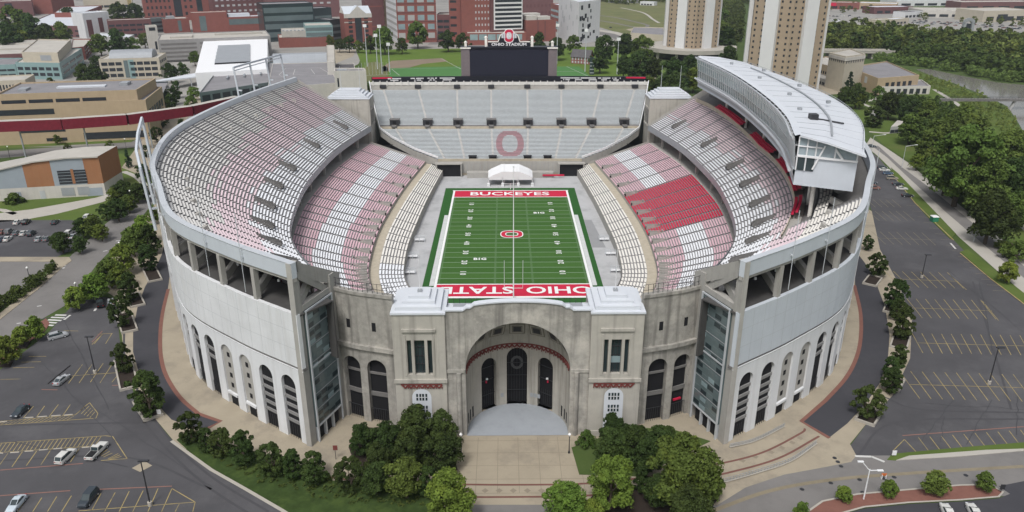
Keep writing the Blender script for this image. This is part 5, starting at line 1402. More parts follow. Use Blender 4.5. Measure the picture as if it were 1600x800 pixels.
for u, v, w, k, lab, g, hs in T: tree(u, v, w, k, lab, g or 'trees and shrubs around the stadium', hs)
def inside(p, poly):
    c = False
    for i in range(len(poly)):
        a, b = poly[i], poly[i-1]
        if (a[1] > p[1]) != (b[1] > p[1]) and p[0] < (b[0]-a[0])*(p[1]-a[1])/(b[1]-a[1])+a[0]: c = not c
    return c
def scatter(poly_px, spacing, seed):
    q = [P(u, v, G)[:2] for u, v in poly_px]; r = random.Random(seed)
    x0, x1 = min(p[0] for p in q), max(p[0] for p in q); y0, y1 = min(p[1] for p in q), max(p[1] for p in q)
    out = []; y = y0
    while y < y1:
        x = x0
        while x < x1:
            p = (x+r.uniform(-.45,.45)*spacing, y+r.uniform(-.45,.45)*spacing)
            if inside(p, q): out.append(p)
            x += spacing
        y += spacing
    return out
leaf_mat('wood_mid',(.084,.118,.024)); leaf_mat('wood_dark',(.055,.083,.020)); leaf_mat('wood_light',(.11,.16,.042))
def woods(name, label, cat, poly_px, spacing, rad, m, seed, lod=.32, kinds=('round',), hs=1.):
    """a far wood that reads as one mass: one mesh of many leafy crowns"""
    pts = scatter(poly_px, spacing, seed); r = random.Random(seed)
    pts = [p for p in pts if r.random() > .14]
    base = [crown_mesh(kinds[i % len(kinds)], 50+i, lod)[0] for i in range(5)]
    V = []
    for x, y in pts:
        b = base[r.randrange(5)]; s = r.uniform(*rad); t = r.uniform(0,6.28); c_, s_ = math.cos(t), math.sin(t)
        v = b.copy(); vx = v[:,0]*c_-v[:,1]*s_; vy = v[:,0]*s_+v[:,1]*c_
        V.append(np.stack([vx*s+x, vy*s+y, v[:,2]*s*hs+G+.15*s],1))
    if not V: return
    v = np.concatenate(V); me = mesh_from_quads(name, v, len(v)//4, m)
    o = bpy.data.objects.new(name, me); COL.objects.link(o); tag(o, label, cat, None, 'stuff')
woods('far_wood','dense dark green wood across the river below the shopping centre','wood',[(1276,50),(1330,50),(1400,56),(1460,60),(1505,70),(1600,71),(1750,82),(1750,125),(1600,112),(1500,98),(1440,90),(1380,86),(1276,88)],11.5,(4.5,9.5),'wood_mid',3)
woods('far_wood','paler crowns standing out of the wood across the river','wood',[(1276,54),(1400,60),(1600,76),(1750,86),(1750,120),(1600,110),(1440,88),(1276,86)],26,(6.5,10.5),'wood_light',31)
woods('far_wood','darker crowns in the wood across the river','wood',[(1276,60),(1400,60),(1600,78),(1750,88),(1750,124),(1600,111),(1440,90),(1276,88)],30,(7,10.5),'wood_dark',32)
woods('far_wood','darker tree belt along the far river bank','wood',[(1420,88),(1500,84),(1620,92),(1800,100),(1800,140),(1640,134),(1560,122),(1500,112),(1450,103),(1400,97)],9,(5,8),'wood_dark',4)
woods('bank_scrub','light green scrub along the far river edge','scrub',[(1370,92),(1440,100),(1500,111),(1560,121),(1700,135),(1700,140),(1560,127),(1500,116),(1440,106),(1365,97)],5,(2.6,4.2),'wood_light',5)
woods('bank_scrub','green scrub on the near river bank by the footbridge','scrub',[(1400,112),(1452,120),(1492,135),(1540,155),(1572,172),(1588,198),(1600,222),(1700,270),(1700,300),(1600,245),(1560,205),(1500,160),(1440,132)],4.5,(1.0,2.3),'wood_light',6,.22)
woods('understorey','dark undergrowth beneath the riverside trees','undergrowth',[(1400,160),(1470,165),(1530,210),(1600,250),(1700,290),(1700,380),(1600,350),(1540,345),(1490,300),(1450,262),(1420,225)],5,(2.5,4.),'wood_dark',8,.3)
woods('far_wood','strip of trees at the far top of the park','wood',[(935,-8),(1040,-10),(1160,-10),(1290,-10),(1290,6),(1160,8),(1120,40),(1112,20),(1045,4),(975,8),(935,2)],13,(5,8),'wood_mid',9)
woods('far_wood','trees behind the two pale towers','wood',[(1118,20),(1160,16),(1160,70),(1118,75)],11,(5,8),'wood_dark',10)
woods('far_wood','distant tree line beyond the shopping centre','wood',[(1250,-16),(1800,-6),(1800,6),(1600,2),(1420,-2),(1250,2)],22,(7,11),'wood_dark',11)
woods('far_wood','distant trees among the campus roofs','wood',[(-120,-14),(540,-16),(900,-12),(900,-4),(540,-2),(-120,4)],26,(6,10),'wood_dark',12)
woods('far_wood','trees scattered in the shopping centre car park','wood',[(1285,20),(1400,24),(1480,38),(1600,46),(1600,40),(1480,28),(1300,10)],30,(3.5,6),'wood_mid',13)
woods('hedge','long dark clipped hedge along the left street','hedge',[(-30,500),(0,478),(60,436),(84,418),(86,424),(62,446),(0,490),(-30,512)],1.6,(1.3,1.9),'wood_dark',14,.5) 
woods('ground_cover','short dense plants at the foot of the front trees','ground cover',[(292,680),(345,694),(430,722),(512,745),(610,758),(715,762),(720,785),(640,795),(520,785),(420,762),(340,725)],1.5,(.5,1.0),'wood_dark',15,.25,('bush',),.7)
# ================================================================== BUILDINGS
mat('brick', (.23,.085,.07), .9, .10, .25, stain=(.19,.085,.075), stain_scale=.05, stain_amt=.5)
mat('brick_dark', (.14,.065,.065), .9, .10, .25)
mat('brick_purple', (.17,.085,.085), .9, .1, .2)
mat('tan_brick', (.42,.33,.22), .9, .07, .25, streak=(.35,.27,.18,.3))
mat('beige_stone', (.46,.42,.34), .9, .08, .3)
mat('pale_stone', (.52,.50,.46), .9, .08, .3, streak=(.4,.39,.36,.3))
mat('grey_stone', (.37,.37,.36), .9, .1, .3)
mat('garage', (.27,.265,.26), .9, .1, .3)
mat('roof_grey', (.215,.21,.22), .9, .12, .1, stain=(.28,.275,.28), stain_scale=.08, stain_amt=.6)
mat('roof_pale', (.43,.41,.37), .9, .1, .1, stain=(.33,.32,.3), stain_scale=.08, stain_amt=.6)
mat('roof_dark', (.10,.095,.10), .9, .15, .3)
mat('white_clad', (.62,.63,.64), .6, .05, .3, streak=(.42,.45,.46,.4))
mat('tower_white', (.66,.665,.665), .8, .04, .1)
mat('tower_tan', (.36,.285,.205), .9, .06, .2)
mat('teal_panel', (.22,.33,.33), .4, .08, .2, spec=.4)
mat('terracotta', (.31,.15,.075), .85, .07, .3, streak=(.30,.125,.055,.4))
mat('blue_panel', (.29,.33,.37), .6, .05, .3)
mat('canopy_red', (.17,.015,.03), .5, .25, .8)
mat('window_dark', (.03,.035,.042), .25, .2, .5, spec=.5)
mat('window_pale', (.45,.47,.48), .4, .1, .5)
nwin = [0]
def face_fn(p0, p1, z0, z1):
    """wall coordinates: a in 0..1 along, b in 0..1 up, d metres proud"""
    d = (p1-p0); t = d.normalized(); n_ = Vector((t.y, -t.x))
    def f(a, b, dd=0.): q = p0+d*a+n_*dd; return (q.x, q.y, z0+(z1-z0)*b)
    return f
class Building:
    """a block on a quadrilateral footprint (front left, front right, back right, back left)"""
    def __init__(s, name, label, cat, quad, z1, wall, roof, parent=None, z0=None, part='walls', group=None, parapet=.8):
        s.z0, s.z1 = (G if z0 is None else z0), z1
        s.q = [Vector(p[:2]) for p in quad]
        c = sum(s.q, Vector((0,0)))/4
        s.root = parent or thing(name, label, cat, (c.x, c.y, G), group)
        mb = MB(); mb.prism([tuple(p) for p in s.q], s.z0, z1, 0, 1)
        if parapet:
            for i in range(4):
                a, b = s.q[i], s.q[(i+1)%4]; ac, bc = a+(c-a).normalized()*.7, b+(c-b).normalized()*.7
                mb.quad((a.x,a.y,z1),(b.x,b.y,z1),(b.x,b.y,z1+parapet),(a.x,a.y,z1+parapet),0)
                mb.quad((b.x,b.y,z1+parapet),(a.x,a.y,z1+parapet),(ac.x,ac.y,z1+parapet),(bc.x,bc.y,z1+parapet),0)
                mb.quad((bc.x,bc.y,z1),(ac.x,ac.y,z1),(ac.x,ac.y,z1+parapet),(bc.x,bc.y,z1+parapet),0)
        s.body = mb.build(part, [wall, roof], s.root)
    def face(s, i): return face_fn(s.q[i], s.q[(i+1)%4], s.z0, s.z1)
    def win(s, i, a0, a1, b0, b1, m='window_dark', name='window', dd=.12):
        f = s.face(i); mb = MB()
        A,B,C_,D = f(a0,b0,dd), f(a1,b0,dd), f(a1,b1,dd), f(a0,b1,dd)
        E,F,H,I = f(a0,b0,-.1), f(a1,b0,-.1), f(a1,b1,-.1), f(a0,b1,-.1)
        mb.quad(A,B,C_,D); mb.quad(A,E,F,B); mb.quad(D,C_,H,I); mb.quad(A,D,I,E); mb.quad(B,F,H,C_)
        mb.build(name, m, s.body); nwin[0] += 1
    def strips(s, i, rows, a0=.03, a1=.97, b0=.1, b1=.95, fill=.5, m='window_dark', cols=1, gap=.1):
        for r in range(rows):
            lo = b0+(b1-b0)*r/rows; hi = lo+(b1-b0)/rows*fill
            for c in range(cols):
                x0 = a0+(a1-a0)*c/cols; x1 = x0+(a1-a0)/cols*(1-gap if cols > 1 else 1)
                s.win(i, x0, x1, lo, hi, m)
    def roofbox(s, a, b, w, d, h, m='grey_metal', name='roof_plant'):
        """plant on the roof: a along the front, b towards the back, sizes as fractions"""
        q = s.q
        def pt(a, b): return (q[0]*(1-a)+q[1]*a)*(1-b)+(q[3]*(1-a)+q[2]*a)*b
        mb = MB(); mb.prism([tuple(pt(a,b)),tuple(pt(a+w,b)),tuple(pt(a+w,b+d)),tuple(pt(a,b+d))], s.z1+.01, s.z1+h, 0)
        return mb.build(name, m, s.body)
def base_quad(fl, fr, depth):
    a, b = Vector(P(*fl, G)[:2]), Vector(P(*fr, G)[:2]); t = (b-a).normalized(); n_ = Vector((-t.y, t.x))
    if n_.y < 0: n_ = -n_
    return [a, b, b+n_*depth, a+n_*depth]
def bl(label, fl, fr, vtop, depth, wall, roof='roof_grey', cat='building', name='building', parent=None, part='walls', group=None, parapet=.8):
    q = base_quad(fl, fr, depth); z1 = hgt_any(q[0].x, q[0].y, vtop)
    return Building(name, label, cat, q, z1, wall, roof, parent, None, part, group, parapet)
def rq(label, px, z, wall, roof='roof_grey', cat='building', name='building', parent=None, z0=None, part='walls', parapet=.8):
    return Building(name, label, cat, [P(u, v, z) for u, v in px], z, wall, roof, parent, z0, part, None, parapet)
def hgt_any(x, y, v):
    lo, hi = -20., 97. if v > -20 else 140.
    for _ in range(50):
        m = (lo+hi)/2
        if proj(x, y, m)[1] > v: lo = m
        else: hi = m
    return lo
# long tan recreation building, left
b = bl('long tan brick building in two setback tiers behind the red bridge', (-30,229), (238,217), 168, 42, 'tan_brick')
for a0, a1, b0, b1 in ((.08,.46,.76,.90),(.24,.50,.30,.38),(.38,.50,.06,.14),(.60,.97,.06,.24)): b.win(0,a0,a1,b0,b1)
for k in range(6): b.win(1,.1+.14*k,.2+.14*k,.55,.75)
q = b.q; lp = lambda a, c: (q[0]*(1-a)+q[1]*a)*(1-c)+(q[3]*(1-a)+q[2]*a)*c
u = Building('x','', '', [lp(.14,.06), lp(.95,.06), lp(.97,.98), lp(.12,.98)], hgt_any(*lp(.14,.06), 150), 'tan_brick', 'roof_grey', b.root, b.z1, 'upper_storey')
for k in range(4): u.win(0,.03+.19*k,.2+.19*k,.15,.5)
u.roofbox(.35,.45,.35,.12,.8,'roof_white'); u.roofbox(.1,.3,.06,.2,1.2); u.roofbox(.8,.5,.06,.2,1.6)
b = rq('dark roofed wing with a glass side right of the long tan building', [(240,172),(246,170),(263,129),(228,130)], 13, 'glass_dark', 'roof_grey')
# recreation centre with white roof
b = rq('big recreation hall with glass curtain front and grey flat roof', [(312,147),(462,124),(446,97),(345,104)], 17, 'glass_teal', 'roof_grey')
for k in range(10): b.win(0,.02+.098*k,.095+.098*k,.08,.47,'window_dark'); b.win(0,.02+.098*k,.095+.098*k,.53,.92,'window_dark')
for k in range(2): b.roofbox(.12+.15*k,.72,.05,.14,1.6,'roof_white')
for k in range(3): b.roofbox(.2+.2*k,.38,.02,.1,1.4,'grey_metal')
w = rq('white roofed natatorium block with a grey louvre field in its roof', [(305,114),(418,108),(418,57),(319,60)], 20, 'roof_bright', 'roof_bright', parapet=0)
mb = MB(); lq = [P(u_, v_, 20.05) for u_, v_ in ((335,101),(391,98),(391,71),(341,73))]; mb.poly(lq, 0)
lv = w.body; mb.build('louvre_field', 'dark_void', lv)
A0_, B0_, C0_, D0_ = [Vector(p) for p in lq]
for k in range(5):
    t0, t1 = (k+.3)/5, (k+.9)/5; mb = MB()
    p = [A0_.lerp(D0_,t0), B0_.lerp(C0_,t0), B0_.lerp(C0_,t1), A0_.lerp(D0_,t1)]
    mb.quad(*[tuple(x+Vector((0,0,.25+ (1.1 if i > 1 else 0)))) for i, x in enumerate(p)]); mb.build('louvre', 'grey_metal', lv)
b = rq('thin long white canopy roof between the tan building and the recreation hall', [(226,129),(330,117),(322,111),(262,122)], 10, 'roof_white', 'roof_white', 'canopy', 'canopy', None, 9.2, 'roof', 0)
for k in range(5):
    p = b.q[0]*(1-(k+.3)/5)+b.q[1]*(k+.3)/5; mb = MB(); mb.box((p.x,p.y+2,6.1),(.5,.5,6.2)); mb.build('column','pale_metal',b.root)
# sports deck and stair blocks by the left end tower
b = rq('parking deck with painted sports courts on its grey roof', [(418,139),(527,130),(513,98),(426,100)], 19, 'pale_stone', 'roof_grey', parapet=.3)
def court(pts): 
    mb = MB(); z = 19.06
    q_ = [P(u_, v_, z)[:2] for u_, v_ in pts]; ribbon_mb(mb, q_+[q_[0]], .3, z, 0, True); mb.build('court_lines', 'paint_white', b.body)
court([(436,117),(446,107),(500,106),(512,113),(512,118),(440,119)]); court([(458,117),(461,108),(486,108),(492,116)])
for k in range(3): b.win(0,.45+.16*k,.58+.16*k,.12,.3)
Building('x','','', [P(427,100,19),P(515,97,19),P(514,95,19),P(428,97.5,19)], 25.5, 'panel_metal', 'grey_metal', b.root, 19.02, 'screen_wall', None, 0)
rq('slim concrete lift tower beside the sports deck', [(511,98),(523,98),(522,72),(510,72)], 27, 'pale_stone', 'roof_pale')
b = rq('pale windowless stair block behind the left end tower', [(522,113),(572,112),(569,108),(523,108)], 27, 'pale_stone', 'roof_grey'); b.win(0,.08,.13,.62,.85); b.roofbox(.1,.3,.3,.4,.8)
rq('low dark roofed annexe behind the pale stair block', [(523,110),(555,110),(553,100),(524,101)], 17, 'pale_stone', 'roof_dark')
# offices on the left
b = bl('beige office with three window bands and a curved metal roof top', (160,124), (253,121), 94, 30, 'beige_stone', 'roof_pale')
for r in range(3):
    for c in range(8):
        if c in (3,): continue
        x0 = .03+.118*c; b.win(0,x0,x0+.1,.10+.3*r,.27+.3*r)
b.win(0,.40,.47,.05,.95,'glass_teal'); b.win(0,.475,.57,.02,.98,'teal_panel')
for c in range(4): b.win(1,.1+.22*c,.25+.22*c,.4,.56); b.win(1,.1+.22*c,.25+.22*c,.70,.86)
q = b.q; mb = MB(); n = 8
for k in range(n):
    t0, t1 = math.pi*k/n, math.pi*(k+1)/n
    e = lambda t, a: (lambda p: (p.x, p.y, b.z1+.2+5.5*math.sin(t)))((q[0]*(1-a)+q[1]*a)*(1-(.55-.35*math.cos(t)))+(q[3]*(1-a)+q[2]*a)*(.55-.35*math.cos(t)))
    mb.quad(e(t0,.14), e(t0,.86), e(t1,.86), e(t1,.14))
mb.poly([e(math.pi*k/n,.14) for k in range(n+1)]); mb.poly([e(math.pi*k/n,.86) for k in range(n+1)][::-1])
mb.build('roof_house', 'grey_metal', b.body)
b = rq('teal glass and beige laboratory block at the left', [(24,99),(93,100),(128,77),(62,76)], 15, 'teal_panel', 'roof_pale')
for r in range(2):
    for c in range(6): b.win(0,.03+.16*c,.15+.16*c,.22+.36*r,.42+.36*r)
for c in range(3): b.win(1,.08+.3*c,.33+.3*c,.62,.78); b.win(1,.08+.3*c,.33+.3*c,.25,.4)
rb_ = Building('x','','', [P(37,97,15),P(93,98,15),P(113,76,15),P(62,75,15)], 22, 'beige_stone', 'roof_pale', b.root, 15.02, 'roof_house'); rb_.win(0,.5,.8,.2,.8,'grey_metal')
b = rq('low teal glass wing at the left picture edge', [(-30,104),(24,102),(40,92),(-30,92)], 12, 'teal_panel', 'roof_grey'); b.strips(0,2,fill=.4,cols=4)
b = rq('low brown brick classroom range with square windows at the left edge', [(-40,88),(62,84),(92,62),(-40,62)], 13, 'brick_purple', 'roof_pale')
for c in range(12): b.win(0,.28+.058*c,.32+.058*c,.35,.75)
b.roofbox(.3,.3,.5,.2,1.2,'roof_pale'); b.roofbox(.2,.65,.6,.12,1.2,'roof_pale')
b = rq('dark brick hall behind the teal laboratory', [(112,76),(131,74),(142,62),(114,62)], 14, 'brick', 'roof_pale'); b.strips(1,3,fill=.4,cols=3,gap=.3)
b = bl('small beige building cut by the left picture edge', (-40,150), (44,146), 130, 26, 'beige_stone', 'roof_pale')
for c in range(8): b.win(0,.5+.06*c,.53+.06*c,.15,.75)
b = rq('brick and glass gallery with a bright white roof', [(38,40),(134,42),(150,20),(80,22)], 15, 'brick_purple', 'roof_white')
b.strips(0,2,fill=.35,cols=6,gap=.3)
k_ = Building('x','','', [P(86,27,15),P(130,27,15),P(160,15,15),P(100,17,15)], 20, 'brick', 'roof_white', b.root, 15.02, 'roof_house')
b = bl('pale grey slab fronted gallery wing with two tall red window slots', (136,60), (176,56), 22, 22, 'white_clad', 'roof_white'); b.win(0,.10,.30,.05,.75,'brick_dark'); b.win(0,.55,.72,.2,.8,'brick_dark')
rq('low white canopy hall before the pale gallery wing', [(150,58),(200,60),(210,55),(155,52)], 9, 'grey_stone', 'roof_white')
b = bl('far brick block at the upper left corner', (-60,29), (54,25), 5, 35, 'brick_purple', 'roof_pale'); b.win(0,.62,.72,.02,.9); b.strips(0,2,.02,.55,fill=.3,cols=4)
b = bl('stepped brick hall at the top left', (52,22), (88,16), -4, 30, 'brick', 'roof_grey'); b.strips(0,3,fill=.35,cols=3)
bl('far red brick house row at the top left', (0,4), (80,2), -8, 20, 'brick', 'roof_dark').strips(0,1,fill=.5,cols=8,gap=.4)
b = bl('cream far building with a yellow end wall', (132,14), (208,12), 0, 30, 'beige_stone', 'roof_pale'); b.strips(0,1,fill=.3,cols=5); b.win(0,.9,.98,.05,.95,'paint_yellow')
b = bl('long low brick range left of the parking garage', (172,60), (240,57), 33, 18, 'brick_dark', 'roof_pale'); b.strips(0,3,fill=.4,cols=6,gap=.2)
b = bl('grey concrete parking garage with long open decks', (252,98), (426,90), 64, 55, 'garage', 'roof_pale')
for r in range(5): b.win(0,.02,.33,.02+.19*r,.11+.19*r,'shade_concrete'); b.win(0,.36,.64,.02+.19*r,.11+.19*r,'shade_concrete'); b.win(0,.66,.98,.02+.19*r,.11+.19*r,'shade_concrete')  # dark strips stand in for the shaded open decks
b.win(0,.03,.34,.0,.1); b.roofbox(.1,.3,.2,.4,1.5,'roof_pale'); b.roofbox(.5,.55,.45,.1,1.6,'roof_pale')
b = bl('cream concrete stair tower at the parking garage corner', (236,84), (252,83), 42, 11, 'pale_stone', 'roof_pale'); b.win(0,.55,.75,.15,.45); b.win(0,.2,.8,.85,.97,'window_dark')
b = bl('dark teal office behind the cream stair tower', (238,52), (262,50), 30, 14, 'glass_teal', 'roof_grey'); b.strips(0,3,fill=.5)
b = bl('low red brick hall in front of the brick hospital tower', (258,52), (298,50), 31, 28, 'brick', 'roof_pale'); b.win(0,.55,.68,.1,.9,'glass_teal'); b.roofbox(.2,.3,.3,.4,3)
b = bl('red brick block with a glass corner above the parking garage', (302,52), (358,50), 21, 20, 'brick', 'roof_pale'); b.win(0,.22,.40,.1,.85,'glass_teal')
b = bl('low brick range with a green glass band above the parking garage', (358,50), (424,47), 28, 24, 'brick', 'roof_white'); b.win(0,.03,.75,.5,.9,'glass_teal'); b.roofbox(.05,.3,.5,.5,4,'roof_white')
def grid(b, i, rows, cols, a0, a1, b0, b1, m='window_dark', fw=.45, fh=.45):
    for r in range(rows):
        for c in range(cols):
            x = a0+(a1-a0)*(c+.25)/cols; y = b0+(b1-b0)*(r+.25)/rows
            b.win(i, x, x+(a1-a0)/cols*fw, y, y+(b1-b0)/rows*fh, m)
b = bl('tall red brick hospital tower with dark glass slots, upper left', (228,34), (336,30), -70, 40, 'brick', 'roof_grey')
grid(b,0,9,6,.03,.40,.06,.98); b.win(0,.43,.54,.02,.98); grid(b,0,9,2,.56,.72,.06,.98); b.win(0,.76,.84,.02,.98,'glass_dark')
b = bl('wide brick hospital block with rows of pale windows', (336,32), (416,28), -70, 40, 'brick_dark', 'roof_grey'); grid(b,0,10,9,.02,.98,.1,.98,'window_pale',.5,.35)
b = bl('wide brick block behind the dark glass offices', (418,30), (532,26), -70, 30, 'brick_purple', 'roof_grey'); grid(b,0,9,9,.02,.9,.1,.98,'window_pale',.5,.3)
b = bl('dark blue glass office block above the sports deck', (416,66), (494,62), 8, 35, 'glass_dark', 'roof_grey')
for r in range(4): b.win(0,.02,.98,.12+.22*r,.26+.22*r,'glass_teal')
b = bl('low dark glass wing right of the blue glass office', (493,46), (520,44), 14, 24, 'glass_dark', 'roof_grey'); b.strips(0,2,fill=.3,m='glass_teal')
b = bl('brick based laboratory with bright turquoise window bands', (437,75), (522,72), 60, 34, 'brick', 'roof_pale')
u = Building('x','','', [b.q[0]*.5+b.q[1]*.5, b.q[1], b.q[2], b.q[3]*.5+b.q[2]*.5], hgt_any(*b.q[1], 40), 'teal_panel', 'roof_pale', b.root, b.z1+.02, 'upper_storey')
for r in range(2): u.win(0,.02,.98,.12+.45*r,.42+.45*r,'glass_teal')
Building('x','','', [b.q[0]*.93+b.q[1]*.07, b.q[0]*.5+b.q[1]*.5, b.q[3]*.5+b.q[2]*.5, b.q[3]*.93+b.q[2]*.07], b.z1+6, 'roof_pale', 'roof_pale', b.root, b.z1+.02, 'plant_house')
for k in range(6): b.roofbox(.08+.07*k,.05,.04,.12,7.5,'grey_metal')
b = bl('dark teal slab right of the turquoise laboratory', (518,66), (534,64), 32, 24, 'glass_dark', 'roof_grey'); b.strips(0,3,fill=.4,m='glass_teal')
# gabled tower
b = bl('brick tower with pale gabled crown and dark glass centre', (541,68), (583,66), 22, 24, 'brick', 'roof_pale', parapet=0)
b.win(0,.38,.62,.0,.98); 
for r in range(6): b.win(0,.14,.28,.06+.15*r,.15+.15*r); b.win(0,.72,.86,.06+.15*r,.15+.15*r)
b.win(0,-.01,.37,.70,.73,'pale_stone','string_course'); b.win(0,.63,1.01,.70,.73,'pale_stone','string_course'); b.win(0,-.01,1.01,.86,1.0,'pale_stone','crown',.4)
q = b.q; mb = MB(); z = b.z1
pl = lambda a, c, zz: (lambda p: (p.x,p.y,zz))((q[0]*(1-a)+q[1]*a)*(1-c)+(q[3]*(1-a)+q[2]*a)*c)
for c0, c1 in ((0,.5),(.5,1.)):
    mb.quad(pl(0,c0,z+ (0 if c0==0 else 7)), pl(1,c0,z+(0 if c0==0 else 7)), pl(1,c1,z+(7 if c0==0 else 0)), pl(0,c1,z+(7 if c0==0 else 0)), 0)
mb.poly([pl(.2,-.02,z),pl(.8,-.02,z),pl(.5,-.02,z+8)],1); mb.quad(pl(.2,-.02,z),pl(.5,-.02,z+8),pl(.5,.5,z+8),pl(.2,.5,z),0); mb.quad(pl(.8,-.02,z),pl(.8,.5,z),pl(.5,.5,z+8),pl(.5,-.02,z+8),0)
mb.poly([pl(0,0,z),pl(0,1,z),pl(0,.5,z+7)],1); mb.poly([pl(1,0,z),pl(1,.5,z+7),pl(1,1,z)],1)
mb.build('roof', ['panel_metal','pale_stone'], b.body)
b = bl('plain dark brick slab left of the striped tower', (574,54), (602,53), -60, 26, 'brick_dark', 'roof_grey'); b.strips(0,3,.1,.9,fill=.06,m='brick')
b = bl('pinkish brick tower edge behind the striped tower', (596,52), (612,51), -60, 20, 'tan_brick', 'roof_grey'); grid(b,0,8,2,.1,.9,.1,.98,'brick',.5,.4)
# striped tower
q = base_quad((622,67),(683,66),34); a_, d_ = Vector(P(606,56,G)[:2]), None
z1 = 105
b = Building('building','tall red brick tower with a white striped side face','building',[q[0],q[1],q[2],a_],z1,'brick','roof_grey')
fb = lambda v: (hgt_any(q[0].x,q[0].y,v)-G)/(z1-G)
for r in range(8):
    for c in range(4):
        x0 = .03+.25*c; y0 = .045+.09*r; b.win(0, x0, x0+.17, y0, y0+.055, 'glass_pale' if (r+c)%3 else 'grey_stone')
for r in range(10): b.win(0,-.005,1.005,.03+.09*r,.036+.09*r,'brick_dark','string_course',.2)
b.win(3,0,1,.0,.999,'white_clad','side_cladding',.2)
for r in range(14): b.win(3,.0,1,.04+.066*r,.066+.066*r,'grey_stone','window',.3)
b = bl('brick block seen in the gap right of the striped tower', (684,66), (704,66), 24, 30, 'brick_dark', 'roof_pale'); b.strips(0,4,fill=.45,cols=2)
b = bl('narrow red brick wing with balconies left of the scoreboard', (703,66), (722,66), -60, 26, 'brick', 'roof_grey'); b.strips(0,8,.1,.6,b1=.9,fill=.3)
b = bl('tall brick residence hall with a grid of small windows behind the scoreboard', (722,68), (772,67), -60, 30, 'brick', 'roof_grey'); grid(b,0,11,6,.40,.98,.12,.98,'window_pale',.4,.35)
b = bl('white office slab with dark ribbon windows behind the scoreboard', (768,68), (816,66), -3, 28, 'brick_dark', 'roof_grey')
b.win(0,.08,1.0,.30,1.0,'tower_white','cladding',.3)
for r in range(7): b.win(0,.12,.97,.33+.096*r,.385+.096*r,'window_dark','window',.4)
b = bl('low brick dining hall with glass band behind the scoreboard', (730,71), (822,70), 53, 26, 'brick', 'roof_pale'); b.strips(0,1,.05,.95,.45,.95,1.,'glass_pale',6,.12)
b = bl('square red brick block left of the white clad building', (822,66), (868,64), 33, 40, 'brick', 'roof_grey')
b.win(0,.38,.41,.02,.98,'brick_dark'); b.win(0,.62,.65,.02,.98,'brick_dark')
for a, c_, w_, d_, h in ((.05,.1,.35,.25,5),(.45,.1,.4,.25,4),(.1,.5,.6,.3,6)): b.roofbox(a,c_,w_,d_,h,'pale_stone')
b = bl('far brick slab behind the square red brick block', (812,30), (864,28), -10, 24, 'brick_purple', 'roof_grey'); grid(b,0,3,8,.05,.95,.1,.95,'brick_dark',.5,.4)
b = bl('brick terrace stepping down beside the white clad building', (860,46), (876,52), 6, 20, 'brick', 'roof_white'); b.strips(0,4,fill=.4,m='glass_pale')
q = base_quad((903,69),(936,64),30); l_ = Vector(P(872,58,G)[:2]); z1 = hgt_any(*q[0], 4)
b = Building('building','white clad building with randomly scattered dark windows','building',[q[0],q[1],q[2],l_],z1,'white_clad','roof_white')
rr = random.Random(4)
for k in range(26):
    a, c_ = rr.uniform(.02,.88), rr.uniform(.04,.85); b.win(0,a,a+rr.choice((.05,.09)),c_,c_+rr.uniform(.06,.12))
for k in range(12):
    a, c_ = rr.uniform(.1,.9), rr.uniform(.1,.85); b.win(3,a,a+.05,c_,c_+rr.uniform(.08,.2),'window_pale')
# little red house
q = base_quad((892,99),(921,101),9); z1 = G+6
b = Building('house','small red brick house with dark gabled roof beside the sports lawn','house',q,z1,'brick','roof_dark',None,None,'walls',None,0)
for c in range(6): b.win(0,.05+.16*c,.13+.16*c,.55,.9,'window_pale'); b.win(0,.05+.16*c,.13+.16*c,.1,.4,'window_pale')
mb = MB(); pl = lambda a, c, zz: (lambda p: (p.x,p.y,zz))((q[0]*(1-a)+q[1]*a)*(1-c)+(q[3]*(1-a)+q[2]*a)*c)
mb.quad(pl(-.03,-.1,z1-.3),pl(1.03,-.1,z1-.3),pl(1.03,.5,z1+6),pl(-.03,.5,z1+6),0); mb.quad(pl(1.03,1.1,z1-.3),pl(-.03,1.1,z1-.3),pl(-.03,.5,z1+6),pl(1.03,.5,z1+6),0)
mb.poly([pl(1,0,z1),pl(1,1,z1),pl(1,.5,z1+5.8)],1); mb.poly([pl(0,0,z1),pl(0,.5,z1+5.8),pl(0,1,z1)],1); mb.build('roof',['roof_dark','brick'],b.body)
b = bl('slim dark blue tower stand at the right of the red house', (921,117), (928,117), 92, 3, 'glass_dark', 'grey_metal', 'tower', 'viewing_tower'); b.strips(0,4,fill=.3,m='grey_metal')
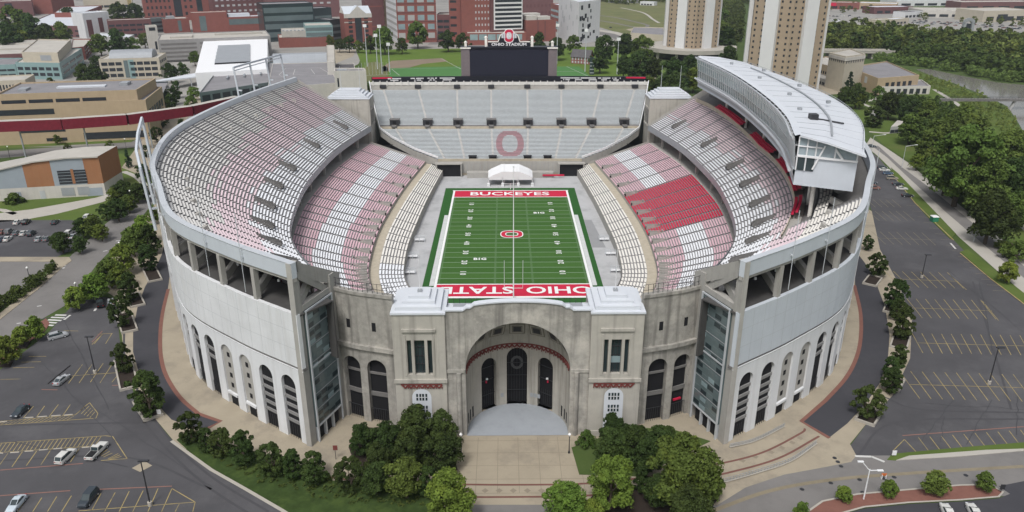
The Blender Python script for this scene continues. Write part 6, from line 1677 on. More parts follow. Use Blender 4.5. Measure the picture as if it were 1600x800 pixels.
# two tall residential towers
def res_tower(label, ub, vb, wpx, seed, rot):
    x, y, _ = P(ub, vb, G); d = proj(x, y, G)[2]; R = wpx/2*d/FPX/.98
    t = thing('residential_tower', label, 'tower block', (x,y,G), 'two pale residential towers')
    H = 108; mb = MB(); n = 6; zt = G+H
    v = []
    for k in range(n):       # hexagon of tan faces between broad white fins
        t0 = rot+2*math.pi*k/n; t1 = rot+2*math.pi*(k+1)/n
        v.append(Vector((x+R*math.cos(t0), y+R*math.sin(t0))))
    mb.prism([tuple(p) for p in v], G, zt, 0, 1); mb.build('core', ['tower_tan','roof_pale'], t)
    c = Vector((x,y))
    for k in range(n):
        a, b_ = v[k], v[(k+1)%n]; 
        m0, m1 = a.lerp(b_,.33), a.lerp(b_,.67); n_ = ((a+b_)/2-c).normalized()
        mb = MB(); mb.prism([tuple(m0), tuple(m0+n_*2.8), tuple(m1+n_*2.8), tuple(m1)], G, zt+1, 0); mb.build('fin', 'tower_white', t)
        corner = a; nc = (a-c).normalized(); tt = Vector((-nc.y,nc.x))
        for e, (p0, p1) in enumerate(((a.lerp(b_,.02), m0), (m1, b_.lerp(a,.02)))):
            mb = MB()
            f = face_fn(p0, p1, G, zt); mb.quad(f(.08,.025,.04), f(.92,.025,.04), f(.92,.98,.04), f(.08,.98,.04), 1)
            for r in range(27):
                zb = .03+r*.036
                for aa in (.10,.74):
                    mb.quad(f(aa,zb,.12), f(aa+.16,zb,.12), f(aa+.16,zb+.014,.12), f(aa,zb+.014,.12))
            mb.build('window_column', ['window_dark','tower_tan'], t)
    return t, (x,y,R)
t, (x,y,R) = res_tower('pale residential tower with tan window strips, farther one, on a round podium', 1077, 88, 84, 1, math.radians(-96))
mb = MB(); mb.cyl((x,y,G+6.5), R*1.65, R*1.65, 3.5, 0, 20); mb.build('podium_roof', 'concrete_pale', t)
for k in range(12):
    a = 2*math.pi*k/12; mb = MB(); mb.box((x+R*1.5*math.cos(a), y+R*1.5*math.sin(a), G+3.2),(2,2,6.6)); mb.build('podium_column', 'pale_stone', t)
mb = MB(); mb.cyl((x,y,G), R*1.3, R*1.3, 6.5, 0, 20); mb.build('podium_wall', 'window_dark', t)
t, (x,y,R) = res_tower('pale residential tower with tan window strips, nearer one, behind the press box', 1216, 140, 116, 2, math.radians(-104))
# tan theatre
th = rq('tan theatre with tall windowless fly tower beside the river', [(1325,106),(1372,124),(1436,119),(1385,97)], 14, 'tan_brick', 'roof_grey')
for c in range(5): th.win(1,.2+.14*c,.28+.14*c,.35,.75)
for c in range(3): th.win(0,.2+.2*c,.28+.2*c,.5,.9,'window_pale')
ft_ = Building('x','','', [P(1296,84,27),P(1322,90,27),P(1352,86,27),P(1328,77,27)], 27, 'beige_stone', 'roof_pale', th.root, G, 'fly_tower')
for i in (0,1): ft_.win(i,0,1,.9,.995,'pale_stone','cornice',.4)
for c in range(8): ft_.win(0,.04+.12*c,.09+.12*c,.82,.89,'shade_concrete'); ft_.win(1,.04+.12*c,.09+.12*c,.82,.89,'shade_concrete')
w_ = Building('x','','', [P(1270,98,13),P(1297,105,13),P(1312,95,13),P(1290,89,13)], 13, 'tan_brick', 'roof_pale', th.root, G, 'wing')
for c in range(5): w_.win(0,.3+.12*c,.36+.12*c,.4,.6)
w_ = Building('x','','', [P(1376,137,8),P(1454,136,8),P(1440,126,8),P(1386,127,8)], 8, 'pale_stone', 'roof_grey', th.root, G, 'pavilion')
for c in range(6): w_.win(0,.2+.13*c,.28+.13*c,.1,.8)
w_ = Building('x','','', [P(1268,119,7),P(1314,134,7),P(1318,128,7),P(1272,113,7)], 7, 'concrete_pale', 'concrete_pale', th.root, G, 'terrace')
for c in range(8): w_.win(0,.02+.122*c,.11+.122*c,.1,.6)
for lab, px in (('small grey roofed shelter among dark trees, upper one near the path',[(1360,176),(1380,176),(1384,170),(1368,168)]),('small grey roofed shelter by the roadside lawn, lower one',[(1392,198),(1414,196),(1418,190),(1402,188)])):
    rq(lab, px, 7, 'grey_stone', 'roof_pale', 'shelter', 'shelter', None, None, 'walls', 0).strips(0,1,fill=.5,cols=3)
# terracotta building with curved roof
q = base_quad((-40,317),(163,303),34); q[1] = Vector(P(166,305,G)[:2]); q[2] = Vector(P(194,286,G)[:2]); q[3] = q[0]+(q[2]-q[1])
t = thing('building', 'terracotta and blue grey panelled building with curved grey roof and stone base', 'building', (q[0].x+25, q[0].y+10, G))
def zr(a): return np.interp(a, [0,.25,.5,.75,1.0], [hgt_any(*(q[0].lerp(q[1],x)), vv) for x, vv in ((0,274),(.25,264),(.5,252),(.75,246),(1.,244))])
N = 24; rfm, wm = MB(), MB()
for i in range(N):
    a0, a1 = i/N, (i+1)/N; p0, p1 = q[0].lerp(q[1],a0), q[0].lerp(q[1],a1); r0, r1 = q[3].lerp(q[2],a0), q[3].lerp(q[2],a1)
    z0, z1 = zr(a0), zr(a1)
    am = (a0+a1)/2; m_ = 1 if (.22 < am < .42 or .64 < am < .885) else 0
    wm.quad((p0.x,p0.y,G),(p1.x,p1.y,G),(p1.x,p1.y,G+5.2),(p0.x,p0.y,G+5.2),2)
    wm.quad((p0.x,p0.y,G+5.2),(p1.x,p1.y,G+5.2),(p1.x,p1.y,z1),(p0.x,p0.y,z0),m_)
    rfm.quad((p0.x,p0.y-.6,z0),(p1.x,p1.y-.6,z1),(r1.x,r1.y,z1),(r0.x,r0.y,z0)); rfm.quad((p0.x,p0.y-.6,z0-.5),(p1.x,p1.y-.6,z1-.5),(p1.x,p1.y-.6,z1),(p0.x,p0.y-.6,z0))
    wm.quad((r1.x,r1.y,G),(r0.x,r0.y,G),(r0.x,r0.y,z0),(r1.x,r1.y,z1),0)
wm.quad((q[1].x,q[1].y,G),(q[2].x,q[2].y,G),(q[2].x,q[2].y,G+5.2),(q[1].x,q[1].y,G+5.2),2); wm.quad((q[1].x,q[1].y,G+5.2),(q[2].x,q[2].y,G+5.2),(q[2].x,q[2].y,zr(1)),(q[1].x,q[1].y,zr(1)),0)
wb = wm.build('walls', ['terracotta','blue_panel','pale_stone'], t); rfm.build('roof', 'roof_pale', t)
f = face_fn(q[0], q[1], G, G+16)
for a0, a1 in ((.665,.765),(.79,.88)):
    mb = MB(); mb.quad(f(a0,.36,.15),f(a1,.36,.15),f(a1,.72,.15),f(a0,.72,.15),0)
    for r in range(4): mb.quad(f(a0,.42+.08*r,.2),f(a1,.42+.08*r,.2),f(a1,.43+.08*r,.2),f(a0,.43+.08*r,.2),1)
    mb.quad(f(a0,.05,.15),f(a1,.05,.15),f(a1,.26,.15),f(a0,.26,.15),2); mb.build('window', ['window_dark','blue_panel','grey_metal'], wb)
mb = MB(); mb.quad(f(.767,.36,.18),f(.788,.36,.18),f(.788,.75,.18),f(.767,.75,.18)); mb.build('pier', 'terracotta', wb)
for a0, a1, m_ in ((.28,.36,'blue_panel'),(.50,.54,'window_pale'),(.86,.98,'blue_panel')):
    mb = MB(); mb.quad(f(a0,0,.1),f(a1,0,.1),f(a1,.22,.1),f(a0,.22,.1)); mb.build('door', m_, wb)
# shopping centre far right
sh = [('far brick store with a red sign block at the top right',(1282,14),(1342,15),4,30,'brick','roof_pale'),('far tan and white store row',(1340,14),(1400,16),5,36,'tan_brick','roof_white'),('bright white roofed store in the shopping centre',(1365,22),(1425,21),12,30,'brick_dark','roof_white'),('white gabled store with dark roof',(1412,29),(1440,27),20,18,'white_clad','roof_dark'),('cream restaurant before the car park, left one',(1367,40),(1392,39),32,16,'beige_stone','roof_pale'),('cream restaurant before the car park, right one',(1394,39),(1419,37),31,16,'beige_stone','roof_white'),('long pale store roof in the shopping centre',(1440,27),(1536,28),17,60,'pale_stone','roof_pale'),('tan big box store with a dark entrance',(1534,35),(1610,33),18,50,'beige_stone','roof_pale'),('far white warehouse roof at the top right',(1400,10),(1500,9),1,50,'white_clad','roof_white'),('far brown mall block at the top right edge',(1500,16),(1620,15),4,40,'brick_purple','roof_pale'),('far orange brick block at the top right',(1470,4),(1530,4),-4,30,'brick','roof_pale'),('low white store beside the river wood',(1302,37),(1312,37),32,8,'white_clad','roof_white'),('far pale roofs behind the park',(1000,8),(1022,9),3,12,'white_clad','roof_white'),('long white far shed at the park edge',(950,4),(998,5),-1,20,'white_clad','roof_white')]
for lab, fl, fr, vt, dp, wl_, rf_ in sh:
    b = bl(lab, fl, fr, vt, dp, wl_, rf_, 'store', 'store', None, 'walls'); b.strips(0,1,.08,.9,.1,.9,.5,'window_dark',4,.3)
    if 'red sign' in lab: b.win(0,.2,.4,.3,1.0,'bench_red','sign_panel')
    if 'dark entrance' in lab: b.win(0,.3,.5,.05,.7,'window_dark','entrance',.3)
g_ = thing('gate_arch', 'small round topped grey gateway at the edge of the river wood', 'gateway', P(1511,49)); mb = MB()
x, y, _ = P(1511,49)
for e in (-1,1): mb.box((x+e*5,y,G+5),(3,4,10))
for k in range(8):
    t0, t1 = math.pi*k/8, math.pi*(k+1)/8; mb.bar((x+6*math.cos(t0),y,G+9+5*math.sin(t0)),(x+6*math.cos(t1),y,G+9+5*math.sin(t1)),1.6,4)
mb.build('arch','grey_metal',g_); mb = MB(); mb.box((x,y+1,G+4.5),(8,1,9)); mb.build('opening','window_dark',g_)
b = rq('low construction shed roof in the park', [(985,52),(1040,56),(1036,44),(990,43)], 9, 'beige_stone', 'roof_grey')
# ================================================================== BRIDGES, FRAMES, LAMPS
br = thing('covered_bridge', 'long dark red covered bridge crossing in front of the tan building', 'bridge', P(160,190,10))
mb = MB(); pts = [(-60,209),(0,205),(100,201),(200,194),(300,180),(372,164)]
q = [Vector(P(u_,v_,17)) for u_, v_ in pts]
for a, b_ in zip(q, q[1:]):
    d = (b_-a).normalized(); n_ = Vector((-d.y,d.x,0))*2.2
    hh = Vector((0,0,5.0))
    mb.quad(tuple(a-n_),tuple(b_-n_),tuple(b_-n_+hh),tuple(a-n_+hh),0); mb.quad(tuple(b_+n_),tuple(a+n_),tuple(a+n_+hh),tuple(b_+n_+hh),0)
    mb.quad(tuple(a-n_+hh),tuple(b_-n_+hh),tuple(b_+n_+hh),tuple(a+n_+hh),1); mb.quad(tuple(a-n_),tuple(a+n_),tuple(b_+n_),tuple(b_-n_),1)
mb.build('enclosure', ['canopy_red','roof_pale'], br)
for i in range(5):
    for t in (.3,):
        p = q[i].lerp(q[i+1],t); mb = MB(); mb.box((p.x,p.y,10),(.55,.55,14)); mb.build('pier','grey_metal',br)
br = thing('footbridge', 'slim grey footbridge across the river at the right picture edge', 'bridge', P(1470,156,9))
a, b_ = Vector(P(1466,156,9)), Vector(P(1760,156,9))
mb = MB(); mb.bar(a, b_, 3.2, 1.4); mb.build('deck','shade_concrete',br)
mb = MB()
for e in (-1.6,1.6): mb.bar(a+Vector((0,e,1.7)), b_+Vector((0,e,1.7)), .14,.14)
for k in range(60): p = a.lerp(b_,k/60); mb.bar(p+Vector((0,-1.6,.6)),p+Vector((0,-1.6,1.7)),.1,.1)
mb.build('railing','dark_metal',br)
for t in (.02,.42): p = a.lerp(b_,t); mb = MB(); mb.bar(tuple(p+Vector((-1.2,0,-.5))),(p.x-3.5,p.y,G-.2),1.5,1.2); mb.build('pier','grey_stone',br)
br = thing('road_bridge', 'long pale road bridge behind the tan theatre', 'bridge', P(1330,86,9))
a, b_ = Vector(P(1262,80,9)), Vector(P(1394,81,9))
mb = MB(); mb.bar(a, b_, 12, 1.6); mb.build('deck','concrete_pale',br)
mb = MB()
for e in (-6,6): mb.bar(a+Vector((0,e,1.4)), b_+Vector((0,e,1.4)), .4,1.)
mb.build('parapet','concrete_pale',br)
for k in range(6): p = a.lerp(b_,(k+.5)/6); mb = MB(); mb.box((p.x,p.y,5.2),(1.5,9,5.8)); mb.build('pier','concrete_pale',br)
fL, LL = arc_len_map(RIM, -1, 8, 0)
def frame_at(label, a0, a1, n, z0, z1, z1b):
    p = fL(a0,0,-1.6); t = thing('steel_frame', label, 'steel frame', (p[0],p[1],z0))
    prev = None
    for k in range(n+1):
        a = a0+(a1-a0)*k/n; zt = z1+(z1b-z1)*k/n
        mb = MB(); mb.bar(fL(a,z0,-1.6), fL(a,zt,-2.6), .6, .6, 0); mb.bar(fL(a,z0+6,-.2), fL(a,z0+6,-1.8), .5,.5,0); mb.build('post','panel_metal',t)
        if prev is not None:
            mb = MB()
            for dz, w in ((0,.55),(-1.3,.25)): mb.bar(fL(prev[0],prev[1]+dz,-2.6), fL(a,zt+dz,-2.6), w, w*1.3, 0)
            mb.build('beam','panel_metal',t)
        prev = (a, zt)
    return t
def rim_a(u, v, z):
    p = Vector(P(u,v,z)[:2]); return min(((Vector(fL(a,0)[:2])-p).length, a) for a in np.linspace(0,LL,300))[1]
aa = rim_a(241,270,44.4); frame_at('tall pale steel frame rising along the left outer wall', aa-4, aa+32, 3, 30, 47, 53)
ab = rim_a(385,148,44.4); frame_at('pale steel frame standing on the far left rim of the upper deck', ab, ab+40, 3, 40, 55, 55)
def pole_lamp(u, v, vt, label, double=False):
    x, y, _ = P(u, v); h = hgt(x, y, vt)-G
    t = thing('lamp_post', label, 'lamp post', (x,y,G), 'tall parking lot lamps')
    mb = MB(); mb.cyl((x,y,G),.16,.10,h,0,8); mb.build('pole','dark_metal',t)
    mb = MB(); mb.cyl((x,y,G),.42,.42,.9,0,10); mb.build('base','kerb',t)
    mb = MB(); mb.box((x+.5,y,G+h),(1.9,.55,.22)); mb.build('lamp_head','dark_metal',t)
pole_lamp(149,583,526,'black lamp post beside the narrow dark tree in the left lot'); pole_lamp(235,790,720,'tall black lamp post in the lower left lot, nearest the camera'); pole_lamp(1440,434,398,'black lamp post in the upper part of the right lot'); pole_lamp(1545,600,543,'black lamp post in the lower part of the right lot')
mb = MB()
x, y, _ = P(221,730)
area('island_diamond', [(206,732),(226,721),(238,728),(219,738)], 'concrete_tan', 8)
x, y, _ = P(1349,781); t = thing('street_lamp', 'white double armed street lamp on the brick island', 'street lamp', (x,y,G)); h = hgt(x,y,733)-G
mb = MB(); mb.cyl((x,y,G),.14,.09,h,0,8); mb.build('pole','white_metal',t)
for e, hh in ((-1,2.6),(1,-.5)):
    mb = MB(); mb.bar((x,y,G+h-.3),(x+e*1.6,y,G+h+hh*.6),.14,.14); mb.box((x+e*2.0,y,G+h+hh*.65),(1.1,.4,.2)); mb.build('arm','white_metal',t)
for u, v, vt, lab in ((1521,378,360,'grey road lamp with one arm on the right hand road'),(1409,262,228,'thin grey road lamp by the far right road'),(1357,262,212,'thin lamp pole close to the press box corner')):
    x, y, _ = P(u, v); h = hgt(x,y,vt)-G; t = thing('street_lamp', lab, 'street lamp', (x,y,G))
    mb = MB(); mb.cyl((x,y,G),.14,.08,h,0,8); mb.build('pole','pale_metal',t); mb = MB(); mb.bar((x,y,G+h-.2),(x+4.5,y,G+h+.5),.13,.13); mb.box((x+4.8,y,G+h+.5),(1.2,.4,.2)); mb.build('arm','white_metal',t)
mat('lamp_globe', (.8,.8,.78), .4, .02)
for u, v, vt, lab in ((721,711,677,'black lantern post left of the entrance path'),(889,708,677,'black lantern post right of the entrance path'),(46,434,417,'black lantern post by the long hedge'),(188,390,378,'white globe lamp beside the left street'),(124,472,441,'white globe lamp at the corner bed of the left lot'),(207,322,297,'white globe lamp by the street trees'),(17,252,228,'white globe lamp in front of the long tan building, left'),(200,246,216,'white globe lamp in front of the long tan building, right')):
    x, y, _ = P(u, v); h = hgt(x,y,vt)-G; t = thing('lantern_post', lab, 'street lamp', (x,y,G), 'globe lamps on the paths')
    mb = MB(); mb.cyl((x,y,G),.24,.2,.5,0,10); mb.cyl((x,y,G+.5),.10,.08,h-1.1,0,8); mb.build('pole','dark_metal',t)
    mb = MB(); mb.cyl((x,y,G+h-.6),.22,.34,.35,0,10); mb.cyl((x,y,G+h-.25),.34,.12,.3,0,10); mb.build('lantern','lamp_globe',t)
for i, (u, v, vt) in enumerate(((574,104,41),(597,116,42),(609,113,70),(590,108,56),(870,100,40),(964,116,62),(914,112,48))):
    x, y, _ = P(u, v); h = hgt(x,y,vt)-G
    t = thing('floodlight_mast', ['leftmost tall floodlight mast on the sports lawn','floodlight mast third from left on the sports lawn','short floodlight mast closest to the grandstand left end','floodlight mast second from left on the sports lawn','floodlight mast right of the scoreboard','floodlight mast right of the dark tower stand','floodlight mast before the red house'][i], 'floodlight', (x,y,G), 'sports lawn floodlights')
    mb = MB(); mb.cyl((x,y,G),.45,.22,h,0,8); mb.build('pole','pale_metal',t)
    mb = MB(); mb.box((x,y,G+h+.4),(3.0,.8,2.4)); mb.build('lamp_bank','white_metal',t)
t = thing('mesh_fence', 'tall thin fence of posts along the left side of the sports lawn', 'fence', P(580,116))
for k in range(9):
    x, y, _ = P(566+5.5*k, 118-.2*k); mb = MB(); mb.cyl((x,y,G),.09,.09,10,0,6); mb.build('post','pale_metal',t)
mb = MB(); a, b_ = P(566,118,G+10), P(610,116.5,G+10)
for dz in (0,-5): mb.bar((a[0],a[1],a[2]+dz),(b_[0],b_[1],b_[2]+dz),.08,.08)
mb.build('rail','pale_metal',t)
for lab, pts, h in (('curved low metal railing along the right forecourt steps',[(1120,758),(1180,741),(1235,722),(1276,694)],1.1),('low metal railing at the foot of the right arcade',[(1140,700),(1180,690),(1226,667)],1.0)):
    q = [Vector(P(u_,v_,G)) for u_, v_ in pts]; t = thing('railing', lab, 'railing', tuple(q[0])); mb = MB()
    s_ = smooth_curve([(p.x,p.y) for p in q]); n = 36
    for k in range(n):
        p, r_ = s_((len(q)-1)*k/n), s_((len(q)-1)*(k+1)/n)
        for z in (.25,.65,h): mb.bar((p.x,p.y,G+z),(r_.x,r_.y,G+z),.07,.07)
        mb.bar((p.x,p.y,G),(p.x,p.y,G+h),.07,.07)
    mb.build('rails','grey_metal',t)
    mb = MB(); 
    ribbon_mb(mb, [tuple(s_((len(q)-1)*k/12)) for k in range(13)], .5, G+.3, 0, True); mb.build('kerb','kerb',t)
mat('bin_green', (.03,.20,.11), .6, .1)
t = thing('dumpster', 'green bin with a white lid at the edge of the right lot', 'bin', P(1459,346)); x, y, _ = P(1459,346)
mb = MB(); mb.box((x,y,G+1.0),(2.2,2.2,2.0)); mb.build('body','bin_green',t); mb = MB(); mb.box((x,y,G+2.15),(2.4,2.4,.3),0,0,(.8,.8)); mb.build('lid','white_metal',t)
for u, v, vt, lab, m_ in ((525,718,696,'brown banner sign on a post at the left forecourt','frieze_red'),(249,650,640,'small white sign at the foot of the hedge row tree','white_metal'),(1348,650,643,'small white sign in the near right planter','white_metal'),(1395,714,704,'small white sign at the lot exit','white_metal'),(1563,770,757,'brown post sign at the tip of the brick island','dark_metal')):
    x, y, _ = P(u, v); h = max(1.2, hgt(x,y,vt)-G); t = thing('post_sign', lab, 'sign', (x,y,G))
    mb = MB(); mb.cyl((x,y,G),.06,.06,h,0,6); mb.build('post','dark_metal',t); mb = MB(); mb.box((x+.1,y-.1,G+h-.5),(.9,.08,1.1)); mb.build('panel',m_,t)
t = thing('barrier', 'small orange and white road barrier in the middle of the lower road', 'barrier', P(1380,748)); x, y, _ = P(1380,748)
mat('orange', (.5,.14,.04), .6, .1); mb = MB(); mb.box((x,y,G+1.0),(1.0,.15,.5)); mb.build('board','orange',t); mb = MB(); mb.box((x-.4,y,G+.5),(.1,.5,1)); mb.box((x+.4,y,G+.5),(.1,.5,1)); mb.build('legs','white_metal',t)
# ================================================================== CARS
def car_paint(name, c):
    m = mat(name, c, .22, .03, .2, spec=.6); return name
PAINT = dict(white=(.62,.63,.64), silver=(.34,.355,.37), grey=(.14,.145,.155), black=(.018,.019,.022), blue=(.07,.11,.17), red=(.26,.02,.025), iceblue=(.48,.55,.60), dark=(.035,.045,.055), tan=(.30,.27,.22))
for k, c in PAINT.items(): car_paint('paint_'+k, c)
mat('tyre', (.018,.018,.018), .9, .1); mat('tail_red', (.3,.01,.01), .3, .05); mat('headlamp', (.6,.62,.65), .2, .05)
def loft(mb, secs, m):
    """closed hull through cross-sections (x, half width bottom, half width top, z0, z1)"""
    rings = [[(x,-wb,z0),(x,-wb*1.0,z0+(z1-z0)*.55),(x,-wt,z1),(x,wt,z1),(x,wb,z0+(z1-z0)*.55),(x,wb,z0)] for x, wb, wt, z0, z1 in secs]
    for A, B in zip(rings, rings[1:]):
        for i in range(6): j = (i+1)%6; mb.quad(A[i],B[i],B[j],A[j],m)
    mb.poly(rings[0],m); mb.poly(rings[-1][::-1],m)
CARS = {}
def make_car(kind, paint):
    key = (kind, paint)
    if key in CARS: return copy_tree(CARS[key]), False
    root = bpy.data.objects.new('parked_car', None); COL.objects.link(root); ROOT[root.name] = Vector((0,0,0))
    L, W = {'sedan': (4.7,1.82), 'suv': (4.8,1.92), 'pickup': (5.8,2.0), 'van': (5.0,1.95)}[kind]
    h = L/2; w = W/2; pm = 'paint_'+paint
    mb = MB()
    if kind == 'sedan': loft(mb, [(-h,w*.82,w*.7,.38,.82),(-h+.25,w*.97,w*.86,.28,.98),(-h+1.0,w,w*.88,.26,1.0),(h-1.6,w,w*.88,.26,.98),(h-.5,w*.97,w*.84,.28,.86),(h,w*.8,w*.66,.36,.68)],0); cab = [(-h+.55,w*.80,w*.62,.97,1.0),(-h+1.25,w*.84,w*.64,.97,1.42),(h-2.35,w*.84,w*.66,.97,1.46),(h-1.45,w*.82,w*.62,.95,.99)]
    elif kind in ('suv','van'):
        loft(mb, [(-h,w*.88,w*.8,.42,1.05),(-h+.2,w*.98,w*.9,.32,1.12),(h-1.5,w,w*.9,.3,1.12),(h-.4,w*.97,w*.86,.32,1.02),(h,w*.84,w*.72,.42,.82)],0); cab = [(-h+.1,w*.84,w*.7,1.1,1.16),(-h+.45,w*.87,w*.72,1.1,1.74),(h-2.2,w*.87,w*.72,1.1,1.78),(h-1.2,w*.84,w*.66,1.08,1.14)]
    else:
        loft(mb, [(-h,w*.92,w*.9,.55,1.12),(h-1.7,w,w*.94,.42,1.16),(h-.4,w*.98,w*.88,.42,1.12),(h,w*.88,w*.78,.5,.95)],0); cab = [(-.6,w*.88,w*.76,1.14,1.2),(-.45,w*.90,w*.76,1.14,1.86),(h-2.5,w*.9,w*.76,1.14,1.9),(h-1.75,w*.86,w*.7,1.12,1.18)]
    body = mb.build('body', pm, root)
    mb = MB(); loft(mb, cab, 0); mb.build('windows', 'glass_dark', root)
    mb = MB(); x0, x1 = cab[1][0]+.05, cab[2][0]-.05; wt = cab[1][2]; zt = max(cab[1][4], cab[2][4])
    mb.box(((x0+x1)/2,0,zt+.0),(x1-x0,wt*2-.02,.08),0)
    for s in (-1,1):
        for (xa,_,wa,za,zb_),(xb,_,wb_,zc,zd) in zip(cab, cab[1:]): mb.bar((xa,s*wa,zb_+.01),(xb,s*wb_,zd+.01),.08,.08,0)
        xm = (x0+x1)/2-.1; mb.bar((xm,s*cab[1][1]*1.0,1.0),(xm,s*wt,zt),.09,.07,0)
    mb.build('roof', pm, root)
    if kind == 'pickup':
        mb = MB(); mb.box((-h+1.2,0,1.1),(2.0,W-.42,.16),0); mb.build('load_bed', 'dark_void', root)
    for x in (-h+.95, h-.95):
        for s in (-1,1):
            mb = MB(); n = 14
            for (r, y0, m_) in ((.34,s*(w-.10),0),):
                ring0 = [(x+r*math.cos(2*math.pi*k/n), y0-s*.12, .34+r*math.sin(2*math.pi*k/n)) for k in range(n)]; ring1 = [(a, y0+s*.11, c) for a, _, c in ring0]
                for k in range(n): j = (k+1)%n; mb.quad(ring0[k],ring0[j],ring1[j],ring1[k],0)
                mb.poly(ring1,0); mb.poly([(x+.2*math.cos(2*math.pi*k/n), y0+s*.115, .34+.2*math.sin(2*math.pi*k/n)) for k in range(n)],1)
            mb.build('wheel', ['tyre','silver_rim' if 'silver_rim' in MATS else 'pale_metal'], root)
    for s in (-1,1):
        mb = MB(); mb.box((h-.12,s*w*.62,.68),(.2,.38,.16)); mb.build('headlight','headlamp',root)
        mb = MB(); mb.box((-h+.06,s*w*.66,.86),(.14,.3,.2)); mb.build('tail_light','tail_red',root)
    CARS[key] = root
    return root, True
def car(u0, v0, u1, v1, kind, paint, label, group='cars parked around the stadium'):
    """from rear pixel to front pixel on the ground"""
    a, b_ = Vector(P(u0,v0,G+.6)), Vector(P(u1,v1,G+.6)); d = b_-a; c = (a+b_)/2
    r, first = make_car(kind, paint)
    r.name = {'pickup':'pickup_truck','van':'minivan'}.get(kind,'parked_car')
    r.location = (c.x, c.y, G+.05); r.rotation_euler = (0,0,math.atan2(d.y,d.x))
    tag(r, label, {'pickup':'pickup truck','suv':'suv','van':'van'}.get(kind,'car'), group)
car(87,601,105,586,'sedan','silver','silver car alone in the middle of the left lot')
car(44,632,19,653,'sedan','dark','dark sedan parked at the end of the striped bay row on the left')
car(89,726,116,701,'suv','white','white car parked left of the white pickup truck'); car(137,720,165,691,'pickup','white','white pickup truck with black load bed')
car(38,772,12,803,'sedan','iceblue','pale blue car at the bottom left corner'); car(150,764,126,794,'van','dark','dark blue van at the bottom of the left lot')
car(79,528,102,522,'suv','silver','silver wagon beside the crosswalk at the left lot corner'); car(158,482,155,466,'pickup','black','black pickup truck under the street trees'); car(174,479,172,465,'sedan','silver','silver car next to the black pickup truck')
for i, (u, v, p, kd, lab) in enumerate(((27,347,'white','sedan','white car at the top of the upper left lot'),(41,347,'black','suv','black car beside the white one in the upper left lot'),(86,347,'dark','sedan','lone dark car in the upper left lot'),(3,362,'red','sedan','red car at the left edge of the upper left lot'),(14,362,'grey','suv','dark grey car second in the upper lot row'),(25,364,'grey','sedan','grey car third in the upper lot row'),(37,364,'white','sedan','white car fourth in the upper lot row'),(49,365,'dark','suv','dark car last in the upper lot row'),(0,374,'blue','sedan','blue car cut by the left edge in the upper lot'),(12,373,'white','sedan','white car in the lower row of the upper left lot'),(61,373,'silver','sedan','silver car left of the pair in the lower upper lot row'),(73,373,'grey','sedan','grey car right of the pair beside the low tree'),(108,364,'white','suv','white car behind the upper lot trees, left'),(115,369,'silver','sedan','silver car behind the upper lot trees, right'),(137,339,'white','van','white van behind the trees at the lot edge'),(147,343,'white','suv','second white vehicle behind the trees at the lot edge'))):
    car(u-5, v+4, u+5, v-4, kd, p, lab)
for u, v, p, kd, lab in ((1378,261,'dark','sedan','dark car at the far end of the row by the right verge'),(1382,265,'white','sedan','white car second from the far end of the verge row'),(1387,270,'blue','sedan','blue car third from the far end of the verge row'),(1394,278,'tan','suv','beige car in the middle of the verge row'),(1403,287,'dark','sedan','dark blue car third from the near end of the verge row'),(1409,294,'white','sedan','white car second from the near end of the verge row'),(1418,305,'black','sedan','black car at the near end of the verge row'),(1366,293,'red','suv','red car close to the right outer wall'),(1362,285,'dark','sedan','dark car behind the red one at the right outer wall'),(1362,228,'dark','sedan','dark car on the road at the press box corner')):
    car(u-8, v, u+8, v+.8, kd, p, lab)
car(1488,815,1474,786,'sedan','white','white car below the largest island tree, left of two'); car(1530,815,1514,785,'sedan','white','white car below the brick island, right of two')
car(960,44,948,42,'sedan','dark','dark car on the far curving road')
# tiny far cars in the shopping centre car park
rr = random.Random(12)
for i in range(110):
    u, v = rr.uniform(1282,1600), 0
    v = np.interp(u, [1282,1400,1600], [26,33,44])+rr.uniform(-5,5)*(.8 if u < 1450 else .5)
    r, first = make_car('sedan', rr.choice(['white','silver','grey','black','red','dark']))
    x, y, _ = P(u, v); r.location = (x, y, G+.05); r.rotation_euler = (0,0,rr.choice((0.1,math.pi+.1)))
    tag(r, 'tiny far car in the shopping centre car park across the river', 'car', 'cars in the far shopping centre car park')

# wheel stops of the left lot
i = 0
for cx, cy, L in ((0,600,((20,436,0,434),(65,432,120,428),(155,424,210,420),(245,416,300,411),(335,408,390,404),(512,400,560,396))),(0,600,((155,213,210,210),(235,208,295,204),(320,202,380,198),(400,198,455,192),(0,240,45,236)))):
    for a1, a2, a3, a4 in L:
        a, b_ = Vector(P(cx+a1/4,cy+a2/4)), Vector(P(cx+a3/4,cy+a4/4)); d = b_-a; c = (a+b_)/2
        if d.length < .5: continue
        mb = MB(); mb.box((0,0,.09),(min(d.length,2.0),.22,.16),0,math.atan2(d.y,d.x),(.96,.6))
        o = mb.build('wheel_stop','kerb'); o.location = (c.x,c.y,G+.04)
        tag(o, 'low concrete wheel stop at the head of a bay in the left lot', 'wheel stop', 'wheel stops in the left lot')
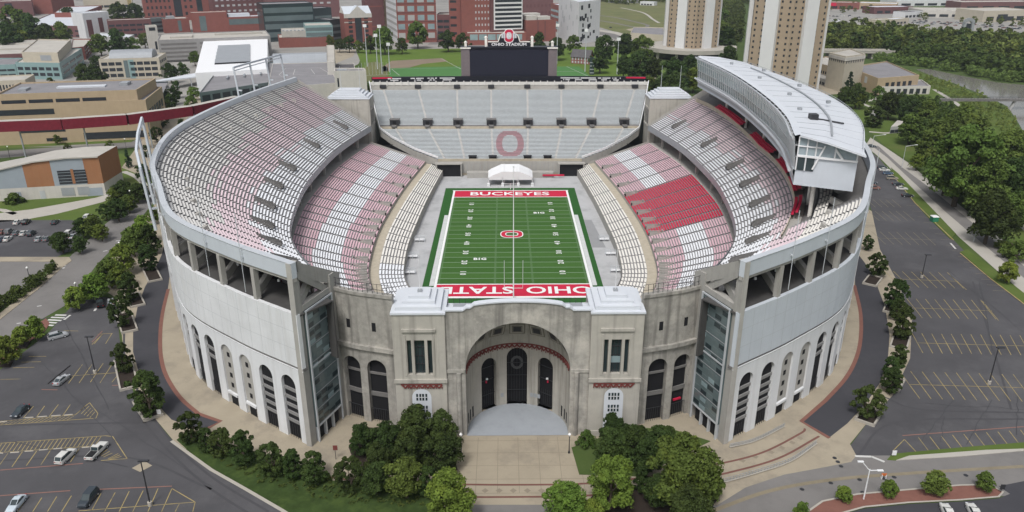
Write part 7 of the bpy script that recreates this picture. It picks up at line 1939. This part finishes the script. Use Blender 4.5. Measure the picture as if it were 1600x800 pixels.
# ================================================================== CAMERA, LIGHT, AIR
cam = bpy.data.cameras.new('camera'); co = bpy.data.objects.new('camera', cam); COL.objects.link(co)
co.location = (CAMX, 0, CAMH); co.rotation_euler = (math.pi/2-PITCH, 0, -YAW)
cam.sensor_width = 36; cam.lens = FPX/1600*36; cam.clip_end = 9000; cam.clip_start = .5
S.camera = co
wd = bpy.data.worlds.new('World'); S.world = wd; wd.use_nodes = True
nt = wd.node_tree; bg = nt.nodes['Background']
sky = nt.nodes.new('ShaderNodeTexSky'); sky.sky_type = 'NISHITA'; sky.sun_disc = False
sky.sun_elevation = math.radians(58); sky.sun_rotation = math.radians(200); sky.air_density = 1.2; sky.dust_density = 5; sky.ozone_density = 1.
hs = nt.nodes.new('ShaderNodeHueSaturation'); hs.inputs['Saturation'].default_value = .40
nt.links.new(sky.outputs['Color'], hs.inputs['Color']); nt.links.new(hs.outputs['Color'], bg.inputs['Color'])
bg.inputs['Strength'].default_value = .13
sl = bpy.data.lights.new('sun', 'SUN'); so = bpy.data.objects.new('sun', sl); COL.objects.link(so)
sl.energy = 1.75; sl.angle = math.radians(13); sl.color = (1,.985,.97)
el, az = math.radians(58), math.radians(200)
d = Vector((math.sin(az)*math.cos(el), math.cos(az)*math.cos(el), math.sin(el)))
so.rotation_euler = d.to_track_quat('Z', 'Y').to_euler()
S.view_settings.view_transform = 'Standard'; S.view_settings.look = 'None'
S.view_settings.exposure = EXPO; S.view_settings.gamma = 1
S.cycles.max_bounces = 4; S.cycles.diffuse_bounces = 2; S.cycles.glossy_bounces = 2; S.cycles.transmission_bounces = 2; S.cycles.volume_bounces = 0
S.cycles.caustics_reflective = False; S.cycles.caustics_refractive = False
S.cycles.use_denoising = True

hz = MB(); hz.box((0,258,58.),(5400,5400,120.))
hm = bpy.data.materials.new('haze'); hm.use_nodes = True; MATS['haze'] = hm
hn = hm.node_tree; hn.nodes.remove(hn.nodes['Principled BSDF'])
pv = hn.nodes.new('ShaderNodeVolumePrincipled'); pv.inputs['Color'].default_value = (.80,.88,1,1); pv.inputs['Density'].default_value = .00007; pv.inputs['Anisotropy'].default_value = .2
hn.links.new(pv.outputs['Volume'], hn.nodes['Material Output'].inputs['Volume'])
tag(hz.build('haze','haze'), None, None, None, 'stuff')
